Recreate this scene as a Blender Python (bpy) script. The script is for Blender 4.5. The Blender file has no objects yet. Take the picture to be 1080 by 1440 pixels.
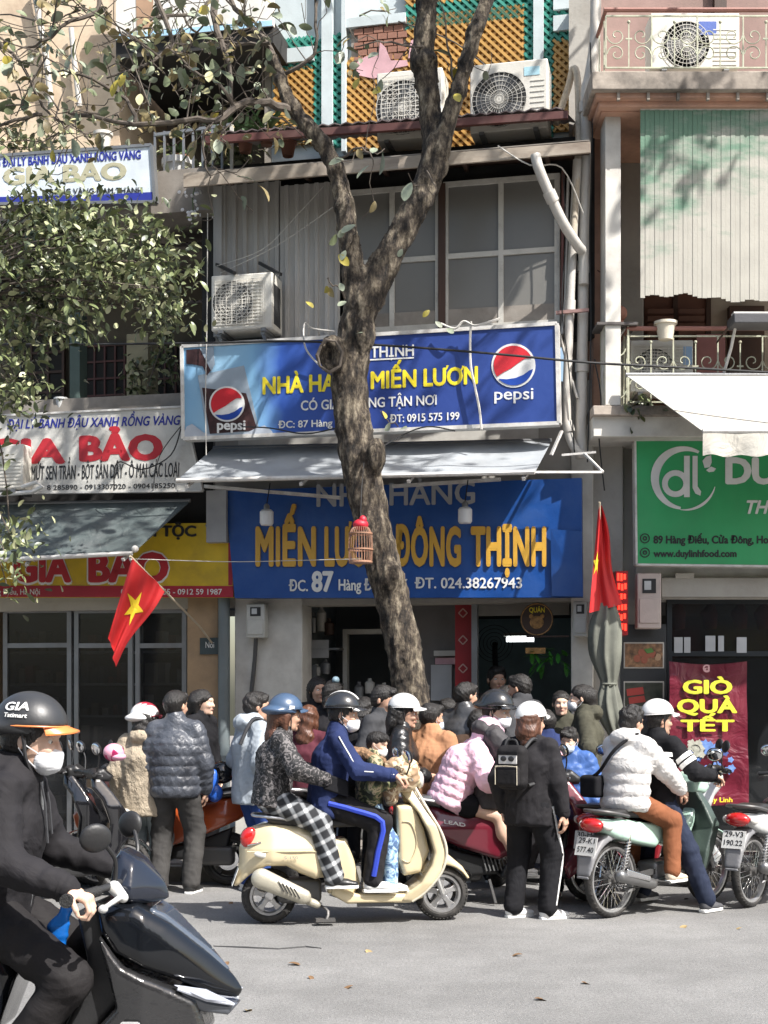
import bpy, math, random
import numpy as np
from mathutils import Vector, Matrix

# ------------------------------------------------------------------ camera, light, exposure
SC = bpy.context.scene
COL = SC.collection
FPX, HZ, EYE = 2000.0, 985.0, 1.62          # focal length in photo pixels, horizon row, eye height
cd = bpy.data.cameras.new('camera'); cam = bpy.data.objects.new('camera', cd); COL.objects.link(cam)
cam.location = (0, 0, EYE); cam.rotation_euler = (math.radians(90), 0, 0)
cd.sensor_fit = 'HORIZONTAL'; cd.sensor_width = 36.0
cd.lens = 36.0 * FPX / 1080.0; cd.shift_y = (HZ - 720.0) / 1080.0
cd.clip_start = 0.05; cd.clip_end = 900
SC.camera = cam
SUN_EL, SUN_AZ = math.radians(50), math.radians(46)     # azimuth: from straight behind the camera towards the right
sun_dir = Vector((math.sin(SUN_AZ)*math.cos(SUN_EL), -math.cos(SUN_AZ)*math.cos(SUN_EL), math.sin(SUN_EL)))
sd = bpy.data.lights.new('sun', 'SUN'); sd.energy = 5.0; sd.angle = math.radians(0.53); sd.color = (1.0, 0.965, 0.92)
so = bpy.data.objects.new('sun', sd); COL.objects.link(so); so.rotation_euler = sun_dir.to_track_quat('Z', 'Y').to_euler()
wd = bpy.data.worlds.new('World'); SC.world = wd; wd.use_nodes = True
nt = wd.node_tree; bg = nt.nodes['Background']
sky = nt.nodes.new('ShaderNodeTexSky'); sky.sky_type = 'NISHITA'; sky.sun_disc = False
sky.sun_elevation = SUN_EL; sky.sun_rotation = math.pi - SUN_AZ
sky.air_density = 1.3; sky.dust_density = 3.0; sky.ozone_density = 1.0
nt.links.new(sky.outputs[0], bg.inputs[0]); bg.inputs[1].default_value = 0.12
SC.view_settings.view_transform = 'Standard'; SC.view_settings.look = 'None'
SC.view_settings.exposure = 0.88; SC.view_settings.gamma = 1.0
SC.cycles.max_bounces = 6; SC.cycles.diffuse_bounces = 4; SC.cycles.transparent_max_bounces = 12
SC.cycles.use_denoising = True

# ------------------------------------------------------------------ helpers: materials
MATS = {}
def srgb(r, g, b):
    f = lambda c: (c/255/12.92) if c/255 <= .04045 else ((c/255+.055)/1.055)**2.4
    return (f(r), f(g), f(b))
def mat(name, col, rough=.6, metal=0.0, var=.12, vs=4.0, bump=.15, bs=60.0, dirt=0.0, dcol=(.12,.10,.08), ds=2.5, coat=0.0, emit=0.0, alpha=1.0, trans=0.0, stretch=(1,1,1), spec=.5, sss=0.0, bd=.01, bdist=0.0):
    if name in MATS: return MATS[name]
    m = bpy.data.materials.new(name); m.use_nodes = True; N = m.node_tree.nodes; L = m.node_tree.links
    b = N['Principled BSDF']
    tc = N.new('ShaderNodeTexCoord'); mp = N.new('ShaderNodeMapping'); mp.inputs['Scale'].default_value = stretch
    L.new(tc.outputs['Object'], mp.inputs[0])
    n1 = N.new('ShaderNodeTexNoise'); n1.inputs['Scale'].default_value = vs; n1.inputs['Detail'].default_value = 6
    L.new(mp.outputs[0], n1.inputs['Vector'])
    mr = N.new('ShaderNodeMapRange'); mr.inputs[1].default_value = .3; mr.inputs[2].default_value = .7
    mr.inputs[3].default_value = 1-var; mr.inputs[4].default_value = 1+var
    L.new(n1.outputs[0], mr.inputs[0])
    mx = N.new('ShaderNodeVectorMath'); mx.operation = 'SCALE'; mx.inputs[0].default_value = col
    L.new(mr.outputs[0], mx.inputs['Scale']); out = mx.outputs[0]
    if dirt > 0:
        n2 = N.new('ShaderNodeTexNoise'); n2.inputs['Scale'].default_value = ds; n2.inputs['Detail'].default_value = 9; n2.inputs['Roughness'].default_value = .65
        L.new(mp.outputs[0], n2.inputs['Vector'])
        r2 = N.new('ShaderNodeMapRange'); r2.inputs[1].default_value = .45; r2.inputs[2].default_value = .72; r2.inputs[4].default_value = dirt
        L.new(n2.outputs[0], r2.inputs[0])
        mm = N.new('ShaderNodeMix'); mm.data_type = 'RGBA'; L.new(r2.outputs[0], mm.inputs[0]); L.new(out, mm.inputs[6]); mm.inputs[7].default_value = (*dcol, 1)
        out = mm.outputs[2]
    L.new(out, b.inputs['Base Color'])
    b.inputs['Roughness'].default_value = rough; b.inputs['Metallic'].default_value = metal
    b.inputs['Specular IOR Level'].default_value = spec
    b.inputs['Coat Weight'].default_value = coat; b.inputs['Coat Roughness'].default_value = .06
    if sss: b.inputs['Subsurface Weight'].default_value = sss; b.inputs['Subsurface Scale'].default_value = .01
    if emit: b.inputs['Emission Color'].default_value = (*col, 1); b.inputs['Emission Strength'].default_value = emit
    if alpha < 1: b.inputs['Alpha'].default_value = alpha
    if trans: b.inputs['Transmission Weight'].default_value = trans
    if bump:
        n3 = N.new('ShaderNodeTexNoise'); n3.inputs['Scale'].default_value = bs; n3.inputs['Detail'].default_value = 5; n3.inputs['Distortion'].default_value = bdist
        L.new(mp.outputs[0], n3.inputs['Vector'])
        bp = N.new('ShaderNodeBump'); bp.inputs['Strength'].default_value = bump; bp.inputs['Distance'].default_value = bd
        L.new(n3.outputs[0], bp.inputs['Height']); L.new(bp.outputs[0], b.inputs['Normal'])
    MATS[name] = m; return m
def mat_edit(name, base, fn):
    """a variant of a material whose colour is rebuilt by fn(nodes, links, bsdf, mapping_output)"""
    m = base; N = m.node_tree.nodes; fn(N, m.node_tree.links, N['Principled BSDF'], [n for n in N if n.type == 'MAPPING'][0].outputs[0]); return m

# ------------------------------------------------------------------ helpers: mesh building
def rotm(ax, deg): return Matrix.Rotation(math.radians(deg), 3, ax)
class MB:
    def __init__(s): s.v = []; s.f = []
    def add(s, vs, fs):
        k = len(s.v); s.v += [tuple(p) for p in vs]; s.f += [tuple(i+k for i in f) for f in fs]; return s
    def box(s, x0, x1, y0, y1, z0, z1, R=None, c=None):
        vs = [(x, y, z) for x in (x0, x1) for y in (y0, y1) for z in (z0, z1)]
        if R is not None:
            c = Vector(c) if c is not None else Vector(((x0+x1)/2, (y0+y1)/2, (z0+z1)/2))
            vs = [R @ (Vector(p)-c) + c for p in vs]
        return s.add(vs, [(0,1,3,2),(4,6,7,5),(0,4,5,1),(2,3,7,6),(0,2,6,4),(1,5,7,3)])
    def bar(s, a, b, w, h, up=(0,0,1)):
        a = Vector(a); b = Vector(b); d = (b-a).normalized(); up = Vector(up)
        if abs(d.dot(up)) > .98: up = Vector((0,1,0))
        sx = d.cross(up).normalized()*w/2; uz = sx.cross(d).normalized()*h/2
        vs = [p+i*sx+j*uz for p in (a, b) for i, j in ((-1,-1),(1,-1),(1,1),(-1,1))]
        return s.add(vs, [(0,3,2,1),(4,5,6,7),(0,1,5,4),(1,2,6,5),(2,3,7,6),(3,0,4,7)])
    def tube(s, pts, r, n=8, cap=True):
        P = [Vector(p) for p in pts]; m = len(P); rs = r if isinstance(r, (list, tuple)) else [r]*m
        k0 = len(s.v); prev = None
        for i, p in enumerate(P):
            d = (P[min(i+1, m-1)]-P[max(i-1, 0)]).normalized()
            if prev is None:
                a = d.orthogonal().normalized()
            else:
                a = (prev - d*prev.dot(d)); a = a.normalized() if a.length > 1e-6 else d.orthogonal().normalized()
            prev = a; b = d.cross(a)
            for j in range(n):
                t = 2*math.pi*j/n; s.v.append(tuple(p+rs[i]*(math.cos(t)*a+math.sin(t)*b)))
        for i in range(m-1):
            for j in range(n):
                q = (j+1) % n; s.f.append((k0+i*n+j, k0+i*n+q, k0+(i+1)*n+q, k0+(i+1)*n+j))
        if cap:
            s.f.append(tuple(k0+j for j in range(n))[::-1]); s.f.append(tuple(k0+(m-1)*n+j for j in range(n)))
        return s
    def lathe(s, prof, c=(0,0,0), ax='z', n=24, arc=1.0):
        c = Vector(c); k0 = len(s.v); m = len(prof); nn = n if arc >= 1 else n+1
        for (r, h) in prof:
            for j in range(nn):
                t = 2*math.pi*arc*j/n; x, y = r*math.cos(t), r*math.sin(t)
                p = {'z': (x, y, h), 'y': (x, h, y), 'x': (h, x, y)}[ax]; s.v.append(tuple(c+Vector(p)))
        for i in range(m-1):
            for j in range(n):
                q = (j+1) % nn; s.f.append((k0+i*nn+j, k0+i*nn+q, k0+(i+1)*nn+q, k0+(i+1)*nn+j))
        return s
    def prism(s, poly, lo, hi, ax='y'):
        """polygon given in the two other axes, extruded along ax from lo to hi"""
        n = len(poly)
        def P(a, b, h): return {'y': (a, h, b), 'x': (h, a, b), 'z': (a, b, h)}[ax]
        vs = [P(a, b, lo) for a, b in poly]+[P(a, b, hi) for a, b in poly]
        return s.add(vs, [tuple(range(n)), tuple(range(n, 2*n))[::-1]]+[(i, n+i, n+(i+1) % n, (i+1) % n) for i in range(n)])
    def ball(s, c, r, n=12, m=8, R=None):
        r = (r, r, r) if not isinstance(r, (tuple, list)) else r; c = Vector(c); vs = []; fs = []
        for i in range(m+1):
            a = math.pi*i/m
            for j in range(n):
                t = 2*math.pi*j/n; p = Vector((r[0]*math.sin(a)*math.cos(t), r[1]*math.sin(a)*math.sin(t), r[2]*math.cos(a)))
                vs.append(c+(R @ p if R is not None else p))
        for i in range(m):
            for j in range(n): q = (j+1) % n; fs.append((i*n+j, i*n+q, (i+1)*n+q, (i+1)*n+j))
        return s.add(vs, fs)
    def sheet(s, fn, nu, nv, th=0.0, nrm=(0,-1,0)):
        """grid surface fn(u,v), closed to thickness th along -nrm"""
        vs = [Vector(fn(i/nu, j/nv)) for i in range(nu+1) for j in range(nv+1)]; W = nv+1
        fs = [(i*W+j, (i+1)*W+j, (i+1)*W+j+1, i*W+j+1) for i in range(nu) for j in range(nv)]
        if th:
            K = len(vs); d = Vector(nrm)*-th; vs += [p+d for p in vs]; fs += [tuple(K+q for q in f)[::-1] for f in fs]
            rim = [i*W for i in range(nu+1)]+[nu*W+j for j in range(1, W)]+[i*W+nv for i in range(nu-1, -1, -1)]+[j for j in range(nv-1, 0, -1)]
            fs += [(rim[i], rim[(i+1) % len(rim)], K+rim[(i+1) % len(rim)], K+rim[i]) for i in range(len(rim))]
        return s.add(vs, fs)

def mk_mesh(name, v, f, smooth=True, ang=38):
    me = bpy.data.meshes.new(name)
    if isinstance(v, np.ndarray):
        nv, nf = len(v), len(f); me.vertices.add(nv); me.vertices.foreach_set('co', v.astype(np.float32).ravel())
        me.loops.add(nf*4); me.loops.foreach_set('vertex_index', f.astype(np.int32).ravel())
        me.polygons.add(nf); me.polygons.foreach_set('loop_start', np.arange(0, nf*4, 4, dtype=np.int32)); me.polygons.foreach_set('loop_total', np.full(nf, 4, np.int32))
        me.update(calc_edges=True)
    else:
        me.from_pydata(v, [], f); me.update()
    if smooth:
        me.polygons.foreach_set('use_smooth', [True]*len(me.polygons))
        if ang < 180: me.set_sharp_from_angle(angle=math.radians(ang))
    return me
class Frame:
    """a facade plane: origin, yaw; local x along the wall, -y out of it towards the street, z up"""
    def __init__(s, o, deg=0.0):
        s.o = Vector(o); s.a = math.radians(deg); s.u = Vector((math.cos(s.a), -math.sin(s.a), 0)); s.out = Vector((-math.sin(s.a), -math.cos(s.a), 0))
        s.M = Matrix.Translation(s.o) @ Matrix.Rotation(-s.a, 4, 'Z')
    def p(s, px, py, w=0.0):
        D = Vector(((px-540)/FPX, 1, (HZ-py)/FPX)); t = (w + s.o.dot(s.out))/D.dot(s.out); q = D*t
        return Vector(((q-s.o).dot(s.u), -w, EYE+q.z-s.o.z))
G = Frame((0, 0, 0), 0)                      # plain world axes
def fix(o, label, cat, group=None, kind=None):
    if label: o['label'] = label
    if cat: o['category'] = cat
    if group: o['group'] = group
    if kind: o['kind'] = kind
    return o
class Thing:
    def __init__(s, name, label, cat, F=G, o=(0,0,0), group=None, rz=0.0, kind=None):
        s.F = F; s.o = Vector(o); e = bpy.data.objects.new(name, None); e.empty_display_size = .2; COL.objects.link(e)
        e.matrix_world = F.M @ Matrix.Translation(s.o) @ Matrix.Rotation(rz, 4, 'Z'); s.e = e; s.rel = (rz != 0.0)
        fix(e, label, cat, group, kind)
    def part(s, name, mb, m, parent=None, kind=None, label=None, ang=38, bevel=0, smooth=True, local=False, sub=0):
        if isinstance(mb, MB):
            v = mb.v if local else [(p[0]-s.o.x, p[1]-s.o.y, p[2]-s.o.z) for p in mb.v]; f = mb.f
        else:
            v, f = mb
            if not local: v = v-np.array(s.o)
        me = mk_mesh(name, v, f, smooth, ang); me.materials.append(m)
        ob = bpy.data.objects.new(name, me); COL.objects.link(ob); ob.parent = parent or s.e
        if kind: ob['kind'] = kind
        if label: ob['label'] = label
        if bevel:
            b = ob.modifiers.new('edge', 'BEVEL'); b.width = bevel; b.segments = 2; b.limit_method = 'ANGLE'; b.angle_limit = math.radians(50)
        if sub:
            b = ob.modifiers.new('soft', 'SUBSURF'); b.levels = sub; b.render_levels = sub
        return ob
    def piece(s, name, me, parent=None, M=None):
        ob = bpy.data.objects.new(name, me); COL.objects.link(ob); ob.parent = parent or s.e
        if M is not None: ob.matrix_local = M
        return ob
def single(name, label, cat, mb, m, F=G, o=(0,0,0), group=None, kind=None, **k):
    """a thing (or a piece of the setting) that is one mesh"""
    o = Vector(o)
    if isinstance(mb, MB): me = mk_mesh(name, [(p[0]-o.x, p[1]-o.y, p[2]-o.z) for p in mb.v], mb.f, k.get('smooth', True), k.get('ang', 38))
    else: me = mk_mesh(name, mb[0]-np.array(o), mb[1], True, k.get('ang', 180))
    me.materials.append(m); ob = bpy.data.objects.new(name, me); COL.objects.link(ob); ob.matrix_world = F.M @ Matrix.Translation(o)
    if k.get('bevel'):
        b = ob.modifiers.new('edge', 'BEVEL'); b.width = k['bevel']; b.segments = 2; b.limit_method = 'ANGLE'; b.angle_limit = math.radians(50)
    return fix(ob, label, cat, group, kind)

# ------------------------------------------------------------------ helpers: lettering
_tc = {}
def text_mesh(s, bold=0.0, ext=0.003, shear=0.0, space=1.0):
    if any(c in s for c in 'ƠơƯư') and (s, bold, ext, shear, space) not in _tc:      # horned vowels: plain letter plus a small horn
        P_ = s.translate(str.maketrans('ƠơƯư', 'OoUu')); v, f, rim = text_mesh(P_, bold, ext, shear, space); v, f, rim = list(v), list(f), list(rim)
        for i, c in enumerate(s):
            if c in 'ƠơƯư':
                xr = max(p[0] for p in text_mesh(P_[:i+1], 0, ext, shear, space)[0]); t = .70 if c in 'ƠƯ' else .50; b_ = bold; k = len(v); o = .05 if c in 'Ơơ' else 0
                v += [(xr-o-.02, t-.10-o-b_, -.004), (xr-o+.05+b_, t-.04-o, -.004), (xr-o+.10+b_*2, t+.06-o+b_, -.004), (xr-o+.045, t+.07-o+b_, -.004), (xr-o+.03, t+.0-o, -.004), (xr-o-.03, t-.03-o, -.004)]
                f.append(tuple(range(k, k+6))); rim += [(k+j, k+(j+1) % 6) for j in range(6)]
        _tc[(s, bold, ext, shear, space)] = (v, f, rim); return v, f, rim
    key = (s, bold, ext, shear, space)
    if key in _tc: return _tc[key]
    c = bpy.data.curves.new('t', 'FONT'); c.body = s; c.size = 1.0; c.extrude = 0.0; c.shear = shear; c.space_character = space
    c.resolution_u = 3; c.fill_mode = 'FRONT'
    o = bpy.data.objects.new('t', c); COL.objects.link(o); bpy.context.view_layer.update()
    me = bpy.data.meshes.new_from_object(o.evaluated_get(bpy.context.evaluated_depsgraph_get())); bpy.data.objects.remove(o)
    v = [tuple(p.co) for p in me.vertices]; f = [tuple(p.vertices) for p in me.polygons]
    ec = {}
    for q in f:
        for i in range(len(q)): k = tuple(sorted((q[i], q[(i+1) % len(q)]))); ec[k] = ec.get(k, 0)+1
    rim = [(q[i], q[(i+1) % len(q)]) for q in f for i in range(len(q)) if ec[tuple(sorted((q[i], q[(i+1) % len(q)])))] == 1]
    if bold:      # heavier strokes: shifted copies, each a hair behind the other
        V, Fc, Rm = [], [], []; n = len(v)
        for j, (dx, dy) in enumerate(((0,0),(1,0),(-1,0),(0,1),(0,-1),(.7,.7),(-.7,-.7),(.7,-.7),(-.7,.7))[:5 if bold < .03 else 9]):
            V += [(p[0]+dx*bold, p[1]+dy*bold*.8, -.0003*j) for p in v]; Fc += [tuple(i+n*j for i in q) for q in f]; Rm += [(a+n*j, b+n*j) for a, b in rim]
        v, f, rim = V, Fc, Rm
    _tc[key] = (v, f, rim); return _tc[key]
CAP = 0.72
def lettering(T, s, x0, yb, x1, ycap, w, m, bold=.012, shear=0.0, depth=.004, name='lettering', parent=None, rise=0.0, space=1.0, F=None):
    """text with its baseline from pixel (x0,yb) to (x1,yb-rise); capitals reach ycap at the left end; real mesh standing on the sign"""
    F = F or T.F; v, f, rim = text_mesh(s, bold, 0, shear, space)
    a = F.p(x0, yb, w); b = F.p(x1, yb-rise, w); c = F.p(x0, ycap, w)
    xs = [p[0] for p in v]; lo, hi = min(xs), max(xs)
    U = (b-a)/(hi-lo); V = Vector((0, 0, (c.z-a.z)/CAP))
    top = [a+U*(p[0]-lo)+V*p[1]+Vector((0, -p[2], 0)) for p in v]; n = len(v); back = [p+Vector((0, depth, 0)) for p in top]
    mb = MB(); mb.add(top+back, list(f)+[(i, n+i, n+j, j) for i, j in rim])
    return T.part(name, mb, m, parent=parent, smooth=False)

# ------------------------------------------------------------------ helpers: distance fields turned into meshes
def smin(a, b, k):
    h = np.clip(.5+.5*(b-a)/k, 0, 1); return b+(a-b)*h-k*h*(1-h)
V3 = lambda p: np.array(p, dtype=np.float32)
class Sdf:
    def __init__(s, h): s.h = h; s.pr = []; s.disp = None
    def put(s, fn, lo, hi, k=.02, op='u'): s.pr.append((fn, V3(lo), V3(hi), max(k, 1e-4), op)); return s
    def cap(s, a, b, ra, rb=None, k=.02, op='u', mod=None, flat=None):
        """round cone a-b; mod(t, length) adds to the radius; flat=(axis, factor) widens it along an axis"""
        rb = ra if rb is None else rb; a = V3(a); b = V3(b); ab = b-a; L2 = float(ab@ab)+1e-9; L = L2**.5
        if flat is not None: fa = V3(flat[0]); fa = fa/np.linalg.norm(fa); ff = flat[1]
        def fn(P):
            q = P-a
            if flat is not None:
                dq = (q@fa)[..., None]*fa; dab = (ab@fa)*fa
                q2 = q-dq*(1-1/ff); ab2 = ab-dab*(1-1/ff); l2 = float(ab2@ab2)+1e-9
            else: q2, ab2, l2 = q, ab, L2
            t = np.clip((q2@ab2)/l2, 0, 1); r = ra+(rb-ra)*t
            if mod is not None: r = r+mod(t, L)
            return np.sqrt(((q2-t[..., None]*ab2)**2).sum(-1))-r
        R = max(ra, rb)*(flat[1] if flat is not None and flat[1] > 1 else 1)+.03; return s.put(fn, np.minimum(a, b)-R, np.maximum(a, b)+R, k, op)
    def ell(s, c, r, R=None, k=.02, op='u'):
        c = V3(c); r = V3(r); M = np.array(R, dtype=np.float32) if R is not None else None
        def fn(P):
            q = P-c
            if M is not None: q = q@M
            n = np.sqrt(((q/r)**2).sum(-1))+1e-6; g = np.sqrt(((q/(r*r))**2).sum(-1))+1e-6
            return n*(n-1)/g
        m = float(r.max())+.02; return s.put(fn, c-m, c+m, k, op)
    def rbox(s, c, hs, rad, R=None, k=.02, op='u'):
        c = V3(c); hs = V3(hs); M = np.array(R, dtype=np.float32) if R is not None else None
        def fn(P):
            q = P-c
            if M is not None: q = q@M
            d = np.abs(q)-(hs-rad); return np.sqrt((np.maximum(d, 0)**2).sum(-1))+np.minimum(d.max(-1), 0)-rad
        m = float(np.linalg.norm(hs))+.02; return s.put(fn, c-m, c+m, k, op)
    def panel(s, poly, w, rnd=.03, yc=0.0, k=.02, op='u', wfn=None):
        """side outline (x,z) given half width w (or wfn(x,z)) about y=yc, edges rounded over rnd"""
        A = np.array(poly, dtype=np.float32); B = np.roll(A, -1, 0)
        def fn(P):
            x, y, z = P[..., 0], P[..., 1], P[..., 2]; X = x[:, 0, :]; Z = z[:, 0, :]
            d2 = np.full(X.shape, 1e9, np.float32); ins = np.zeros(X.shape, bool)
            for (ax, az), (bx, bz) in zip(A, B):
                ex, ez = bx-ax, bz-az; t = np.clip(((X-ax)*ex+(Z-az)*ez)/(ex*ex+ez*ez+1e-9), 0, 1)
                d2 = np.minimum(d2, (X-ax-t*ex)**2+(Z-az-t*ez)**2)
                c = (az > Z) != (bz > Z); xi = ax+(Z-az)*ex/(ez if abs(ez) > 1e-9 else 1e-9); ins ^= c & (X < xi)
            dp = np.where(ins, -np.sqrt(d2), np.sqrt(d2))[:, None, :]
            ww = w if wfn is None else wfn(X, Z)[:, None, :]
            dy = np.abs(y-yc)-ww; return -smin(-(dp+0*dy), -dy, rnd)
        W = w if wfn is None else .5
        lo = (A[:, 0].min(), yc-W, A[:, 1].min()); hi = (A[:, 0].max(), yc+W, A[:, 1].max()); return s.put(fn, lo, hi, k, op)
    def mesh(s, pad=.03):
        pos = [p for p in s.pr if p[4] == 'u']; lo = np.min([p[1] for p in pos], 0)-pad; hi = np.max([p[2] for p in pos], 0)+pad; h = s.h
        n = np.ceil((hi-lo)/h).astype(int)+1; ax = [lo[i]+h*np.arange(n[i], dtype=np.float32) for i in range(3)]
        D = np.full(n, 1.0, np.float32)
        P = np.stack(np.meshgrid(*ax, indexing='ij'), -1).astype(np.float32)
        for fn, a, b, k, op in s.pr:
            i0 = np.clip(np.floor((a-k-2*h-lo)/h).astype(int), 0, n-1); i1 = np.clip(np.ceil((b+k+2*h-lo)/h).astype(int)+1, 1, n)
            if (i1 <= i0).any(): continue
            sl = tuple(slice(i0[j], i1[j]) for j in range(3)); d = fn(P[sl]); o = D[sl]
            if op == 'u': D[sl] = smin(o, d, k)
            elif op == 's': D[sl] = -smin(-o, d, k)
            elif op == 'i': D[sl] = -smin(-o, -d, k)
        if s.disp is not None: D = D-s.disp(P)
        return nets(D, lo, h)
def nets(D, lo, h):
    S = D < 0
    for a in range(3):
        i = [slice(None)]*3; i[a] = 0; S[tuple(i)] = False; i[a] = -1; S[tuple(i)] = False
    D = np.where(S, np.minimum(D, -1e-5), np.maximum(D, 1e-5))
    nx, ny, nz = D.shape; acc = np.zeros((nx-1, ny-1, nz-1, 3), np.float32); cnt = np.zeros((nx-1, ny-1, nz-1), np.float32)
    for a in range(3):
        b, c = [q for q in range(3) if q != a]
        for ib in (0, 1):
            for ic in (0, 1):
                s0 = [None]*3; s1 = [None]*3; s0[a] = slice(0, -1); s1[a] = slice(1, None)
                s0[b] = s1[b] = slice(ib, D.shape[b]-1+ib); s0[c] = s1[c] = slice(ic, D.shape[c]-1+ic)
                A = D[tuple(s0)]; B = D[tuple(s1)]; m = (A < 0) != (B < 0); t = np.where(m, A/np.where(m, A-B, 1), 0)
                acc[..., a] += t; acc[..., b] += m*ib; acc[..., c] += m*ic; cnt += m
    act = cnt > 0; idx = np.full(cnt.shape, -1, np.int64); idx[act] = np.arange(act.sum())
    ii = np.argwhere(act); v = (ii+acc[act]/cnt[act][:, None])*h+lo; F = []
    for a in range(3):
        b, c = (a+1) % 3, (a+2) % 3; s0 = [slice(None)]*3; s1 = [slice(None)]*3
        s0[a] = slice(0, -1); s1[a] = slice(1, None); A = S[tuple(s0)]; B = S[tuple(s1)]
        for fl, m in ((0, A & ~B), (1, B & ~A)):
            q = np.argwhere(m); q = q[(q[:, b] > 0) & (q[:, c] > 0)]
            if not len(q): continue
            def cell(db, dc): r = q.copy(); r[:, b] -= db; r[:, c] -= dc; return idx[r[:, 0], r[:, 1], r[:, 2]]
            quad = np.stack([cell(1, 1), cell(0, 1), cell(0, 0), cell(1, 0)], 1); F.append(quad[:, ::-1] if fl else quad)
    return v.astype(np.float32), np.concatenate(F)
def join_np(parts):
    vs, fs, k = [], [], 0
    for v, f in parts: vs.append(v); fs.append(f+k); k += len(v)
    return np.concatenate(vs), np.concatenate(fs)
def ridges(seed, freq, amp, ax=(1,1,1)):
    """soft cloth folds: warped sines"""
    r = np.random.RandomState(seed); K = r.normal(size=(4, 3)); K /= np.linalg.norm(K, axis=1)[:, None]; K = (K*np.array(ax)*freq).astype(np.float32); ph = r.rand(8)*6.28
    def fn(P):
        w = np.sin(P@K[0]*.5+ph[0]); o = 0
        for i in (1, 2, 3): o = o+(1-np.abs(np.sin(P@K[i]*(.6+.35*i)+1.6*w+ph[i]))*1.6)
        return (o*amp/3).astype(np.float32)
    return fn
# ------------------------------------------------------------------ people
_shoe_cache = {}
SKIN = mat('skin', (.50,.30,.21), .5, var=.08, vs=9, bump=.08, bs=150, sss=.08)
SKIN_P = mat('pale_skin', (.60,.40,.30), .5, var=.06, vs=9, bump=.06, bs=150, sss=.08)
HAIR = mat('black_hair', (.014,.012,.011), .45, var=.6, vs=90, bump=1.0, bs=170, stretch=(1,1,.22))
HAIR_B = mat('brown_hair', (.09,.038,.022), .42, var=.5, vs=50, bump=.5, bs=120, stretch=(1,1,.25))
EYEW = mat('eye_white', (.65,.62,.58), .25, bump=0); EYED = mat('iris', (.012,.008,.006), .2, bump=0)
LIP = mat('lip', (.33,.13,.11), .5, bump=0)
MASK = mat('mask_cloth', (.72,.73,.75), .8, var=.04, bump=.1, bs=90)
MASKB = mat('pale_blue_mask', (.50,.58,.68), .8, var=.04, bump=.1, bs=90)
STRAP = mat('strap_webbing', (.02,.02,.022), .7)
SOLE_W = mat('white_rubber', (.72,.72,.70), .6, dirt=.4, dcol=(.3,.28,.25), ds=14)
BLACKP = mat('black_plastic', (.018,.018,.019), .45, bump=.1)

def ik(a, b, l1, l2, pole):
    a = Vector(a); b = Vector(b); d = b-a; L = min(d.length, (l1+l2)*.998); dn = d.normalized(); b = a+dn*L
    x = (l1*l1-l2*l2+L*L)/(2*L); y = math.sqrt(max(l1*l1-x*x, 0)); p = Vector(pole); p = (p-dn*p.dot(dn)).normalized()
    return a+dn*x+p*y, b
def hand_sdf(W, d, pn, s, side, grip=.5, h=.0052):
    """hand at wrist W pointing along d, palm normal pn; five separate fingers; grip 0 open .. 1 closed round a bar"""
    d = Vector(d).normalized(); n = Vector(pn); n = (n-d*n.dot(d)).normalized(); l = d.cross(n)*side
    S = Sdf(h); W = Vector(W); pc = W+d*.05*s
    R = Matrix((d, l, n)).transposed()
    S.rbox(pc, (.045*s, .038*s, .015*s), .014*s, R, k=.012); S.cap(W-d*.05*s, W+d*.02*s, .024*s, .023*s, k=.02, flat=(l, 1.15))
    lens = (.040, .045, .042, .032)
    for i, L in enumerate(lens):
        b = W+d*(.088-.004*abs(i-1.3))*s+l*(.029-.0193*i)*s; a = .12+grip*1.05; p = b-d*.02*s; dirv = d; ang = 0
        S.cap(p, b, .0095*s, k=.008)
        for j, q in enumerate((1, .68, .55)):
            ang += (a if j else a*.75); dv = d*math.cos(ang)+n*math.sin(ang)+l*(.06*(1.3-i)*(1-grip)); e = b+dv.normalized()*L*q*s
            S.cap(b, e, (.0092-.0009*j)*s, (.0086-.0011*j)*s, k=.003); b = e
    tb = W+d*.025*s+l*.03*s; t1 = tb+(d*.6+l*.65+n*.35).normalized()*.038*s; t2 = t1+(d*.85+l*.15+n*(.25+.5*grip)).normalized()*.032*s; t3 = t2+(d*.75-l*.25+n*(.2+.8*grip)).normalized()*.024*s
    S.cap(tb, t1, .0135*s, .0115*s, k=.012).cap(t1, t2, .0112*s, .010*s, k=.003).cap(t2, t3, .0098*s, .0082*s, k=.003)
    return S
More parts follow.
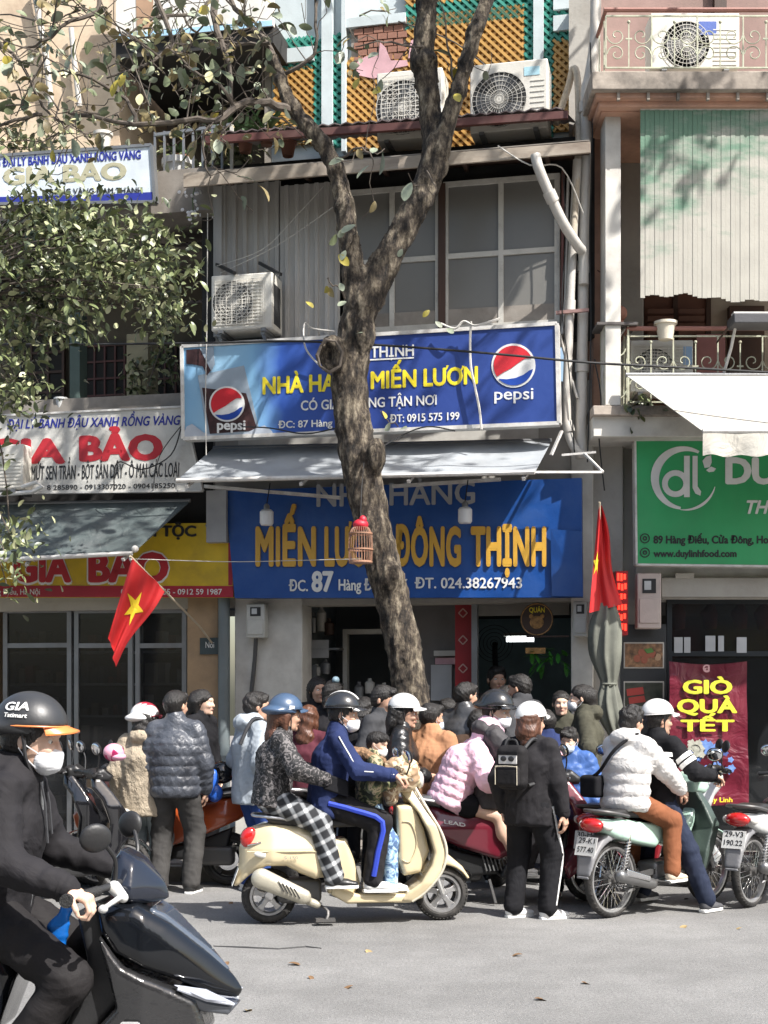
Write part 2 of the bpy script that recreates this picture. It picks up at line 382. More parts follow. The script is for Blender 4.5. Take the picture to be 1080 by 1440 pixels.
def shoe(T, A, yaw, pitch, s, m, sole, name='shoe', high=False):
    """ankle A; foot points along yaw"""
    R = Matrix.Rotation(yaw, 3, 'Z') @ Matrix.Rotation(pitch, 3, 'Y'); A = Vector(A); g = lambda x, y, z: A+R @ Vector((x*s, y*s, z*s))
    key = (round(s, 3), high)
    if key not in _shoe_cache:
        v = lambda x, y, z: Vector((x*s, y*s, z*s))
        S = Sdf(.007); S.cap(v(-.025,0,.02), v(-.025,0,-.045), .043*s, .040*s, k=.02); S.cap(v(-.02,0,-.05), v(.09,0,-.055), .040*s, .038*s, k=.03, flat=((0,0,1),.85)); S.cap(v(.08,0,-.056), v(.155,-.006,-.062), .042*s, .034*s, k=.03, flat=((0,0,1),.7))
        if high: S.cap(v(-.015,0,0), v(-.01,0,.07), .048*s, .05*s, k=.02)
        S.put(lambda P: -(P[..., 2]+.083*s), (-.1,-.1,-.2), (.25,.1,.1), .004, 'i'); up = S.mesh(.01)
        B = MB(); ol = [(-.072,0),(-.065,.03),(-.03,.038),(.03,.036),(.09,.044),(.14,.042),(.178,.022),(.188,-.004),(.176,-.028),(.14,-.042),(.09,-.043),(.03,-.036),(-.03,-.036),(-.065,-.028)]
        B.prism([(x*s*1.02, y*s*1.05) for x, y in ol], -.098*s, -.072*s, 'z'); L = MB()
        for i in range(4): L.bar(v(.035+.022*i, .026, -.018-.006*i), v(.035+.022*i, -.026, -.018-.006*i), .006*s, .005*s)
        _shoe_cache[key] = (up, B, L)
    up, B, L = _shoe_cache[key]; Rn = np.array(R, dtype=np.float32); An = np.array(A, dtype=np.float32)
    o = T.part(name, (up[0]@Rn.T+An, up[1]), m, local=True, ang=180)
    b = MB(); b.add([A+R @ Vector(p) for p in B.v], B.f); T.part('sole', b, sole, parent=o, local=True, bevel=.004)
    b = MB(); b.add([A+R @ Vector(p) for p in L.v], L.f); T.part('laces', b, sole, parent=o, local=True)

def head_rig(C, yaw, pitch, s):
    R = Matrix.Rotation(yaw, 3, 'Z') @ Matrix.Rotation(pitch, 3, 'Y'); C = Vector(C)
    return R, (lambda x, y, z: C+R @ Vector((x*s, y*s, z*s)))
def helmet(T, C, R, g, s, style, m, m2=None, stripe=None):
    Rn = R; S = Sdf(.0075)
    sh = {'half': (.140,.122,.130), 'jockey': (.137,.118,.125), 'cap': (.122,.100,.108)}[style]
    S.ell(g(-.016,0,.048), tuple(q*s for q in sh), Rn, k=.01)
    nrm = R @ Vector((-.10,0,1)); o = g(0,0,.052 if style != 'cap' else .055)
    S.put(lambda P: -((P-V3(o))@V3(nrm)), V3(o)-.25, V3(o)+.25, .008, 'i')
    if style == 'half': S.cap(g(-.09,0,.035), g(-.03,0,.035), .118*s, .118*s, k=.02, flat=(R @ Vector((0,0,1)), .35))
    S.ell(g(-.014,0,.03), (.118*s if style != 'cap' else .102*s, .102*s if style != 'cap' else .086*s, .105*s if style != 'cap' else .092*s), Rn, k=.004, op='s')
    hp = T.part('cap' if style == 'cap' else 'helmet', S.mesh(.02), m, local=True, ang=50)
    vz = MB(); L = {'half': .075, 'jockey': .085, 'cap': .10}[style]; W = {'half': .105, 'jockey': .10, 'cap': .088}[style]; x0 = {'half': .105, 'jockey': .10, 'cap': .088}[style]
    def vf(u, v):
        a = (u-.5)*1.9; r = v; bx = x0*math.cos(a)+r*L*max(math.cos(a*1.25), 0); by = W*math.sin(a)*(1+.04*r)
        return g(bx-.008, by, .068+(-.008 if style == 'cap' else -.012)*r-.018*(abs(a)/1.15)**2*0-.03*r*r*(abs(a)/1.15)+(.012 if style == 'cap' else .004)*math.cos(a))
    vz.sheet(vf, 14, 4, .006*s, R @ Vector((0,0,1))); T.part('brim', vz, m2 or m, parent=hp, local=True)
    if style != 'cap':
        rim = MB(); rx, ry = (.140*s if style == 'half' else .136*s), (.121*s if style == 'half' else .117*s); pts = []
        for i in range(29):
            t = 2*math.pi*i/28; x = math.cos(t)*.138-.012; y = math.sin(t)*(.120 if style == 'half' else .117); pts.append(g(x, y, .052+x*.10))
        rim.tube(pts, .0038*s, 6); T.part('rim', rim, m2 or BLACKP, parent=hp, local=True)
        st = MB()
        for y in (1, -1): st.tube([g(-.01, y*.105, .04), g(.005, y*.086, -.03), g(.02, y*.055, -.105), g(.03, 0, -.125)], .005*s, 5)
        T.part('strap', st, STRAP, parent=hp, local=True)
    if stripe:
        q = MB(); a0, a1, yy, sm = stripe
        def sf(u, v):
            t = math.radians(a0+(a1-a0)*u); y = yy*(v-.5)*2; k = math.sqrt(max(0, 1-(y/sh[1])**2)); return g(-.012+(sh[0]*k+.003)*math.cos(t), y, .048+(sh[2]*k+.003)*math.sin(t))
        q.sheet(sf, 16, 4, .003, R @ Vector((0,0,1))); T.part('stripe', q, sm, parent=hp, local=True)
    return hp
def mask_part(T, g, R, s, m):
    S = Sdf(.006); S.ell(g(.062,0,-.068), (.052*s, .066*s, .056*s), R, k=.01); S.cap(g(.108,0,-.04), g(.104,0,-.085), .014*s, .012*s, k=.03)
    S.put(lambda P: -((P-V3(g(.045,0,0)))@V3(R @ Vector((1,0,-.15)))), g(-.2,-.2,-.2), g(.3,.2,.2), .006, 'i')
    S.disp = lambda P: (.0022*np.abs(np.sin((P@V3(R @ Vector((0,0,1))))*260))).astype(np.float32)
    o = T.part('mask', S.mesh(.01), m, local=True, ang=180); l = MB()
    for y in (1, -1): l.tube([g(.055, y*.06, -.045), g(.01, y*.079, -.02), g(-.018, y*.084, .01)], .0022*s, 4).tube([g(.05, y*.055, -.10), g(.005, y*.076, -.06), g(-.018, y*.084, -.03)], .0022*s, 4)
    T.part('ear_loop', l, m, parent=o, local=True)
def person(label, loc, yaw, H=1.68, pel=(0,.95), lean=0, feet=None, hands=None, foot=(0,0), head=(0,0), side=0, twist=0,
           top=None, bot=None, shoes=None, hair=('short', HAIR), hel=None, mask=None, skin=SKIN, grip=(.4,.4), palms=None, elbow=None,
           knee=None, group=None, extra=None, face=True, nk=.1, lowpoly=False, low=None):
    """local +x is where the person faces; pel=(x,z) of the pelvis; lean in degrees; feet = left, right ankle; hands = left, right wrist"""
    s = H/1.70; T = Thing('person', label, 'person', G, loc, group, yaw); T.rel = True; seed = int(abs(loc[0]*1000)+abs(loc[1])*77) % 9999
    P = Vector((pel[0], pel[2] if len(pel) > 2 else 0, pel[1])); a = math.radians(lean); tw = Matrix.Rotation(math.radians(twist), 3, 'Z')
    sd = math.radians(side); up = Vector((math.sin(a), math.sin(sd), math.cos(a))).normalized(); lat = tw @ Vector((0,1,0)); lat = (lat-up*lat.dot(up)).normalized(); fw = lat.cross(up)
    bend = fw*.035*s*(1 if lean > 15 else .3)
    wst = P+up*.14*s-bend*.5; ch = P+up*.30*s-bend; N = P+up*.485*s-bend*.2; nd = (up+Vector((0,0,nk*4))+fw*.10).normalized(); Hc = N+nd*.145*s+fw*.018*s
    sh = [P+up*.435*s+lat*y*.172*s-bend*.5 for y in (1,-1)]; hp = [P+Vector((0,y*.085*s,-.02*s)) for y in (1,-1)]
    feet = feet or [(0,.10,.09*s),(0,-.10,.09*s)]; hands = hands or [tuple(sh[0]+Vector((.04,.07,-.50*s))), tuple(sh[1]+Vector((.04,-.07,-.50*s)))]
    kn, an, el, wr = [], [], [], []
    for i in (0,1):
        y = (1,-1)[i]; k, an_ = ik(hp[i], feet[i], .415*s, .415*s, (knee[i] if knee else (1, y*.25, .2))); kn.append(k); an.append(an_)
        e, w_ = ik(sh[i], hands[i], .275*s, .25*s, (elbow[i] if elbow else (-.6, y*.6, -.6))); el.append(e); wr.append(w_)
    hy, hpi = math.radians(head[0]), math.radians(head[1]); R, g = head_rig(Hc, hy, hpi, s)
    # body: one continuous figure
    hh = .0068 if not lowpoly else .010; S = Sdf(hh)
    S.ell(g(-.008,0,.030), (.096*s,.076*s,.088*s), R, k=.03).ell(g(.028,0,-.030), (.064*s,.060*s,.085*s), R, k=.03).cap(g(.035,.022,-.088), g(.035,-.022,-.088), .024*s, k=.03)
    S.cap(g(.090,0,.008), g(.106,0,-.030), .009*s, .0135*s, k=.012)                           # nose
    S.cap(g(.080,.030,.026), g(.080,-.030,.026), .014*s, k=.015)                            # brow
    for y in (1,-1):
        S.ell(g(.092, y*.030, .004), (.016*s,.017*s,.011*s), R, k=.012, op='s'); S.ell(g(.070, y*.036, -.028), (.024*s,.020*s,.018*s), R, k=.02)
        S.ell(g(-.012, y*.079, -.008), (.018*s,.010*s,.030*s), R @ Matrix.Rotation(.35*y, 3, 'Z'), k=.006)
    S.cap(g(.088,.018,-.063), g(.088,-.018,-.063), .0075*s, k=.010); S.cap(g(.078,0,-.096), g(.078,0,-.098), .017*s, k=.02)
    S.cap(Hc+(R@Vector((-.03,0,-.04)))*s, N-up*.03*s-fw*.01, .053*s, .062*s, k=.03)
    S.cap(N, (sh[0]+N)/2, .05*s, .045*s, k=.03).cap(N, (sh[1]+N)/2, .05*s, .045*s, k=.03)
    mesh = [S.mesh(.015)]
    B = Sdf(.016)
    B.cap(P+up*.02, ch, .095*s, .105*s, k=.05, flat=(lat, 1.5)).cap(ch, N-up*.06*s, .105*s, .07*s, k=.05, flat=(lat, 1.35)).ell(P, (.11*s,.155*s,.11*s), k=.05)
    for i in (0,1):
        B.cap(hp[i], kn[i], .078*s, .052*s, k=.03).cap(kn[i], an[i], .053*s, .033*s, k=.02); B.ell(kn[i]+(an[i]-kn[i])*.28+Vector((-.015,0,0)), (.05*s,.05*s,.09*s), k=.03)
        B.cap(sh[i], el[i], .046*s, .037*s, k=.03).cap(el[i], wr[i], .036*s, .025*s, k=.02)
    mesh.append(B.mesh(.02))
    for i in (0,1):
        y = (1,-1)[i]; d = (wr[i]-el[i]).normalized(); pn = Vector(palms[i]) if palms else Vector((0,-y,-.3)); dd = d
        if grip[i] > .7: dd = (d+Vector((.3,0,-.25))).normalized()
        mesh.append(hand_sdf(wr[i], dd, pn, s, y*(1), grip[i], .0055 if not lowpoly else .008).mesh(.01))
    T.part('body', join_np(mesh), skin, local=True, ang=180)
    if face:
        for y in (1,-1):
            b = MB(); b.ball(g(.073, y*.030, .004), .0135*s, 10, 8); e = T.part('eye', b, EYEW, local=True)
            b = MB(); b.ball(g(.0815, y*.030, .003), (.0062*s,)*3, 8, 6); T.part('iris', b, EYED, parent=e, local=True)
            b = MB(); b.tube([g(.083, y*.014, .026), g(.088, y*.030, .031), g(.076, y*.048, .025)], [.003*s,.004*s,.002*s], 5); T.part('eyebrow', b, HAIR, local=True)
        if not mask: b = MB(); b.tube([g(.090,.022,-.064), g(.098,0,-.060), g(.090,-.022,-.064)], [.003*s,.006*s,.003*s], 6); T.part('lips', b, LIP, local=True)
    # hair
    if hair:
        kind, hm = hair[0], hair[1]; K = Sdf(.0085); K.ell(g(-.016,0,.040), (.104*s,.088*s,.092*s), R, k=.02)
        if kind in ('short','curly','bob','long','tail','kid'):
            K.ell(g(-.045,0,-.005), (.070*s,.080*s,.085*s), R, k=.03)
            if kind in ('short','kid','curly'): K.cap(g(.055,.03,.095), g(.075,-.03,.085), .026*s, k=.03)
            if kind == 'kid': K.cap(g(.083,.04,.062), g(.086,-.04,.060), .020*s, k=.02)
            if kind == 'curly':
                rr = random.Random(3)
                for _ in range(46):
                    q = Vector((rr.gauss(0,1), rr.gauss(0,1), abs(rr.gauss(0,1))*1.1-.1)).normalized(); K.ell(g(-.012+q.x*.098, q.y*.088, .05+q.z*.085), (.018*s,)*3, k=.008)
        K.put(lambda Q: -((V3(g(.075,0,.042))-Q)@V3(R @ Vector((1,0,-.55)).normalized())) , g(-.3,-.3,-.3), g(.3,.3,.3), .008, 'i') if False else None
        fc = g(.115,0,-.055); K.ell(fc, (.085*s,.082*s,.115*s), R, k=.01, op='s'); K.put(lambda Q: -((Q-V3(g(0,0,-.075)))@V3(R @ Vector((.1,0,1)))), g(-.3,-.3,-.3), g(.3,.3,.3), .01, 'i')
        if kind == 'long' or kind == 'tail' or kind == 'bob':
            Ln = {'long': .36, 'tail': .30, 'bob': .17}[kind]*s; bk = Hc-fw*.085*s; K.cap(bk+Vector((0,0,.03)), bk-fw*.02*s+Vector((0,0,-Ln*.5)), .062*s, .058*s, k=.05, flat=(lat, 1.35 if kind != 'tail' else .8))
            K.cap(bk-fw*.02*s+Vector((0,0,-Ln*.5)), bk-fw*.05*s+Vector((0,0,-Ln)), .055*s, .028*s, k=.04, flat=(lat, 1.4 if kind != 'tail' else .8))
            if kind != 'tail':
                for y in (1,-1): K.cap(g(-.03, y*.075, 0), Hc+lat*y*.075*s-fw*.03*s+Vector((0,0,-Ln*.6)), .030*s, .022*s, k=.03)
        rs = np.random.RandomState(seed); kk = rs.normal(size=(3,3)).astype(np.float32); rt = V3(R @ Vector((0,0,1)))
        def hd(Q): 
            z = Q@rt; return (.0016*np.sin(Q@(kk[0]*150)+3*np.sin(z*22))+.0018*np.sin(Q@(kk[1]*190)+2*np.sin(z*31))+.0035*np.sin(Q@(kk[2]*45)+1.5*np.sin(z*16))).astype(np.float32)
        K.disp = hd; T.part('hair', K.mesh(.02), hm, local=True, ang=180)
    if mask: mask_part(T, g, R, s, mask)
    if hel: helmet(T, Hc, R, g, s, *hel)
    # top
    rib = lambda n, amp: (lambda t, L: (amp*(np.abs(np.sin(t*math.pi*n))**.6)-amp*.5).astype(np.float32))
    o = dict(kind='jacket', m=None, th=.018, hem=.10, hood=None, collar=True); o.update(top or {}); th = o['th']; puff = o['kind'] == 'puffer'
    J = Sdf(.0105 if not lowpoly else .014); hem = P-up*o['hem']*s
    q1, q2 = (rib(max(2, round(.36*s/.075)), .012), rib(4, .008)) if puff else (None, None)
    J.cap(hem, ch, (.120+th*.9)*s, (.112+th)*s, k=.04, flat=(lat, 1.38), mod=q1).cap(ch, N-up*.075*s, (.112+th)*s, (.075+th*.6)*s, k=.05, flat=(lat, 1.36), mod=rib(2,.01) if puff else None)
    for i in (0,1):
        J.cap(sh[i], el[i], (.050+th*.75)*s, (.044+th)*s, k=.04, mod=q2); J.cap(sh[i]*.85+N*.15, N+up*.0*s, (.044+th*.6)*s, (.060+th*.4)*s, k=.035); J.cap(el[i], el[i]+(wr[i]-el[i])*.97, (.046+th)*s, (.033+th*.7)*s, k=.02, mod=q2)
        if o.get('cuff'): pass
    if o['collar']: J.cap(N-up*.04*s, N+nd*.045*s, (.070+th*.4)*s, (.064+th*.5)*s, k=.015)
    cutn = -up; cp = hem-up*(.02); J.put(lambda Q: -((Q-V3(cp))@V3(up)), cp-Vector((.6,.6,.6)), cp+Vector((.6,.6,.6)), .02, 'i')
    if o['hood']: J.ell(N-fw*.085*s+up*.01*s, (.085*s,.12*s,.075*s), k=.03); J.cap(N-fw*.02*s+lat*.075*s+nd*.03*s, N+fw*.03*s+lat*.055*s-up*.02*s, .032*s, k=.03); J.cap(N-fw*.02*s-lat*.075*s+nd*.03*s, N+fw*.03*s-lat*.055*s-up*.02*s, .032*s, k=.03)
    if o.get('hoodup'): J.ell(g(-.02,0,.01), (.135*s,.125*s,.145*s), R, k=.04); J.ell(g(.13,0,-.03), (.08*s,.075*s,.11*s), R, k=.02, op='s')
    J.ell(g(0,0,0), (.078*s,.068*s,.12*s), R, k=.008, op='s')
    _ga, _gb = ridges(seed+5, 28, .008 if not puff else .005, (1.2,1.2,.9)), ridges(seed+6, 60, .0045 if not puff else .004, (.9,.9,1.2)); J.disp = lambda X_: _ga(X_)+_gb(X_); tj = T.part('jacket' if o['kind'] != 'tee' else 'shirt', J.mesh(.02), o['m'], local=True, ang=180)
    if o['kind'] != 'puffer' or o.get('band'):
        cu = MB()
        for i in (0,1):
            d = (wr[i]-el[i]); cu.tube([el[i]+d*.93, el[i]+d*1.0], [(.036+th*.75)*s, (.032+th*.6)*s], 14)
        T.part('cuffs', cu, o.get('cm', o['m']), parent=tj, local=True)
    # bottom
    o2 = dict(kind='trousers', m=None, th=.018); o2.update(bot or {}); t2 = o2['th']; Q = Sdf(.0105 if not lowpoly else .014)
    Q.ell(P+Vector((-.008,0,-.0)), ((.112+t2*.5)*s,(.150+t2*.4)*s,(.12+t2*.5)*s), k=.04).cap(P, P+up*.07*s, (.095+t2*.4)*s, k=.04, flat=(lat,1.35))
    for i in (0,1):
        if o2['kind'] == 'shorts': e = hp[i]+(kn[i]-hp[i])*.36; Q.cap(hp[i], e, (.088+t2)*s, (.078+t2)*s, k=.03); continue
        flare = .02 if o2['kind'] == 'wide' else 0; en = kn[i]+(an[i]-kn[i])*(1.0+o2.get('long', 0.0))
        Q.cap(hp[i], kn[i], (.083+t2)*s, (.060+t2+flare*.6)*s, k=.03); Q.cap(kn[i], en, (.058+t2+flare*.6)*s, (.046+t2+flare)*s, k=.025)
    if o2['kind'] == 'shorts':
        for i in (0,1):
            e = hp[i]+(kn[i]-hp[i])*.48; dn = (kn[i]-hp[i]).normalized()
    _fa, _fb = ridges(seed+11, 20, .0065, (1.3,1.3,.8)), ridges(seed+12, 48, .0035, (.8,.8,1.3)); f1 = lambda X_: _fa(X_)+_fb(X_); Q.disp = f1; tq = T.part('shorts' if o2['kind'] == 'shorts' else 'trousers', Q.mesh(.02), o2['m'], local=True, ang=180)
    if shoes:
        for i in (0,1): shoe(T, an[i], math.radians(foot[0]*(1 if i == 0 else -1)+(foot[2] if len(foot) > 2 else 0)), math.radians(foot[1] if not isinstance(foot[1], tuple) else foot[1][i]), s*.98, shoes[0], shoes[1] if len(shoes) > 1 else SOLE_W)
    T.j = dict(P=P, N=N, ch=ch, sh=sh, el=el, wr=wr, kn=kn, an=an, g=g, R=R, up=up, fw=fw, lat=lat, Hc=Hc, s=s, nd=nd, hp=hp, jacket=tj, trousers=tq)
    if extra: extra(T, T.j)
    return T
# ------------------------------------------------------------------ the place: frames of the facades
FM = Frame((0, 14.4, 0), 12.5); FR = Frame((2.08, 13.94, 0), 0)
def B(F, x0, y0, x1, y1, w0, w1, mb=None):
    a = F.p(x0, y0, w1); b = F.p(x1, y1, w1); mb = mb or MB(); return mb.box(a.x, b.x, -w1, -w0, b.z, a.z)
def D(px, py, d): return G.p(px, py, -d)     # a point d metres in front of the camera's plane
rnd = random.Random(7)
# materials of the setting
def asphalt_fn(N, L, b, mp):
    n = N.new('ShaderNodeTexNoise'); n.inputs['Scale'].default_value = 55; n.inputs['Detail'].default_value = 9; n.inputs['Roughness'].default_value = .8; L.new(mp, n.inputs['Vector'])
    n2 = N.new('ShaderNodeTexNoise'); n2.inputs['Scale'].default_value = .55; n2.inputs['Detail'].default_value = 8; L.new(mp, n2.inputs['Vector'])
    vo = N.new('ShaderNodeTexNoise'); vo.inputs['Scale'].default_value = 3.2; vo.inputs['Detail'].default_value = 10; vo.inputs['Roughness'].default_value = .7; L.new(mp, vo.inputs['Vector'])
    r = N.new('ShaderNodeValToRGB'); r.color_ramp.elements[0].position = .32; r.color_ramp.elements[1].position = .68
    r.color_ramp.elements[0].color = (.160,.157,.151,1); r.color_ramp.elements[1].color = (.232,.228,.220,1); L.new(n2.outputs[0], r.inputs[0])
    m = N.new('ShaderNodeMix'); m.data_type = 'RGBA'; m.blend_type = 'MULTIPLY'; m.inputs[0].default_value = .75
    rr = N.new('ShaderNodeMapRange'); rr.inputs[1].default_value = .3; rr.inputs[2].default_value = .7; rr.inputs[3].default_value = .3; rr.inputs[4].default_value = 1.7; L.new(n.outputs[0], rr.inputs[0])
    L.new(r.outputs[0], m.inputs[6]); L.new(rr.outputs[0], m.inputs[7])
    m2 = N.new('ShaderNodeMix'); m2.data_type = 'RGBA'; m2.blend_type = 'MULTIPLY'; m2.inputs[0].default_value = .6
    r3 = N.new('ShaderNodeMapRange'); r3.inputs[1].default_value = .42; r3.inputs[2].default_value = .60; r3.inputs[3].default_value = .82; r3.inputs[4].default_value = 1.05; L.new(vo.outputs[0], r3.inputs[0])
    L.new(m.outputs[2], m2.inputs[6]); L.new(r3.outputs[0], m2.inputs[7]); L.new(m2.outputs[2], b.inputs['Base Color'])
ASPH = mat_edit('a', mat('worn_asphalt', (.17,.16,.15), .85, bump=.9, bs=110), asphalt_fn)
PAVE = mat('grey_pavers', (.22,.20,.18), .85, var=.2, dirt=.5, ds=4, bump=.3)
KERB = mat('kerb_concrete', (.33,.31,.28), .85, var=.15, dirt=.6, ds=6)
CREAM = mat('cream_plaster', (.62,.50,.36), .85, var=.12, vs=1.5, dirt=.75, dcol=(.33,.22,.15), ds=1.6, bump=.3, bs=20)
WALLG = mat('grey_plaster', (.40,.38,.34), .85, dirt=.5, ds=2, bump=.25, bs=25)
WALLW = mat('white_plaster', (.58,.56,.51), .85, dirt=.45, dcol=(.25,.22,.19), ds=2.5, bump=.2, bs=25)
WALLT = mat('tan_plaster', (.36,.25,.15), .85, dirt=.35, ds=5, bump=.2)
SALMON = mat('salmon_plaster', (.46,.27,.19), .85, var=.2, vs=2, dirt=.7, dcol=(.13,.09,.08), ds=2.2, bump=.3, bs=20)
STAIN = mat('stained_concrete', (.36,.31,.26), .9, var=.25, dirt=.95, dcol=(.05,.045,.04), ds=2.2, bump=.35, bs=20)
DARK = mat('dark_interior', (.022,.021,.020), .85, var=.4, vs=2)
DARK2 = mat('dark_brown_wood', (.055,.028,.018), .6, var=.3, stretch=(1,1,.1))
CONC = mat('old_concrete', (.26,.235,.205), .9, dirt=.6, ds=3)
METG = mat('galvanised_sheet', (.40,.385,.36), .55, metal=.15, var=.2, vs=2, dirt=.55, dcol=(.16,.13,.10), ds=2.5, stretch=(1,1,.25))
ROOFT = mat('old_roof_sheet', (.10,.075,.075), .7, var=.3, vs=5, dirt=.5, dcol=(.2,.18,.17))
FASC = mat('rusty_fascia', (.36,.31,.25), .75, var=.2, vs=3, dirt=.75, dcol=(.12,.075,.05), ds=2.5, stretch=(.5,1,2))
RED_P = mat('dark_red_paint', (.10,.035,.03), .6, dirt=.4)
FRAME = mat('white_window_frame', (.52,.50,.45), .6, dirt=.4, ds=8)
FROST = mat('frosted_glass', (.17,.165,.15), .32, var=.10, vs=1.2, bump=.03, bs=12, dirt=.25, dcol=(.14,.13,.12))
GREY_T = mat('grey_tarpaulin', (.30,.32,.335), .55, var=.15, dirt=.4, dcol=(.3,.3,.3), ds=3, bump=.3, bs=14)
SLATE_T = mat('slate_tarpaulin', (.075,.093,.092), .55, var=.2, dirt=.35, dcol=(.18,.18,.18), ds=3, bump=.7, bs=5, bd=.05, bdist=1)
WHITE_T = mat('white_canvas', (.45,.43,.38), .75, var=.05, dirt=.25, dcol=(.42,.36,.28), ds=2, bump=.7, bs=4, bd=.06, bdist=1)
STEEL = mat('grey_steel', (.22,.225,.23), .45, metal=.5, dirt=.3); WSTEEL = mat('white_painted_steel', (.60,.59,.56), .5, dirt=.4, dcol=(.25,.17,.12), ds=12)
PVC = mat('grey_white_pvc', (.50,.48,.44), .5, dirt=.45, dcol=(.22,.17,.13), ds=4); PVCG = mat('grey_green_pvc', (.14,.17,.18), .5, dirt=.3)
ACW = mat('ac_casing', (.62,.60,.54), .5, var=.05, dirt=.35, dcol=(.33,.27,.2), ds=4); ACD = mat('ac_dark_grille', (.03,.03,.032), .5)
TEAL = mat('teal_glazed_block', (.035,.24,.18), .5, var=.2, dirt=.3, dcol=(.1,.2,.17)); ORNG = mat('orange_glazed_block', (.50,.285,.075), .5, var=.2, vs=3, dirt=.3, dcol=(.3,.16,.08))
PALEB = mat('pale_blue_plaster', (.50,.56,.57), .8, dirt=.35, dcol=(.3,.32,.32)); PINKP = mat('peeling_pink_plaster', (.55,.33,.36), .85, var=.2, dirt=.3)
BRK = mat('old_brick', (.27,.13,.09), .9, var=.3, vs=8, dirt=.4)
BLUE_S = mat('royal_blue_sign', (.006,.060,.26), .38, var=.14, vs=2.5, bump=.35, bs=5, bd=.02, dirt=.45, dcol=(.05,.1,.25)); GOLD = mat('gold_letter', (.60,.34,.045), .4, var=.1, dirt=.2, dcol=(.3,.18,.05))
LETW = mat('white_letter', (.72,.72,.70), .5, dirt=.15); YEL = mat('yellow_print', (.80,.66,.03), .5); YELS = mat('yellow_sign_board', (.62,.43,.02), .45, dirt=.5, dcol=(.3,.2,.04), ds=3, bump=.3, bs=5, bd=.02)
REDL = mat('red_print', (.42,.02,.03), .5); REDS = mat('red_sign_band', (.36,.012,.03), .45); NAVY = mat('navy_print', (.02,.03,.26), .5); BLK = mat('black_print', (.02,.02,.022), .5)
GREEN_S = mat('green_sign_board', (.035,.34,.12), .42, var=.12, vs=2, dirt=.25, dcol=(.08,.28,.13), ds=3, bump=.3, bs=4, bd=.02); MAROON = mat('maroon_banner', (.13,.010,.024), .36, var=.15, bump=.6, bs=5, bd=.05, bdist=1); LIME = mat('yellow_green_print', (.62,.62,.04), .5)
WHITE_S = mat('white_sign_board', (.56,.55,.51), .5, bump=.5, bs=6, bd=.03, dirt=.6, ds=3, dcol=(.35,.33,.3)); PALE_S = mat('pale_blue_sign_board', (.62,.68,.72), .45, dirt=.15)
FLAG = mat('red_flag_cloth', (.50,.018,.02), .65, var=.08, bump=.2, bs=20); STAR = mat('yellow_star', (.85,.62,.03), .6)
UMB = mat('grey_umbrella_cloth', (.14,.145,.12), .8, var=.25, vs=4, bump=.3, bs=20); CAN = mat('black_panel', (.03,.033,.036), .4)
BLINDM = mat('bamboo_blind', (.37,.355,.31), .8, var=.1, vs=3, bump=.2); RAILM = mat('pale_green_iron', (.42,.43,.32), .6, dirt=.5, dcol=(.2,.12,.07), ds=14); RAILR = mat('dull_red_iron', (.25,.11,.085), .6)
GLASSD = mat('dark_shop_glass', (.012,.014,.016), .08, var=.1, bump=0); TERRA = mat('terracotta', (.34,.15,.10), .8, dirt=.4); CABLE = mat('black_cable', (.012,.012,.012), .6); CABW = mat('white_cable', (.5,.48,.44), .6)
def blind_fn(N, L, b, mp):
    n = N.new('ShaderNodeTexNoise'); n.inputs['Scale'].default_value = 2.2; n.inputs['Detail'].default_value = 8; n.inputs['Roughness'].default_value = .7
    mm = N.new('ShaderNodeMapping'); mm.inputs['Scale'].default_value = (.8,1,2.4); L.new(mp, mm.inputs[0]); L.new(mm.outputs[0], n.inputs['Vector'])
    s = N.new('ShaderNodeSeparateXYZ'); L.new(mp, s.inputs[0]); g = N.new('ShaderNodeMapRange'); g.inputs[1].default_value = -.2; g.inputs[2].default_value = -1.9; g.inputs[3].default_value = .24; g.inputs[4].default_value = -.22; L.new(s.outputs[2], g.inputs[0])
    gx = N.new('ShaderNodeMapRange'); gx.inputs[1].default_value = .1; gx.inputs[2].default_value = 1.4; gx.inputs[3].default_value = .05; gx.inputs[4].default_value = -.14; L.new(s.outputs[0], gx.inputs[0])
    a = N.new('ShaderNodeMath'); L.new(n.outputs[0], a.inputs[0]); L.new(g.outputs[0], a.inputs[1]); a2 = N.new('ShaderNodeMath'); L.new(a.outputs[0], a2.inputs[0]); L.new(gx.outputs[0], a2.inputs[1])
    r = N.new('ShaderNodeMapRange'); r.inputs[1].default_value = .50; r.inputs[2].default_value = .74; L.new(a2.outputs[0], r.inputs[0])
    old = b.inputs['Base Color'].links[0].from_socket; m = N.new('ShaderNodeMix'); m.data_type = 'RGBA'; L.new(r.outputs[0], m.inputs[0]); L.new(old, m.inputs[6]); m.inputs[7].default_value = (.12,.215,.15,1); L.new(m.outputs[2], b.inputs['Base Color'])
mat_edit('', BLINDM, blind_fn)

# ground
g_ = MB(); g_.box(-60, 60, -30, 12.7, -.3, 0); single('road', None, None, g_, ASPH, kind='structure')
g_ = MB(); g_.box(-60, 60, 12.86, 60, -.3, .13); single('pavement', None, None, g_, PAVE, kind='structure')
kb = MB(); kb.box(0, .985, 0, .155, -.1, .14); kme = mk_mesh('kerb_stone', kb.v, kb.f, False); kme.materials.append(KERB)
ke = bpy.data.objects.new('kerb', None); COL.objects.link(ke); ke['kind'] = 'structure'
for i in range(-8, 9):
    o = bpy.data.objects.new('kerb_stone', kme); COL.objects.link(o); o.parent = ke; o.location = (i*1.0, 12.702, rnd.uniform(-.004,.004))
pv = MB(); pv.box(0, .288, 0, .288, 0, .012); pme = mk_mesh('paving_stone', pv.v, pv.f, False); pme.materials.append(mat('paver_face', (.27,.245,.22), .85, var=.25, vs=3, dirt=.4))
pe = bpy.data.objects['pavement']
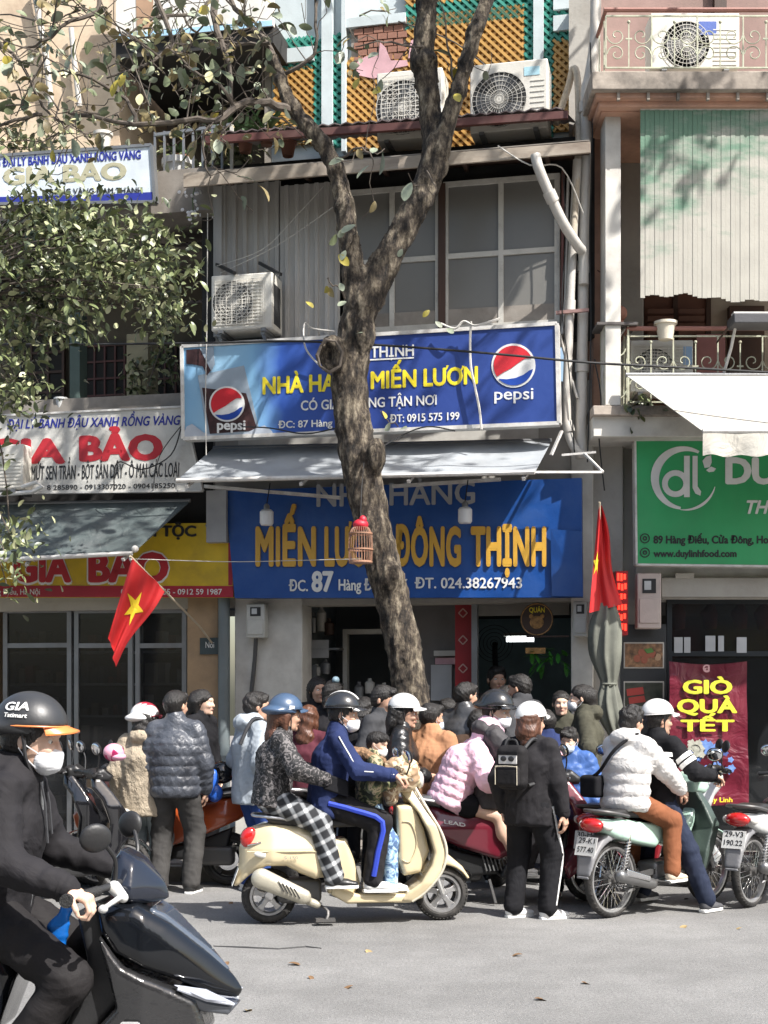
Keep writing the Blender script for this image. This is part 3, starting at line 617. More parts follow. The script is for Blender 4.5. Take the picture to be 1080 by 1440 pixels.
for i in range(-14, 14):
    for j in range(3):
        o = bpy.data.objects.new('paving_stone', pme); COL.objects.link(o); o.parent = pe; o.location = (i*.3+.1, 12.875+j*.3, .13+rnd.uniform(0,.004))
# patched crack and tar line in the road
cr = MB()
for pts in ([(300,1331),(345,1333),(392,1335),(430,1332),(452,1334)],):
    q = []
    for (x, y) in pts: dd = EYE*FPX/(y-HZ); q.append(((x-540)/FPX*dd, dd, .003))
    cr.tube(q, [.004,.008,.006,.008,.003], 5)
single('road_crack', None, None, cr, mat('tar', (.03,.03,.03), .7), kind='structure')

def window(T, F, x0, y0, x1, y1, w, cols, rows, fm, pm, bw=.045, parent=None, name='window', depth=.05, splits=None):
    a = F.p(x0, y0, w); b = F.p(x1, y1, w); f = MB(); xs = [a.x+(b.x-a.x)*i/cols for i in range(cols+1)]; zs = [b.z+(a.z-b.z)*i/rows for i in range(rows+1)] if splits is None else [b.z+(a.z-b.z)*q for q in splits]
    f.box(a.x, b.x, -w, -w+depth, a.z-bw, a.z); f.box(a.x, b.x, -w, -w+depth, b.z, b.z+bw); f.box(a.x, a.x+bw, -w+.001, -w+depth, b.z+bw, a.z-bw); f.box(b.x-bw, b.x, -w+.001, -w+depth, b.z+bw, a.z-bw)
    for x in xs[1:-1]: f.box(x-bw/2, x+bw/2, -w+.002, -w+depth, b.z+bw, a.z-bw)
    for z in zs[1:-1]: f.box(a.x+bw, b.x-bw, -w+.004, -w+depth, z-bw/2, z+bw/2)
    fr = T.part(name, f, fm, parent=parent, smooth=False)
    for i in range(cols):
        for j in range(len(zs)-1):
            p = MB(); p.box(xs[i]+bw*.4, xs[i+1]-bw*.4, -w+depth*.5, -w+depth*.5+.006, zs[j]+bw*.4, zs[j+1]-bw*.4); T.part('pane', p, pm, parent=fr, smooth=False)
    return fr
def lattice(T, F, x0, y0, x1, y1, w, m, cell=.085):
    a = F.p(x0, y0, w); b = F.p(x1, y1, w); W, H = b.x-a.x, a.z-b.z; mb = MB()
    for sg in (1, -1):
        k = -H if sg > 0 else 0
        c = -H
        while c < W:
            if sg > 0: x_0, z_0, x_1, z_1 = c, 0, c+H, H
            else: x_0, z_0, x_1, z_1 = c, H, c+H, 0
            # clip to 0..W
            t0 = max(0, (0-x_0)/H); t1 = min(1, (W-x_0)/H)
            if t1 > t0+.01:
                p = (a.x+x_0+H*t0, -w+(.012 if sg > 0 else 0), b.z+z_0+(z_1-z_0)*t0); q = (a.x+x_0+H*t1, -w+(.012 if sg > 0 else 0), b.z+z_0+(z_1-z_0)*t1)
                mb.bar(p, q, .028, .020, (0,1,0))
            c += cell
    mb.box(a.x, b.x, -w+.035, -w+.05, b.z, a.z); return T.part('lattice_panel', mb, m, smooth=False, kind='stuff')

# ================================================================== middle shophouse
MID = Thing('shophouse', 'narrow middle shophouse with teal and orange lattice above a grey sheet metal storey', 'building', FM, FM.p(570, 1200, 0))
P = MID.part
P('wall', B(FM, 300, 560, 838, 845, -.30, 0), WALLG)                            # band behind the signs
P('back_wall', B(FM, 330, 130, 838, 420, -5.2, -5.0), WALLG)
P('wall', B(FM, 335, 594, 757, 660, 0, .02), WALLW, smooth=False)
P('pillar', B(FM, 330, 838, 425, 1235, -.35, .02), WALLW, bevel=.01)
P('pillar', B(FM, 803, 600, 834, 1235, -.4, .05), WALLW, bevel=.01)
P('pillar', B(FM, 834, 560, 876, 1235, -.4, -.02), WALLG, bevel=.01)
P('side_wall', B(FM, 800, 0, 835, 600, -5, -.31), WALLG)
# shop interior
m_ = MB(); a, b = FM.p(425, 838, -.35), FM.p(803, 1235, -.35)
x0, x1, zt, zb = a.x, b.x, a.z, .12
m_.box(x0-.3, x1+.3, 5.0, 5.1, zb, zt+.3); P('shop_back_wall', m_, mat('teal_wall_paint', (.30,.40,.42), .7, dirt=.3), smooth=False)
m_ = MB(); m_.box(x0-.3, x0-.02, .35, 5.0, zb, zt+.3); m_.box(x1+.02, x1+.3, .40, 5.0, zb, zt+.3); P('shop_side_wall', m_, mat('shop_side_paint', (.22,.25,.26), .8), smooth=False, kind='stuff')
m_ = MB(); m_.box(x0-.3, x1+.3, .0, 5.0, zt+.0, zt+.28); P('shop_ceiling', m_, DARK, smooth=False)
m_ = MB(); m_.box(x0-.3, x1+.3, .0, 5.0, .131, .14); P('shop_floor', m_, PAVE, smooth=False)
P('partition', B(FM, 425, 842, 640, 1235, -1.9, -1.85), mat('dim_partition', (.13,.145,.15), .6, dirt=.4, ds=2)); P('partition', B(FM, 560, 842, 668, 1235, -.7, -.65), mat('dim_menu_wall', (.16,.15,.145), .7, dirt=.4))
P('door_post', B(FM, 663, 842, 671, 1235, -.3, -.2), STEEL); P('door_post', B(FM, 428, 862, 434, 1235, -1.0, -.95), STEEL); P('lintel', B(FM, 610, 915, 662, 922, -.62, -.55), FRAME); P('lintel', B(FM, 484, 885, 560, 891, -.9, -.8), FRAME); P('door_post', B(FM, 482, 885, 488, 1100, -.9, -.8), FRAME)
P('lintel', B(FM, 672, 846, 800, 864, -.6, -.5), WALLG)
# upper storey: sheet metal wall, windows
def corr(F, x0, y0, x1, y1, w, amp=.02, pitch=.10, trap=True):
    a = F.p(x0, y0, w); b = F.p(x1, y1, w); n = int((b.x-a.x)/pitch); mb = MB(); pts = []
    for i in range(n):
        X = a.x+(b.x-a.x)*i/n; s = (b.x-a.x)/n
        pts += [(X, 0), (X+s*.42, 0), (X+s*.52, amp), (X+s*.84, amp), (X+s*.94, 0)]
    pts.append((b.x, 0)); vs = []
    for x, d in pts: vs += [(x, -w-d, b.z), (x, -w-d, a.z), (x, -w+.004-d, b.z), (x, -w+.004-d, a.z)]
    fs = []
    for i in range(len(pts)-1): k = i*4; fs += [(k, k+4, k+5, k+1), (k+2, k+3, k+7, k+6), (k+1, k+5, k+7, k+3), (k, k+2, k+6, k+4)]
    return mb.add(vs, fs)
for (xa, xb, ww) in ((305, 395, .30), (394, 478, .33)): P('metal_sheet', corr(FM, xa, 262, xb, 472, ww), METG, smooth=False)
P('corner_trim', B(FM, 303, 262, 312, 472, .0, .335), METG); P('box_floor', B(FM, 303, 455, 790, 474, -.1, .30), CONC); P('box_side', B(FM, 300, 240, 303, 474, -1, .30), METG)
window(MID, FM, 484, 268, 619, 462, .31, 2, 2, FRAME, FROST, .05, splits=[0,.49,1]); window(MID, FM, 623, 256, 787, 456, .31, 2, 2, FRAME, FROST, .05, splits=[0,.50,1])
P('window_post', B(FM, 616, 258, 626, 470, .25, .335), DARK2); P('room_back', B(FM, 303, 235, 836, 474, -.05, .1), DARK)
# lattice storey
P('parapet_wall', B(FM, 378, -140, 836, 215, -1.3, -.62), PALEB)
for (xa, ya, xb, yb, mm) in ((385, 97, 441, 200, ORNG), (385, 84, 440, 97, TEAL), (441, 56, 453, 200, TEAL), (466, 48, 480, 205, TEAL), (385, 56, 441, 70, TEAL), (572, 24, 737, 200, ORNG), (488, 82, 572, 205, ORNG), (570, 8, 738, 24, TEAL), (737, -60, 751, 190, TEAL), (763, -60, 778, 190, TEAL), (778, 56, 828, 180, ORNG), (778, 38, 830, 54, TEAL), (778, 8, 832, 22, TEAL), (778,-60,832,-20,ORNG), (570,-60,737,-8,ORNG)):
    lattice(MID, FM, xa, ya, xb, yb, -.55, mm)
for (xa, xb) in ((452, 467), (480, 486), (750, 764)): P('post', B(FM, xa, -140, xb, 212, -.62, -.50), PALEB)
for (xa, ya, xb, yb) in ((385, 70, 441, 84), (778, 22, 831, 38), (778, -8, 831, 8), (486, 26, 570, 30)): P('beam', B(FM, xa, ya, xb, yb, -.62, -.51), PALEB)
bk = Thing('brick_infill', 'patch of bare old bricks between lattice panels high on the middle house', 'brick wall', FM, FM.p(490, 80, -.55))
bme = {}
a, b = FM.p(498, 30, -.54), FM.p(568, 82, -.54); cols_, rows_ = 5, 6; bw_, bh_ = (b.x-a.x)/cols_, (a.z-b.z)/rows_
q = MB(); q.box(0, bw_-.012, 0, .06, 0, bh_-.012); bme = mk_mesh('brick', q.v, q.f, False); bme.materials.append(BRK)
for j in range(rows_):
    for i in range(cols_): bk.piece('brick', bme, None, Matrix.Translation(Vector((a.x+i*bw_+(bw_*.4 if j % 2 else 0)-bk.o.x, -(-.54)-rnd.uniform(0,.012)-bk.o.y, b.z+j*bh_-bk.o.z))))
bk.part('mortar', B(FM, 494, 26, 576, 86, -.61, -.565), CONC)
pk = MB(); a = FM.p(540, 80, -.53)
pk.prism([(a.x+x*.0072, a.z+z*.0072) for x, z in ((-16,-30),(8,-26),(14,-18),(36,-16),(34,-8),(10,-6),(2,14),(-6,22),(-8,2),(-20,6),(-40,-2),(-42,-22))], .53, .545)
pk.prism([(a.x+(x+8)*.0072, a.z+(z+8)*.0072) for x, z in ((32,12),(40,14),(38,-10),(28,-14))], .53, .545); P('peeling_plaster', pk, PINKP, smooth=False, kind='stuff')
# ------------ roof over the sheet metal storey
RF = Thing('canopy_roof', 'rusty sheet canopy with grey fascia over the top windows of the middle house', 'canopy', FM, FM.p(550, 230, .5))
a0, a1 = FM.p(330, 205, -.3), FM.p(810, 172, -.3); b0, b1 = FM.p(262, 240, .80), FM.p(826, 200, .80)
def tile_strip(i, n=60):
    mb = MB(); vs = []; 
    for j in range(n+1):
        t = j/n; p = a0.lerp(a1, t); q = b0.lerp(b1, t) if False else Vector((p.x-.05, -.62, p.z-.23)); h = .02 if j % 2 else 0
        vs += [(p.x, p.y, p.z+h), (q.x, q.y, q.z+h), (p.x, p.y, p.z+h-.012), (q.x, q.y, q.z+h-.012)]
    fs = []
    for j in range(n): k = 4*j; fs += [(k, k+1, k+5, k+4), (k+2, k+6, k+7, k+3), (k+1, k+3, k+7, k+5)]
    return mb.add(vs, fs)
RF.part('corrugated_sheet', tile_strip(0), ROOFT, smooth=False)
q = MB(); q.bar((a0.x-.0, -.60, a0.z-.29), (a1.x, -.60, a1.z-.29), .05, .07); RF.part('red_gutter', q, RED_P)
q = MB(); q.add([tuple(FM.p(258, 244, .95)), tuple(FM.p(830, 199, .95)), tuple(FM.p(830, 214, .95)), tuple(FM.p(258, 263, .95))], [(0,1,2,3)])
vs = q.v; q = MB(); q.add(vs+[(x, y+.03, z) for x, y, z in vs], [(0,1,2,3),(7,6,5,4),(0,4,5,1),(1,5,6,2),(2,6,7,3),(3,7,4,0)]); RF.part('fascia', q, FASC, smooth=False)
q = MB(); c0, c1, c2, c3 = FM.p(260, 250, .92), FM.p(829, 204, .92), FM.p(829, 230, -.4), FM.p(290, 262, -.4); q.sheet(lambda u, v: c0.lerp(c1, u).lerp(c3.lerp(c2, u), v), 12, 3, .02, (0,0,1)); RF.part('soffit', q, DARK2)
q = MB(); q.sheet(lambda u, v: (c0+Vector((0,0,.05))).lerp(c1+Vector((0,0,.05)), u).lerp((c3+Vector((0,0,.12))).lerp(c2+Vector((0,0,.12)), u), v), 12, 3, .01, (0,0,1)); RF.part('top_sheet', q, CONC)
for t in (.1,.3,.5,.7,.9):
    p = c0.lerp(c1, t); r_ = MB(); r_.bar(p+Vector((0,0,-.03)), c3.lerp(c2, t)+Vector((0,0,-.05)), .04, .05); RF.part('rafter', r_, DARK2)

# ================================================================== left shophouse
LFT = Thing('shophouse', 'left shophouse with shaded balconies, cream upper wall and glazed sweet shop', 'building', FM, FM.p(100, 1200, 0)); P = LFT.part
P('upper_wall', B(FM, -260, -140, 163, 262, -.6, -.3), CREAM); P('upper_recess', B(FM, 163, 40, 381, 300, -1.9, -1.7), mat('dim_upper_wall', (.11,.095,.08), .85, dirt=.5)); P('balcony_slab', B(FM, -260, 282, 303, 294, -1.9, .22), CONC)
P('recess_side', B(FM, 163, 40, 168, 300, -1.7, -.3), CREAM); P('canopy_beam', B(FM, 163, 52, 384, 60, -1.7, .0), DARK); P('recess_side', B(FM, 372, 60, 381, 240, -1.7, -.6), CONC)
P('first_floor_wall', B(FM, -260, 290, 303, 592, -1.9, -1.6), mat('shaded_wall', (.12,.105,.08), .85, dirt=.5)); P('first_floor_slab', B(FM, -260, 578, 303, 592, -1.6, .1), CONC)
P('pillar', B(FM, 178, 470, 208, 578, -.9, -.6), mat('pale_yellow_post', (.30,.27,.17), .8, dirt=.4)); P('pillar', B(FM, 98, 440, 112, 578, -.7, -.5), mat('green_post', (.06,.09,.08), .7)); P('pillar', B(FM, 284, 294, 302, 690, -1.6, -.0), DARK)
window(LFT, FM, 118, 486, 176, 578, -1.45, 4, 4, RED_P, DARK, .022, name='red_window'); window(LFT, FM, 216, 486, 262, 578, -1.45, 3, 4, RED_P, DARK, .022, name='red_window'); window(LFT, FM, 20, 470, 90, 578, -1.45, 3, 4, DARK2, DARK, .03)
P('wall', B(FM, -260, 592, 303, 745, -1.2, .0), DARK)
for k, (ya, yb) in enumerate(((300, 330), (345, 372), (385, 412), (428, 440))):      # old sheets over the recessed balcony
    q = MB(); p0, p1 = FM.p(212, ya, .1-.2*k), FM.p(303, ya, .1-.2*k); q.sheet(lambda u, v: Vector((p0.x+(p1.x-p0.x)*u, p0.y+.55*v, p0.z+.16*v+.014*math.cos(u*16*math.pi))), 32, 2, .006, (0,0,1)); P('roof_sheet', q, ROOFT)
P('pillar', B(FM, 263, 838, 307, 1235, -.35, .02), WALLT, bevel=.008); P('pillar', B(FM, -260, 838, -10, 1235, -.35, .02), WALLT); P('lintel', B(FM, -12, 838, 265, 856, -.3, .02), WALLG)
# glazed shopfront with goods on shelves behind
for (xa, xb) in ((4, 100), (104, 186), (190, 262)):
    window(LFT, FM, xa, 856, xb, 1230, -.06, 1, 2, STEEL, mat('shop_glass', (.02,.022,.024), .05, alpha=.50, bump=0), .05, name='glass_door', splits=[0,.86,1])
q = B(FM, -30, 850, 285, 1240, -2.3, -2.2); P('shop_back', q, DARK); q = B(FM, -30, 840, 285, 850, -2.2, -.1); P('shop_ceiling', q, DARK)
for (xa, xb) in ((8, 98), (106, 182), (196, 258)):
    sh_ = MB(); n = 6; a = FM.p(xa, 880, -.8); b = FM.p(xb, 1200, -.8)
    cs = Thing('display_shelf', {8: 'dark display shelf of dim packets behind the left glass door', 106: 'dark display shelf of dim packets behind the middle glass door', 196: 'dark display shelf of dim packets behind the glass door beside the tan wall'}[xa], 'shelf', FM, (a.x, .8, .13), group='display shelves in the sweet shop')
    for j in range(n): z = .35+j*.36; sb = MB(); sb.box(a.x, b.x, .8, 1.15, z, z+.025); cs.part('shelf', sb, STEEL)
    for x in (a.x, b.x-.03): sb = MB(); sb.box(x, x+.03, .8, .84, .13, a.z); cs.part('upright', sb, STEEL)
    cols8 = [mat('pack_red', (.13,.03,.025), .5), mat('pack_cream', (.20,.19,.16), .5), mat('pack_dark', (.03,.035,.03), .5), mat('pack_blue', (.05,.06,.09), .5), mat('pack_brown', (.10,.07,.04), .5)]
    for j in range(n):
        x = a.x+.05
        while x < b.x-.1:
            w_ = rnd.uniform(.04,.11); h_ = rnd.uniform(.07,.25); sb = MB(); sb.box(x, x+w_, .84, 1.0, .375+j*.36, .375+j*.36+h_)
            pk_ = single('packet', 'dim sweet packet standing on a shelf behind the shop glass', 'packet', sb, rnd.choice(cols8), FM, (x, .84, .375+j*.36), group='packets on the shop shelves', smooth=False); x += w_+rnd.uniform(.01,.06)
# ================================================================== right shophouse
RGT = Thing('shophouse', 'right shophouse with salmon cornice, scrolled balconies and green shop board', 'building', FR, FR.p(960, 1200, 0)); P = RGT.part
P('pilaster', B(FR, 834, 118, 850, 612, -.4, .06), SALMON, bevel=.008); P('wall', B(FR, 850, 118, 853, 612, -1.2, .0), WALLW); P('reveal', B(FR, 846, 150, 852, 600, -1.3, .04), WALLW); 
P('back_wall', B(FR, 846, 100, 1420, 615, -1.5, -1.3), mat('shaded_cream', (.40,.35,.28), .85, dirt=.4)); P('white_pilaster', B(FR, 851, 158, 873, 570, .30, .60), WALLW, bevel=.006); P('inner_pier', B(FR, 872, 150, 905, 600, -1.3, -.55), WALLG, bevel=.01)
P('balcony_slab', B(FR, 832, 100, 1420, 126, -1.3, .95), STAIN, bevel=.01); P('cornice', B(FR, 838, 126, 1420, 137, -1.3, .88), SALMON, bevel=.01); P('cornice', B(FR, 842, 137, 1420, 150, -1.3, .80), SALMON, bevel=.01); P('beam', B(FR, 846, 150, 1420, 158, -1.3, .70), SALMON)
for k in range(16): P('dentil', B(FR, 868+k*42, 127, 872+k*42, 140, .87, .91), STAIN)
P('balcony_slab', B(FR, 834, 570, 1420, 584, -1.3, .62), STAIN, bevel=.01); P('balcony_slab', B(FR, 834, 584, 1420, 614, -1.3, .55), WALLW, bevel=.008)
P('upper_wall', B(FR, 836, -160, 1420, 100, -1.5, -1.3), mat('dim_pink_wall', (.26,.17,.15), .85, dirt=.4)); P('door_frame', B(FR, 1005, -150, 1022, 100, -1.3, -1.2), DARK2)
sh = MB(); window(RGT, FR, 900, 330, 1000, 575, -1.25, 2, 1, DARK2, mat('louvred_shutter', (.12,.05,.03), .6), .05, name='shutter'); 
a = FR.p(905, 430, -1.2); b = FR.p(996, 575, -1.2)
for i in range(14):
    for (u0, u1) in ((.06,.46),(.54,.94)): sl = MB(); z = b.z+(a.z-b.z)*i/14; sl.box(a.x+(b.x-a.x)*u0, a.x+(b.x-a.x)*u1, 1.19, 1.215, z, z+.05, rotm('X', 25)); P('slat', sl, mat('louvred_shutter', (0,0,0)))
P('door', B(FR, 1026, 430, 1075, 575, -1.3, -1.2), DARK2); P('pink_panel', B(FR, 980, 470, 1020, 575, -1.25, -1.15), mat('pink_board', (.38,.18,.18), .6))
# ground floor right
P('wall', B(FR, 834, 612, 895, 1235, -.6, -.10), WALLG); P('lintel', B(FR, 895, 612, 1420, 842, -.5, .0), WALLW); P('roller_box', B(FR, 930, 812, 1420, 840, .0, .10), WALLG, bevel=.008); P('roller_slot', B(FR, 950, 806, 976, 813, .10, .11), FRAME)
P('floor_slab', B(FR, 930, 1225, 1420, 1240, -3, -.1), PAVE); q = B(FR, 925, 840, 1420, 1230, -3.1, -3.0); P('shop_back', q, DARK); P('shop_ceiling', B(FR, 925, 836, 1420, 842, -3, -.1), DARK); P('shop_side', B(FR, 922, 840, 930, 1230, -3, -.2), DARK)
window(RGT, FR, 938, 842, 1240, 1228, -.12, 2, 2, mat('dark_aluminium', (.03,.035,.04), .4, metal=.5), mat('shop_glass', (0,0,0)), .05, name='glass_door', splits=[0,.80,1])
for (xa, ya, wd_) in ((948, 896, 12), (962, 896, 9), (992, 894, 14), (1010, 894, 8), (1036, 896, 14)):      # pale frosted marks on the glass
    P('glass_decal', B(FR, xa, ya, xa+wd_, ya+22, -.115, -.113), mat('frosted_print', (.45,.46,.47), .5), smooth=False)
for k, xx in enumerate((955, 1000, 1042, 1075)): single('hanging_meat', ['dark reddish goods hanging inside the right shop window, the one nearest the pillar','dark reddish goods hanging behind the frosted glass mark','dark reddish goods hanging above the maroon banner edge','dark reddish goods hanging at the picture edge'][k], 'goods', MB().tube([FR.p(xx, 848, -.6), FR.p(xx-3, 862, -.6), FR.p(xx, 885, -.6)], [.03,.09,.06], 10), mat('dull_red_goods', (.14,.02,.02), .5), FR, FR.p(xx, 885, -.6), group='goods hanging in the right shop')

# roller blind
bl = Thing('roller_blind', 'faded slatted blind with green paint remains hanging from the right balcony', 'blind', FR, FR.p(900, 156, .72)); a = FR.p(900, 156, .72); b = FR.p(1420, 420, .72)
n = 78
for i in range(n):
    x = a.x+(b.x-a.x)*i/n; wv = (b.x-a.x)/n; zb_ = b.z+.03*math.sin(i*.22)+.015*math.sin(i*.9)+rnd.uniform(-.004,.004); q = MB(); q.box(x, x+wv*.955, -.745-.004*(i % 2), -.735, zb_, a.z, None); 
    bl.part('slat', q, BLINDM, smooth=False)
q = MB(); q.box(a.x+.01, b.x, -.728, -.722, b.z+.06, a.z); bl.part('backing_cloth', q, mat('blind_backing', (.25,.22,.17), .9)); q = MB(); q.tube([(a.x, -.73, a.z+.02), (b.x, -.73, a.z+.02)], .03, 8); bl.part('roller', q, PVC)
# railings with scrolls
def spiral(cx, cz, r, turns, sg, y, start=0.0, n=22):
    pts = []
    for i in range(n+1):
        t = i/n; rr = r*(1-.82*t); a_ = start+sg*turns*2*math.pi*t; pts.append((cx+rr*math.cos(a_), y, cz+rr*math.sin(a_)))
    return pts
def railing(label, F, x0, ytop, x1, ybot, w, side=True):
    a = F.p(x0, ytop, w); b = F.p(x1, ybot, w); T = Thing('balcony_railing', label, 'railing', F, (a.x, -w, b.z)); H = a.z-b.z
    q = MB(); q.tube([(a.x-.02, -w, a.z), (b.x, -w, a.z)], .022, 8); T.part('handrail', q, RAILR)
    for z in (a.z-.10*H/.45*.45, b.z+.03): q = MB(); q.bar((a.x, -w, z), (b.x, -w, z), .014, .014); T.part('rail', q, RAILM)
    n = int((b.x-a.x)/.42); z0, z1 = b.z+.03, a.z-.10*H; hc = (z0+z1)/2
    for i in range(n+1):
        x = a.x+i*.42; q = MB(); q.bar((x, -w, z0), (x, -w, z1), .013, .013); T.part('baluster', q, RAILM)
        if i < n:
            for sg in (1,-1):
                xc = x+.21-sg*.115; q = MB(); q.tube(spiral(xc-sg*.0, hc+.10*H, .088, 1.2, sg, -w-.002, math.pi/2*0+(math.pi if sg > 0 else 0)), .0062, 5); T.part('scroll', q, RAILM)
                q = MB(); q.tube(spiral(xc, hc-.20*H, .085, 1.2, -sg, -w-.002, (math.pi if sg > 0 else 0)), .0062, 5); T.part('scroll', q, RAILM)
            x += .21; q = MB(); q.bar((x, -w, z0), (x, -w, z1-.06), .011, .011); q.ball((x, -w, z1-.055), .016, 8, 6); q.box(x-.03, x+.03, -w-.006, -w+.006, hc+.02, hc+.035); T.part('baluster', q, RAILM)
    if side:
        for k in range(3): q = MB(); q.bar((a.x, -w+.3*k+.1, z0), (a.x, -w+.3*k+.1, z1), .012, .012); T.part('baluster', q, RAILM)
        q = MB(); q.tube([(a.x, -w, a.z), (a.x, -w+.95, a.z)], .018, 6); T.part('handrail', q, RAILR)
    return T
railing('scrolled pale green balcony railing on top of the salmon cornice', FR, 852, 14, 1400, 100, .88); railing('scrolled pale green balcony railing under the slatted blind', FR, 884, 462, 1400, 570, .55)
q = MB(); a = FR.p(846, 470, .5); b = FR.p(884, 570, .5)
T = Thing('railing_post', 'iron balcony corner post topped by a terracotta ball', 'post', FR, (a.x+.13, -.5, b.z))
for x in (a.x+.02, a.x+.24):
    for y in (-.56,-.34): q = MB(); q.bar((x, y, b.z), (x, y, a.z+.06), .016, .016); T.part('upright', q, RAILM)
for k in range(3): q = MB(); q.tube(spiral(a.x+.13, b.z+.12+k*.2, .085, 1.2, 1 if k % 2 else -1, -.565), .007, 5); T.part('scroll', q, RAILM)
q = MB(); q.box(a.x-.06, a.x+.32, -.62, -.28, a.z+.06, a.z+.085); T.part('cap_plate', q, mat('dark_grey_stone', (.09,.08,.075), .8)); c = FR.p(871, 441, .45)
q = MB(); q.ball(c, .075, 20, 14); q.tube([c-Vector((0,0,.10)), c-Vector((0,0,.06))], [.06,.03], 12); T.part('ball', q, TERRA)
def pot(label, F, px, py, w, r, m, h=.16, plant=None, group=None):
    c = F.p(px, py, w); T = Thing('plant_pot', label, 'plant pot', F, c, group=group); q = MB(); q.lathe([(0,0),(r*.62,0),(r*.9,h*.85),(r*1.05,h*.85),(r*1.05,h),(r*.92,h),(r*.88,h*.8),(0,h*.78)], c, n=18); T.part('pot', q, m)
    if plant: plant(T, c+Vector((0,0,h*.8)))
    return T
def leaf_mesh(L, W, m, fold=.25, curl=.15):
    mb = MB(); prof = [(0,.04),(.12,.42),(.35,.82),(.6,1.0),(.82,.78),(.95,.35),(1,.02)]; vs = []; n = len(prof)
    for t, w_ in prof:
        z = -curl*L*t*t
        vs += [(L*t, -W*w_/2, z+fold*W*w_/2), (L*t, 0, z), (L*t, W*w_/2, z+fold*W*w_/2)]
    fs = []
    for i in range(n-1): k = 3*i; fs += [(k, k+3, k+4, k+1), (k+1, k+4, k+5, k+2)]
    mb.add(vs, fs); me = mk_mesh('leaf', mb.v, mb.f, True, 180); me.materials.append(m); return me
def sword_plant(T, c, n=22, L=.5, m=None, up=.8, seed=1):
    r = random.Random(seed); m = m or mat('sword_leaf', (.06,.11,.045), .5, var=.3)
    for i in range(n):
        a_ = r.uniform(0, 6.28); l = L*r.uniform(.6,1.1); el_ = r.uniform(.3,1.35)*up; d = Vector((math.cos(a_), math.sin(a_)*.6, 0)); p = [c+d*l*t*math.cos(el_)+Vector((0,0,l*t*math.sin(el_)-l*.35*t*t*t)) for t in (0,.35,.7,1)]
        q = MB(); s_ = Vector((-d.y, d.x, 0)).normalized(); ww = (.010,.022,.016,.001); vs = []
        for pp, w_ in zip(p, ww): vs += [pp-s_*w_+Vector((0,0,.004)), pp, pp+s_*w_+Vector((0,0,.004))]
        q.add(vs, [(3*k, 3*k+3, 3*k+4, 3*k+1) for k in range(3)]+[(3*k+1, 3*k+4, 3*k+5, 3*k+2) for k in range(3)]); T.part('leaf', q, m)
pot('cream plastic bucket pot standing on the balcony rail', FR, 936, 478, .55, .105, mat('cream_plastic', (.62,.56,.45), .5), .17)

# ---------------------------------------------------------------- AC units
def ac(label, F, x0, y0, x1, y1, w, fan, dep=.32, side=None, vents=True, logo=None):
    a = F.p(x0, y0, w); b = F.p(x1, y1, w); W, H = b.x-a.x, a.z-b.z; T = Thing('air_conditioner', label, 'air conditioner', F, (a.x+W/2, -w+dep/2, b.z), group=None)
    q = MB(); q.box(a.x, b.x, -w, -w+dep, b.z+.03, a.z); body = T.part('casing', q, ACW, bevel=.012)
    cx, cz, r = a.x+W*fan[0], b.z+H*fan[1], H*fan[2]
    q = MB(); q.lathe([(r, -.004), (r*.97, .001), (0, .001)], (cx, -w-.001, cz), 'y', 28); T.part('fan_recess', q, ACD)
    q = MB()
    for k in range(3):
        a_ = k*2.094+.4; q.sheet(lambda u, v: (cx+r*.88*(.15+.85*u)*math.cos(a_+v*1.25+.3*u), -w-.010-.006*math.sin(v*3), cz+r*.88*(.15+.85*u)*math.sin(a_+v*1.25+.3*u)), 4, 5, .003)
    T.part('fan', q, mat('fan_grey', (.11,.11,.11), .5), kind='stuff')
    q = MB()
    for k in range(1, 7): q.lathe([(r*k/6-.002, -.0), (r*k/6+.002, -.0), (r*k/6+.002, .004), (r*k/6-.002, .004), (r*k/6-.002, -.0)], (cx, -w-.022, cz), 'y', 26)
    for k in range(16): t = math.pi*k/16; q.bar((cx-r*math.cos(t), -w-.018, cz-r*math.sin(t)), (cx+r*math.cos(t), -w-.018, cz+r*math.sin(t)), .003, .003, (0,1,0))
    T.part('grille', q, ACW, kind='stuff')
    if vents == 'full':
        q = MB()
        for k in range(14): z = b.z+.08+(H-.14)*k/13; q.box(a.x+.04, b.x-W*.16, -w-.020, -w-.013, z, z+.006)
        for k in range(10): x = a.x+.05+(W*.78)*k/9; q.box(x, x+.005, -w-.024, -w-.020, b.z+.08, a.z-.06)
        T.part('front_grille', q, ACW, kind='stuff')
    q = MB(); X0 = cx+r*1.06
    if X0 < b.x-.1 and vents is True:
        for k in range(9): z = b.z+H*.10+H*.075*k; q.box(X0+.02, b.x-.03, -w-.006, -w+.002, z, z+.008)
        T.part('louvres', q, ACW, kind='stuff')
    q = MB()
    for k in range(8): y = -w+.05+k*.028; q.box(b.x-.001, b.x+.006, y, y+.010, b.z+.08, a.z-.10)
    T.part('side_louvres', q, ACW if side is None else ACD, kind='stuff')
    for xx in (a.x+.12*W, b.x-.18*W): q = MB(); q.box(xx, xx+.05, -w-.02, -w+dep+.02, b.z, b.z+.03); T.part('foot', q, STEEL)
    if logo:
        q = MB(); q.box(b.x-W*logo[0], b.x-W*logo[1], -w-.004, -w+.001, a.z-H*logo[3], a.z-H*logo[2]); T.part('badge', q, mat('ac_badge_'+logo[4], {'blue': (.05,.10,.35), 'teal': (.35,.55,.62), 'lightblue': (.30,.45,.65)}[logo[4]], .5))
    return T, a, b
T, a, b = ac('old cream air conditioner bolted to the sheet metal wall above the soft drink sign', FM, 297, 388, 383, 465, .72, (.36,.52,.36), .34, vents='full', side=1)
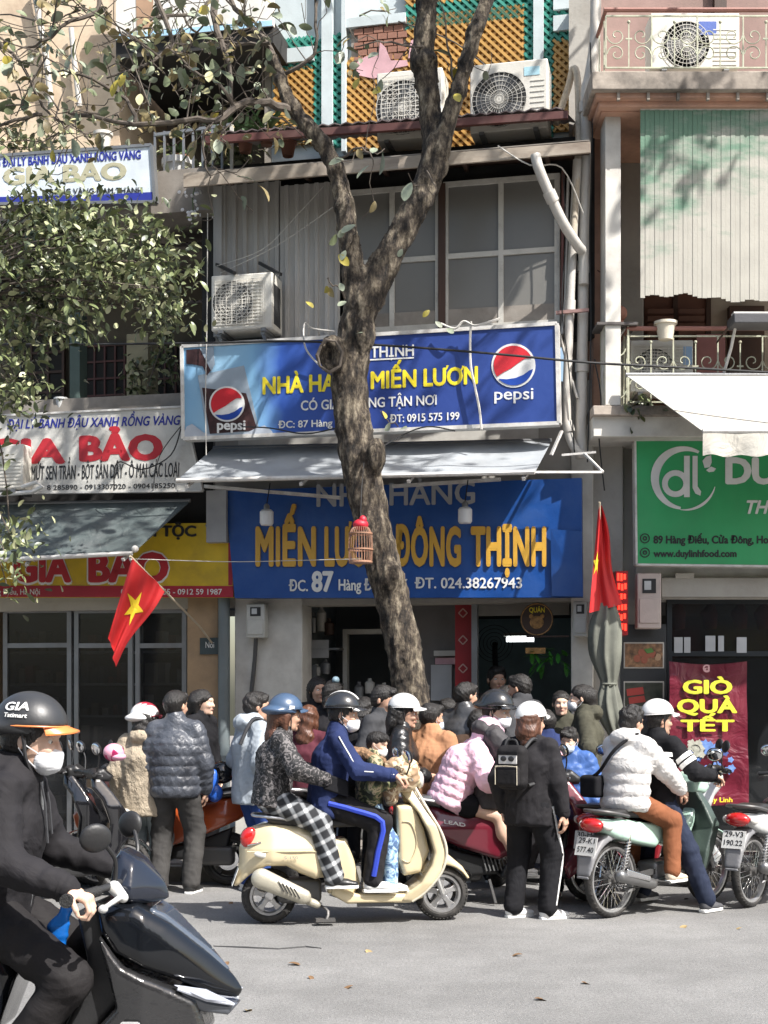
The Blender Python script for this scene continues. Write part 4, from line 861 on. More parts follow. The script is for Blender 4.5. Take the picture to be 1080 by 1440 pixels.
for xx in (a.x+.06, b.x-.12): q = MB(); q.box(xx, xx+.04, -.72, -.34, b.z-.03, b.z); q.bar((xx+.02, -.70, b.z-.02), (xx+.02, -.34, b.z-.22), .03, .03); T.part('bracket', q, STEEL)
for (p0, p1) in (((305, 372), (330, 384)), ((365, 370), (395, 386))): q = MB(); q.bar(FM.p(*p0, .36), FM.p(*p1, .75), .03, .03); T.part('bracket', q, BLACKP)
ac('air conditioner behind the tree trunk on the canopy roof', FM, 530, 103, 622, 195, .25, (.40,.48,.38), .36, vents='full')
ac('clean white air conditioner with a round fan on the canopy roof', FM, 661, 92, 770, 183, .30, (.38,.48,.385), .36, logo=(.30,.10,.10,.22,'teal'))
ac('air conditioner behind the top scrolled balcony railing', FR, 915, 18, 1040, 100, .30, (.40,.45,.40), .3, logo=(.46,.26,.15,.38,'blue'))
ac('pale air conditioner behind the lower scrolled balcony railing', FR, 886, 478, 975, 556, .25, (.38,.48,.36), .3, vents='full', logo=(.16,.02,.12,.45,'lightblue'))
T, a, b = ac('white air conditioner casing at the left picture edge beside the white shop banner', FM, -60, 628, 33, 692, .62, (.3,.5,.36), .34, vents=True); q = MB(); q.tube([FM.p(30, 685, .6), FM.p(52, 678, .62), FM.p(60, 684, .62), (FM.p(45, 692, .62)), FM.p(-10, 696, .6)], .022, 8); T.part('pipe', q, mat('white_pipe_wrap', (.6,.59,.56), .7))

# ---------------------------------------------------------------- pipes on the right of the middle house
def pipe(label, pts, r, m, cat='pipe', name='drain_pipe', n=10, F=FM, group=None, joints=()):
    P_ = [F.p(*p) for p in pts]; T = Thing(name, label, cat, F, P_[-1], group=group); q = MB(); q.tube(smooth_path(P_), r, n); T.part('tube', q, m)
    for i in joints: q = MB(); d = (P_[i+1]-P_[i]).normalized(); c = P_[i].lerp(P_[i+1], .3); q.tube([c-d*.05, c+d*.05], r*1.25, n); T.part('collar', q, m)
    return T
def smooth_path(P_, k=4):
    out = []
    for i in range(len(P_)-1):
        p0, p1, p2, p3 = P_[max(i-1,0)], P_[i], P_[i+1], P_[min(i+2,len(P_)-1)]
        for j in range(k):
            t = j/k; out.append(.5*((2*p1)+(-p0+p2)*t+(2*p0-5*p1+4*p2-p3)*t*t+(-p0+3*p1-3*p2+p3)*t**3))
    return out+[P_[-1]]
pipe('tall white drain pipe running down beside the salmon pilaster', [(838,-20,.32),(836,60,.32),(828,112,.34),(824,130,.34),(824,200,.34),(821,330,.34),(819,480,.34),(817,600,.34),(817,645,.34)], .052, PVC, joints=(3,5,6))
pipe('white drain pipe with lagging beside the tall drain pipe', [(812,225,.40),(808,300,.40),(803,400,.40),(799,500,.42),(797,590,.42),(805,625,.42),(818,640,.4)], .042, PVC, joints=(2,4))
pipe('bent white drain pipe slanting down from the canopy fascia', [(753,218,.98),(757,235,.98),(768,262,.9),(790,310,.75),(812,345,.55),(820,358,.42),(821,400,.4)], .048, PVC, joints=(2,))
pipe('pale corrugated hose looped beside the white air conditioner', [(782,175,.1),(790,150,.1),(800,120,.12),(806,97,.15),(812,110,.2),(814,180,.3),(812,240,.4),(806,330,.42)], .034, mat('beige_hose', (.48,.42,.33), .8, dirt=.5, ds=20), cat='hose', name='hose')
pipe('grey green rain pipe between the tan wall and the white pillar', [(296,735,.24),(304,752,.2),(314,775,.16),(315,850,.1),(315,1000,.1),(315,1232,.1)], .062, PVCG, joints=(2,4))
pipe('thin grey pipe down the green shop corner', [(862,612,.5),(852,560,.5),(848,520,.5),(868,478,.5),(884,455,.5)][::-1], .014, PVC, F=FR)
pipe('thin white conduit rising beside the windows', [(799,250,.36),(797,330,.36),(795,420,.36),(790,470,.4)], .014, PVC); pipe('thin dark conduit at the right window edge', [(792,240,.36),(790,440,.36)], .016, RED_P)
pipe('rusty bracket rod behind the soft drink sign edge', [(783,455,.5),(800,520,.4),(812,560,.4)], .013, PVC)
for k, (xa, ya, xb, yb) in enumerate(((782,440,828,436),(330,1,2,3))):
    if k == 0: q = MB(); q.bar(FM.p(xa, ya, .46), FM.p(xb, yb, .46), .035, .03); single('pipe_bracket', 'dull pink horizontal bracket holding the drain pipes', 'bracket', q, mat('pinkish_steel', (.3,.18,.16), .6), FM, FM.p(805, 440, .45))

# ---------------------------------------------------------------- signs
def board(name, label, F, c4, m, th=.06, rim=None, rw=.03):
    """sign board from four corners (px,py,w): tl, tr, br, bl"""
    q = [F.p(*c) for c in c4]; T = Thing(name, label, 'sign', F, (q[0]+q[2])/2); mb = MB(); bk_ = [p+Vector((0,th,0)) for p in q]
    mb.add(q+bk_, [(0,3,2,1),(4,5,6,7),(0,1,5,4),(1,2,6,5),(2,3,7,6),(3,0,4,7)]); pn = T.part('panel', mb, m, smooth=False)
    if rim:
        for i in range(4): r_ = MB(); r_.bar(q[i]+Vector((0,th/2,0)), q[(i+1) % 4]+Vector((0,th/2,0)), rw, th+.03, (0,1,0)); T.part('edge_strip', r_, rim, smooth=False)
    T.q = q; return T
def poly_part(T, name, pts, w, m, th=.004, F=None, wob=0):
    F = F or T.F; q = [F.p(x, y, w) for x, y in pts]; n = len(q); mb = MB(); mb.add(q+[p+Vector((0,th,0)) for p in q], [tuple(range(n))[::-1], tuple(range(n, 2*n))]+[(i, (i+1) % n, n+(i+1) % n, n+i) for i in range(n)]); return T.part(name, mb, m, smooth=False)
def ring_pts(cx, cy, r0, r1, a0, a1, n=28, taper=0.0, off=0.0):
    o, i_ = [], []
    for k in range(n+1):
        t = math.radians(a0+(a1-a0)*k/n); f = 1-taper*abs(2*k/n-1)**1.5; rm, hw = (r0+r1)/2, (r1-r0)/2*f
        o.append((cx+(rm+hw)*math.cos(t), cy-(rm+hw)*math.sin(t))); i_.append((cx+(rm-hw)*math.cos(t), cy-(rm-hw)*math.sin(t)))
    return o+i_[::-1]
def globe(T, cx, cy, r, w):
    c = lambda s, n=30: [(cx+s*r*math.cos(2*math.pi*k/n), cy-s*r*math.sin(2*math.pi*k/n)) for k in range(n)]
    poly_part(T, 'emblem_disc', c(1.0), w, LETW)
    A = [(cx+.9*r*math.cos(math.radians(t)), cy-.9*r*math.sin(math.radians(t))) for t in range(22, 216, 8)]
    A += [(cx-.45*r, cy+.30*r), (cx-.1*r, cy+.12*r), (cx+.22*r, cy-.12*r), (cx+.52*r, cy-.32*r)]; poly_part(T, 'emblem_red', A, w+.006, mat('emblem_red', (.55,.02,.03), .45))
    Bp = [(cx+.9*r*math.cos(math.radians(t)), cy-.9*r*math.sin(math.radians(t))) for t in range(-138, -6, 8)]
    Bp += [(cx+.72*r, cy+.22*r), (cx+.45*r, cy+.42*r), (cx+.1*r, cy+.56*r), (cx-.3*r, cy+.62*r)]; poly_part(T, 'emblem_blue', Bp, w+.006, mat('emblem_blue', (.01,.05,.30), .45))
# soft drink sign
def drink_fn(N, L, b, mp):
    tc = N.new('ShaderNodeTexCoord'); s = N.new('ShaderNodeSeparateXYZ'); L.new(tc.outputs['Object'], s.inputs[0])
    r = N.new('ShaderNodeValToRGB'); e = r.color_ramp.elements; e[0].position = .0; e[0].color = (.12,.30,.52,1); e[1].position = 1; e[1].color = (.022,.055,.235,1)
    for pz, cc in ((.12,(.30,.50,.66,1)),(.24,(.22,.44,.66,1)),(.31,(.03,.09,.38,1)),(.5,(.022,.050,.235,1))): k = e.new(pz); k.color = cc
    mr = N.new('ShaderNodeMapRange'); mr.inputs[1].default_value = -1.88; mr.inputs[2].default_value = 1.88; L.new(s.outputs[0], mr.inputs[0])
    n = N.new('ShaderNodeTexNoise'); n.inputs['Scale'].default_value = 2.5; L.new(tc.outputs['Object'], n.inputs['Vector']); a = N.new('ShaderNodeMath'); a.operation = 'MULTIPLY_ADD'; a.inputs[1].default_value = .07; L.new(n.outputs[0], a.inputs[0]); L.new(mr.outputs[0], a.inputs[2])
    L.new(a.outputs[0], r.inputs[0]); L.new(r.outputs[0], b.inputs['Base Color'])
DRK = mat_edit('', mat('drink_sign_print', (.03,.045,.27), .45, bump=.3, bs=4, bd=.02), drink_fn)
S1 = board('drink_sign', 'wide blue soft drink sign with a pouring glass above the grey awning', FM, [(256,487,.62),(783,455,.62),(786,595,.62),(258,617,.62)], DRK, .10, WSTEEL, .035)
gl = [(278,528),(343,514),(366,610),(292,614)]; poly_part(S1, 'printed_glass', gl, .628, mat('print_pale_glass', (.30,.36,.42), .4)); poly_part(S1, 'printed_cola', [(284,545),(346,553),(362,605),(295,610)], .632, mat('print_cola', (.045,.02,.02), .4, var=.5, vs=14))
poly_part(S1, 'printed_cola', [(262,492),(285,490),(300,500),(297,520),(291,528),(285,515),(270,512),(262,512)], .629, mat('print_cola', (0,0,0))); poly_part(S1, 'printed_glass', [(281,490),(300,488),(302,512),(297,522)], .631, mat('print_pale_glass', (0,0,0)))
poly_part(S1, 'printed_foam', [(258,612),(262,600),(270,596),(278,602),(286,608),(300,612),(340,612),(360,602),(372,598),(382,606),(384,610),(384,611),(262,616)], .634, mat('print_foam', (.42,.46,.52), .5))
globe(S1, 319, 568, 25, .640); globe(S1, 722, 514, 31, .628)
lettering(S1, 'pepsi', 305, 604, 345, 590, .645, LETW, .03); lettering(S1, 'pepsi', 695, 562, 750, 545, .626, LETW, .012, rise=1)
lettering(S1, 'NHÀ HÀNG MIẾN LƯƠN', 369, 554, 672, 530, .628, YEL, .035, rise=15); lettering(S1, 'ĐÔNG THỊNH', 458, 506, 582, 490, .628, LETW, .02, rise=6); poly_part(S1, 'underline', [(500,506),(582,502),(582,504),(500,508)], .626, LETW)
lettering(S1, 'CÓ GIAO HÀNG TẬN NƠI', 423, 577, 614, 563, .628, LETW, .02, rise=8); lettering(S1, 'ĐC: 87 Hàng Điếu', 391, 602, 500, 592, .628, LETW, .02, rise=4); lettering(S1, 'ĐT: 0915 575 199', 548, 594, 646, 583, .628, LETW, .02, rise=4)
# blue shop sign
S2 = board('shop_sign', 'big royal blue restaurant sign with raised gold letters behind the tree', FM, [(316,690,.30),(818,672,.30),(819,840,.30),(330,841,.30)], BLUE_S, .10)
lettering(S2, 'NHÀ HÀNG', 445, 712, 668, 680, .31, mat('dull_white_letter', (.34,.35,.37), .5), .02, rise=4)
def per_letter(T, words_, yb, ycap, w, m, rise0=0):
    for s_, x0, x1 in words_:
        full = text_mesh(s_, .03)[0]; X = [p[0] for p in full]; lo, hi = min(X), max(X); adv = 0; pos = []
        for i, ch in enumerate(s_):
            v = text_mesh(s_[:i+1], .03)[0]; w1 = max(p[0] for p in v); vi = text_mesh(ch, .03)[0]; wi = max(p[0] for p in vi)-min(p[0] for p in vi); pos.append((w1-wi, w1))
        for ch, (p0, p1) in zip(s_, pos):
            f = lambda q: x0+(x1-x0)*(q-lo)/(hi-lo); o_ = lettering(T, ch, f(p0), yb, f(p1), ycap, w, m, .045, depth=.022, name='letter')
per_letter(S2, [('MIẾN', 359, 444), ('LƯƠN', 456, 540), ('ĐÔNG', 554, 648), ('THỊNH', 662, 768)], 794, 740, .325, GOLD)
lettering(S2, 'ĐC.', 406, 831, 433, 815, .31, LETW, .02); lettering(S2, '87', 438, 831, 469, 803, .31, LETW, .045); lettering(S2, 'Hàng Điếu, HK', 476, 830, 574, 814, .31, LETW, .025); lettering(S2, 'ĐT. 024.38267943', 583, 827, 734, 812, .31, LETW, .02)
S2b = board('side_panel_sign', 'loose folded blue panel at the right end of the big blue sign', FM, [(774,744,.34),(818,747,.40),(820,839,.42),(776,838,.34)], BLUE_S, .01)
# side frame box at the left of the blue sign
q = B(FM, 290, 690, 318, 762, .02, .35); single('sign_side_box', 'grey metal side box at the left end of the big blue sign', 'box', q, mat('pale_grey_board', (.33,.33,.33), .7), FM, FM.p(304, 762, .2))
q = MB(); q.bar(FM.p(288, 684, .55), FM.p(478, 700, .55), .05, .03); single('awning_bar', 'white metal bar above the left half of the big blue sign', 'bar', q, WSTEEL, FM, FM.p(380, 695, .55))
q = MB(); q.bar(FM.p(552, 684, .50), FM.p(704, 674, .50), .05, .03); single('awning_bar', 'white light batten above the word on the big blue sign', 'bar', q, WSTEEL, FM, FM.p(630, 680, .5))
# yellow sign
S3 = board('shop_sign', 'yellow sweet shop sign with red letters under the dark awning', FM, [(-240,742,.24),(326,735,.24),(328,840,.24),(-240,840,.24)], YELS, .08); poly_part(S3, 'red_band', [(-240,823),(328,824),(328,840),(-240,839)], .246, REDS); poly_part(S3, 'red_edge', [(321,823),(327,823),(327,740),(321,740)], .245, REDS)
for s_, x0, x1 in (('GIA', 18, 100), ('BẢO', 124, 237)):
    lettering(S3, s_, x0-2, 819, x1+2, 776, .246, LETW, .075); lettering(S3, s_, x0, 817, x1, 777, .252, REDL, .05)
lettering(S3, 'DÂN TỘC', 170, 754, 276, 739, .25, BLK, .04); lettering(S3, '87 Hàng Điếu, Hà Nội', -30, 836, 56, 828, .252, LETW, .005); lettering(S3, '024 38 255 255 - 0912 59 1987', 170, 836, 312, 828, .252, LETW, .012)
# white banner sign
S4 = board('shop_banner', 'dirty white hanging shop banner with red letters below the dark balcony', FM, [(-240,596,.45),(258,572,.45),(286,668,.45),(262,693,.45)][:2]+[(284,690,.45),(-240,697,.45)], WHITE_S, .03, WSTEEL, .02)
lettering(S4, 'ĐẠI LÝ BÁNH ĐẬU XANH RỒNG VÀNG', 10, 603, 254, 590, .455, NAVY, .02, shear=.25, rise=6)
lettering(S4, 'GIA', -20, 650, 92, 617, .455, REDL, .06, rise=0); lettering(S4, 'BẢO', 111, 647, 229, 613, .455, REDL, .06, rise=2)
lettering(S4, '- MỨT SEN TRẦN - BỘT SẮN DÂY - Ô MAI CÁC LOẠI', 38, 675, 252, 655, .455, BLK, .01, shear=.1, rise=5); lettering(S4, '8 285890 - 0913307020 - 0904185250', 66, 689, 246, 682, .455, BLK, .005, rise=3)
# top left sign
S5 = board('balcony_sign', 'pale blue and white sign on the upper left balcony with faded letters', FM, [(-240,236,.36),(213,204,.36),(218,284,.36),(-240,290,.36)], PALE_S, .06, STEEL, .03)
poly_part(S5, 'blue_band', [(-240,283),(-240,292),(214,282),(214,270),(150,273)], .366, NAVY)
lettering(S5, 'TỔNG ĐẠI LÝ BÁNH ĐẬU XANH RỒNG VÀNG', -30, 236, 198, 224, .366, NAVY, .03, rise=13); lettering(S5, 'GIA BẢO', 4, 259, 178, 236, .366, mat('faded_gold_print', (.42,.40,.27), .6), .05, rise=8); lettering(S5, 'RỒNG VÀNG NAM THÀNH', 70, 273, 200, 265, .368, BLK, .01, rise=2)
# green sign
S6 = board('shop_sign', 'bright green food shop sign with a round white leaf emblem', FR, [(893,619,.32),(1300,616,.32),(1300,799,.32),(895,794,.32)], GREEN_S, .10, WSTEEL, .02)
for args in ((963, 675, 42, 50, 72, 262),): poly_part(S6, 'emblem_arc', ring_pts(963, 673, 36, 48, 62, 262, taper=.7), .326, LETW)
poly_part(S6, 'emblem_arc', ring_pts(963, 673, 42, 46, 262, 345, taper=.8), .326, LETW); poly_part(S6, 'emblem_d', ring_pts(950, 680, 11, 19, 0, 359), .327, LETW)
poly_part(S6, 'emblem_d', [(962,641),(970,641),(970,699),(962,699)], .328, LETW); poly_part(S6, 'emblem_l', [(974,641),(981,641),(981,684),(986,691),(985,697),(978,694),(974,686)], .328, LETW)
poly_part(S6, 'emblem_leaf', [(991,658),(988,648),(993,642),(1000,640),(1001,650),(998,657)], .328, LETW); poly_part(S6, 'emblem_leaf', [(993,661),(1000,656),(1007,659),(1004,663),(997,664)], .328, LETW)
lettering(S6, 'DUY LINH', 1020, 679, 1250, 643, .326, LETW, .05); lettering(S6, 'THỰC PHẨM SẠCH', 1050, 722, 1260, 703, .326, LETW, .03, shear=.3)
lettering(S6, '89 Hàng Điếu, Cửa Đông, Hoàn Kiếm', 919, 764, 1126, 753, .326, BLK, .035); lettering(S6, 'www.duylinhfood.com', 919, 783, 1036, 773, .326, BLK, .035)
for yy in (757, 777): poly_part(S6, 'round_icon', ring_pts(907, yy, 5.6, 7, 0, 359, 24), .327, BLK); poly_part(S6, 'round_icon', ring_pts(907, yy, 1.5, 3.2, 0, 359, 16), .327, BLK)
# maroon banner
q = [FR.p(941,930,.30), FR.p(1050,930,.30), FR.p(1053,1132,.30), FR.p(943,1134,.30)]
S7 = Thing('fabric_banner', 'maroon holiday banner with yellow green words and blue flowers', 'banner', FR, q[3])
def bf(u, v):
    p = q[0].lerp(q[1], u).lerp(q[3].lerp(q[2], u), v); return p+Vector((0, -.012*math.sin(9*u+6*v)-.008*math.sin(17*v-5*u), -.03*math.sin(math.pi*u)*(1-v)))
mb = MB(); mb.sheet(bf, 24, 36, .004); S7.part('cloth', mb, MAROON)
for s_, x0, x1, yb, yc in (('GIÒ', 960, 1030, 975, 956), ('QUÀ', 952, 1037, 1002, 983), ('TẾT', 957, 1033, 1028, 1012)): lettering(S7, s_, x0, yb, x1, yc, .340, LIME, .045)
poly_part(S7, 'emblem', ring_pts(994, 940, 3.5, 5.5, 40, 320), .33, mat('pale_pink_print', (.6,.35,.35), .5)); lettering(S7, 'd', 990, 943, 998, 937, .33, mat('pale_pink_print', (0,0,0)), .02)
FB = [mat('print_blue_flower', (.12,.22,.50), .6, var=.3, vs=20), mat('print_pale_flower', (.36,.36,.30), .6, var=.3, vs=20), mat('print_dark_blue', (.05,.08,.25), .6)]
for k in range(36):
    a_ = rnd.uniform(0, 6.28); rr = 14*rnd.random()**.5+9; cx_, cy_ = (1000+1.5*rr*math.cos(a_), 1068-rr*1.05*math.sin(a_)) if k < 28 else (rnd.uniform(972,990), rnd.uniform(1045,1062)); r0 = rnd.uniform(3.5,6.5)
    poly_part(S7, 'printed_flower', [(cx_+r0*(1+.25*math.cos(5*t))*math.cos(t), cy_-r0*(1+.25*math.cos(5*t))*math.sin(t)) for t in [j*.4488 for j in range(14)]], .330+.0006*k, FB[0 if k < 24 else (2 if k < 28 else 1)], th=.002)
poly_part(S7, 'printed_ring', ring_pts(978, 1054, 7, 11, 0, 359), .356, FB[1], th=.002); lettering(S7, 'Duy Linh', 990, 1128, 1030, 1121, .34, YEL, .02)
# black panel with food photographs
S8 = Thing('display_board', 'black pier board with two food photographs beside the green sign', 'board', FR, FR.p(905, 1225, .05)); S8.part('panel', B(FR, 873, 878, 937, 1228, -.08, .05), CAN, bevel=.004)
FOOD = mat('food_photo_print', (.22,.12,.06), .5, var=.7, vs=22)
for (ya, yb) in ((903, 940), (958, 995)):
    f_ = S8.part('photo_frame', B(FR, 877, ya, 934, yb, .05, .06), FRAME, bevel=.004); S8.part('photo', B(FR, 879, ya+2, 932, yb-2, .06, .064), FOOD if ya < 950 else mat('dark_photo', (.045,.05,.035), .5, var=.5, vs=12), parent=f_, smooth=False)
for (x0, y0, x1, y1) in ((881,969,904,979),(884,981,906,990)): poly_part(S8, 'photo_red_box', [(x0,y0),(x1,y0-3),(x1+2,y1-3),(x0+1,y1)], .068, mat('print_red', (.40,.05,.04), .5))
for (x0, y0) in ((902,918),(910,921),(918,920),(925,924),(906,928),(896,926)): poly_part(S8, 'photo_food', [(x0+5*math.cos(t), y0-5.5*math.sin(t)) for t in [j*.785 for j in range(8)]], .067+.0004*(x0 % 7), mat('print_cream' if x0 % 2 else 'print_meat', (.42,.27,.16) if x0 % 2 else (.3,.09,.05), .5))
poly_part(S8, 'photo_food', [(906,913),(916,911),(920,917),(910,919)], .072, mat('print_green', (.08,.2,.04), .5))
# LED sign, red
S9 = Thing('led_sign', 'narrow glowing red light sign standing out beside the flag', 'sign', FR, FR.p(874, 893, .4)); S9.part('case', B(FR, 866, 803, 883, 893, .15, .50), mat('red_plastic', (.30,.01,.012), .4))
LEDM = mat('red_led', (1.0,.03,.015), .4, emit=2.2, bump=0)
for k, yy in enumerate(range(806, 890, 14)):
    for j in range(3): S9.part('led_character', B(FR, 868+(j*4.5)+(k % 2), yy+rnd.uniform(0,2), 871+(j*4.5)+(k % 2), yy+rnd.uniform(8,11), .50, .505), LEDM, smooth=False)
# meter boxes
def meter(label, F, x0, y0, x1, y1, w, m):
    T = Thing('meter_box', label, 'meter box', F, F.p((x0+x1)/2, y1, w)); T.part('case', B(F, x0, y0, x1, y1, w-.14, w), m, bevel=.012); W, H = x1-x0, y1-y0
    T.part('window', B(F, x0+W*.22, y0+H*.10, x1-W*.22, y0+H*.36, w, w+.006), BLACKP); T.part('dial', B(F, x0+W*.30, y0+H*.14, x1-W*.42, y0+H*.30, w+.006, w+.009), mat('meter_dial', (.5,.52,.52), .4)); T.part('lid', B(F, x0+W*.10, y0+H*.46, x1-W*.10, y1-H*.10, w, w+.012), m, bevel=.004); return T
meter('pale electric meter box on the white pillar left of the shop entrance', FM, 346, 849, 372, 897, .17, mat('meter_plastic', (.50,.50,.46), .5, dirt=.3)); meter('pale electric meter box on the narrow pillar right of the entrance', FM, 806, 845, 826, 895, .20, mat('meter_plastic', (0,0,0)))
meter('large pinkish grey meter box between the red light sign and the maroon banner', FR, 896, 806, 930, 884, .25, mat('pink_grey_plastic', (.50,.42,.38), .6, dirt=.3))
pipe('dark conduit hanging under the left meter box', [(360,897,.1),(358,930,.06),(353,980,.05),(351,1020,.05)], .022, mat('dark_conduit', (.07,.07,.07), .6)); q = MB(); q.lathe([(.012,-.05),(.028,-.04),(.028,.10),(.01,.12)], FM.p(360, 870, .2), n=6)
q = MB(); q.box(*(lambda a, b: (a.x, b.x, -.05, -.02, b.z, a.z))(FM.p(281,897,.05), FM.p(308,920,.05))); T = Thing('house_number', 'small dark plaque fixed on the tan wall beside the grey green pipe', 'plaque', FM, FM.p(295, 908, .04)); T.part('plate', q, mat('plaque_dark', (.04,.06,.065), .5)); lettering(T, 'Nơi', 289, 911, 301, 902, .052, LETW, .0)
# ---------------------------------------------------------------- awnings
def awning(label, F, tl, tr, bl, br, m, sag=.05, th=.008, valance=None, frame=True):
    p = [F.p(*c) for c in (tl, tr, br, bl)]; T = Thing('awning', label, 'awning', F, (p[2]+p[3])/2); mb = MB()
    mb.sheet(lambda u, v: p[0].lerp(p[1], u).lerp(p[3].lerp(p[2], u), v)-Vector((0,0,sag*(abs(math.sin(math.pi*u*4)))*math.sin(math.pi*min(v,.98))*.5)), 40, 10, th, (0,0,1)); T.part('sheet', mb, m)
    q = MB(); q.tube([p[3], p[2]], .022, 8); T.part('front_bar', q, WSTEEL); q = MB(); q.tube([p[0], p[1]], .02, 8); T.part('back_bar', q, STEEL)
    if valance:
        vv = MB(); vv.sheet(lambda u, v: p[3].lerp(p[2], u)+Vector((0, -.01-.02*math.sin(u*40)*v, -valance*v+.012*math.sin(u*60)*v)), 60, 4, .004); T.part('valance', vv, m)
    if frame:
        for t in (.03,.36,.66,.97): q = MB(); q.bar(p[0].lerp(p[1], t)-Vector((0,0,.085)), p[3].lerp(p[2], t)-Vector((0,0,.06)), .03, .03); T.part('rib', q, WSTEEL)
    return T
awning('grey blue sheet awning crossed by the tree above the big blue sign', FM, (300,630,.25), (776,619,.25), (248,676,1.15), (752,664,1.15), GREY_T)
awning('dark slate awning sloping over the yellow sweet shop sign', FM, (-240,712,.3), (268,704,.3), (-240,800,1.25), (186,778,1.15), SLATE_T)
awning('bright white canvas awning with a hanging valance over the green sign', FR, (880,527,.72), (1400,527,.72), (988,606,1.45), (1400,606,1.45), WHITE_T, sag=.02, valance=.22, frame=False)
q = MB(); q.bar(FM.p(742,664,1.1), FM.p(846,664,.9), .03, .02); q.bar(FM.p(775,640,.6), FM.p(790,606,.5), .03, .02); q.bar(FM.p(822,638,.6), FM.p(848,664,.9), .02, .02); q.bar(FM.p(790,640,.6), FM.p(838,636,.6), .02, .02); single('awning_bracket', 'pale steel bracket frame at the right end of the grey awning', 'bracket', q, WSTEEL, FM, FM.p(800,664,.8))
# projecting lamp above white awning
T = Thing('flood_lamp', 'dark flat flood lamp on a white arm above the white awning', 'lamp', FR, FR.p(1050, 445, .9)); a = FR.p(1034, 446, .95); q = MB(); q.box(a.x-.02, a.x+.7, -.98, -.70, a.z-.06, a.z+.03); T.part('lamp_head', q, mat('dark_lamp_body', (.06,.06,.065), .5), bevel=.01); q = MB(); q.box(a.x, a.x+.35, -.9, -.8, a.z+.05, a.z+.065); T.part('top_plate', q, WSTEEL)
q = MB(); q.tube([FR.p(1036,450,.8), FR.p(1028,490,.7), FR.p(1018,524,.6)], .014, 6); T.part('arm', q, WSTEEL); q = MB(); q.tube([FR.p(1030,452,.8), FR.p(1008,482,.6)], .010, 6); T.part('brace', q, DARK2)
q = MB(); q.box(FR.p(990,540,1).x, FR.p(1030,540,1).x, -.98, -.96, 5.0, 5.01)
# hanging bulbs
for (x, y, lb) in ((375, 727, 'white bulb lamp hanging before the left of the big blue sign'), (654, 724, 'white bulb lamp hanging before the right half of the big blue sign')):
    c = FM.p(x, y, .62); T = Thing('bulb_lamp', lb, 'lamp', FM, c, group='bulb lamps under the awning'); q = MB(); q.lathe([(0,-.085),(.055,-.082),(.068,-.06),(.068,.05),(.05,.07),(.03,.075),(0,.075)], c, n=18); T.part('diffuser', q, mat('bulb_white', (.62,.63,.64), .4)); q = MB(); q.lathe([(.03,.07),(.03,.11),(.015,.13),(0,.13)], c, n=12); T.part('socket', q, STEEL); q = MB(); q.tube([c+Vector((0,0,.12)), c+Vector((.02,.05,.34))], .006, 5); T.part('wire', q, CABLE)
# interior bits of the restaurant
T = Thing('tube_lamp', 'lit white tube lamp glowing inside the restaurant', 'lamp', FM, FM.p(730, 900, -3)); T.part('lit_tube', B(FM, 712, 896, 750, 902, -3.0, -2.95), mat('lit_tube', (.9,.97,1), .4, emit=4.5, bump=0)); T.part('housing', B(FM, 708, 890, 754, 894, -3.1, -2.9), FRAME)
T = Thing('red_hanging_banner', 'tall red door banner with pale diamond marks beside the restaurant entrance', 'banner', FM, FM.p(651, 960, -.3)); T.part('cloth', B(FM, 640, 846, 663, 966, -.34, -.33), mat('deep_red_cloth', (.28,.012,.015), .6))
for yy in (862, 900, 940): c = FM.p(651, yy, -.325); q = MB(); q.bar((c.x-.045,c.y,c.z), (c.x,c.y,c.z+.045), .012,.004,(0,1,0)); q.bar((c.x+.045,c.y,c.z), (c.x,c.y,c.z+.045), .012,.004,(0,1,0)); q.bar((c.x-.045,c.y,c.z), (c.x,c.y,c.z-.045), .012,.004,(0,1,0)); q.bar((c.x+.045,c.y,c.z), (c.x,c.y,c.z-.045), .012,.004,(0,1,0)); T.part('diamond_mark', q, mat('pink_mark', (.5,.3,.25), .6), kind='stuff')
c = FM.p(755, 871, -.1); T = Thing('round_sign', 'round dark sign with a golden tiger face hanging over the entrance', 'sign', FM, c); q = MB(); q.lathe([(0,-.012),(.165,-.012),(.165,.012),(0,.012)], c, 'y', 32); T.part('disc', q, mat('round_dark', (.05,.025,.015), .5)); GB = mat('golden_brown_print', (.38,.20,.06), .5, var=.5, vs=30)
q = MB(); q.lathe([(.150,-.016),(.160,-.016),(.160,-.012),(.150,-.012)], c, 'y', 32); T.part('gold_rim', q, GB); lettering(T, 'QUÁN', 744, 861, 766, 854, -.08, YEL, .03)
for (dx, dz, rx, rz) in ((0,-.03,.07,.065),(-.055,.03,.022,.022),(.055,.03,.022,.022),(0,-.055,.035,.025)): q = MB(); q.ball((c.x+dx, c.y-.014, c.z+dz), (rx,.006,rz), 14, 8); T.part('printed_face', q, GB)
T = Thing('small_wood_sign', 'small hanging wooden sign under the round sign', 'sign', FM, FM.p(752, 915, -.1)); T.part('plate', B(FM, 739, 911, 767, 919, -.12, -.10), GB); T.part('rod', B(FM, 740, 894, 800, 896, -.12, -.10), DARK2)
c = FM.p(770, 925, -.2); T = Thing('green_potted_plant', 'bright green artificial leaves hanging at the entrance top', 'plant', FM, c); GL = mat('bright_green_leaf', (.05,.25,.03), .5, var=.3)
lm = leaf_mesh(.16, .05, GL)
for k in range(26): T.piece('leaf', lm, None, Matrix.Translation(Vector((rnd.uniform(-.16,.16), rnd.uniform(-.1,.1), rnd.uniform(-.1,.08)))) @ Matrix.Rotation(rnd.uniform(0,6.28), 4, 'Z') @ Matrix.Rotation(rnd.uniform(-.3,1.2), 4, 'Y'))
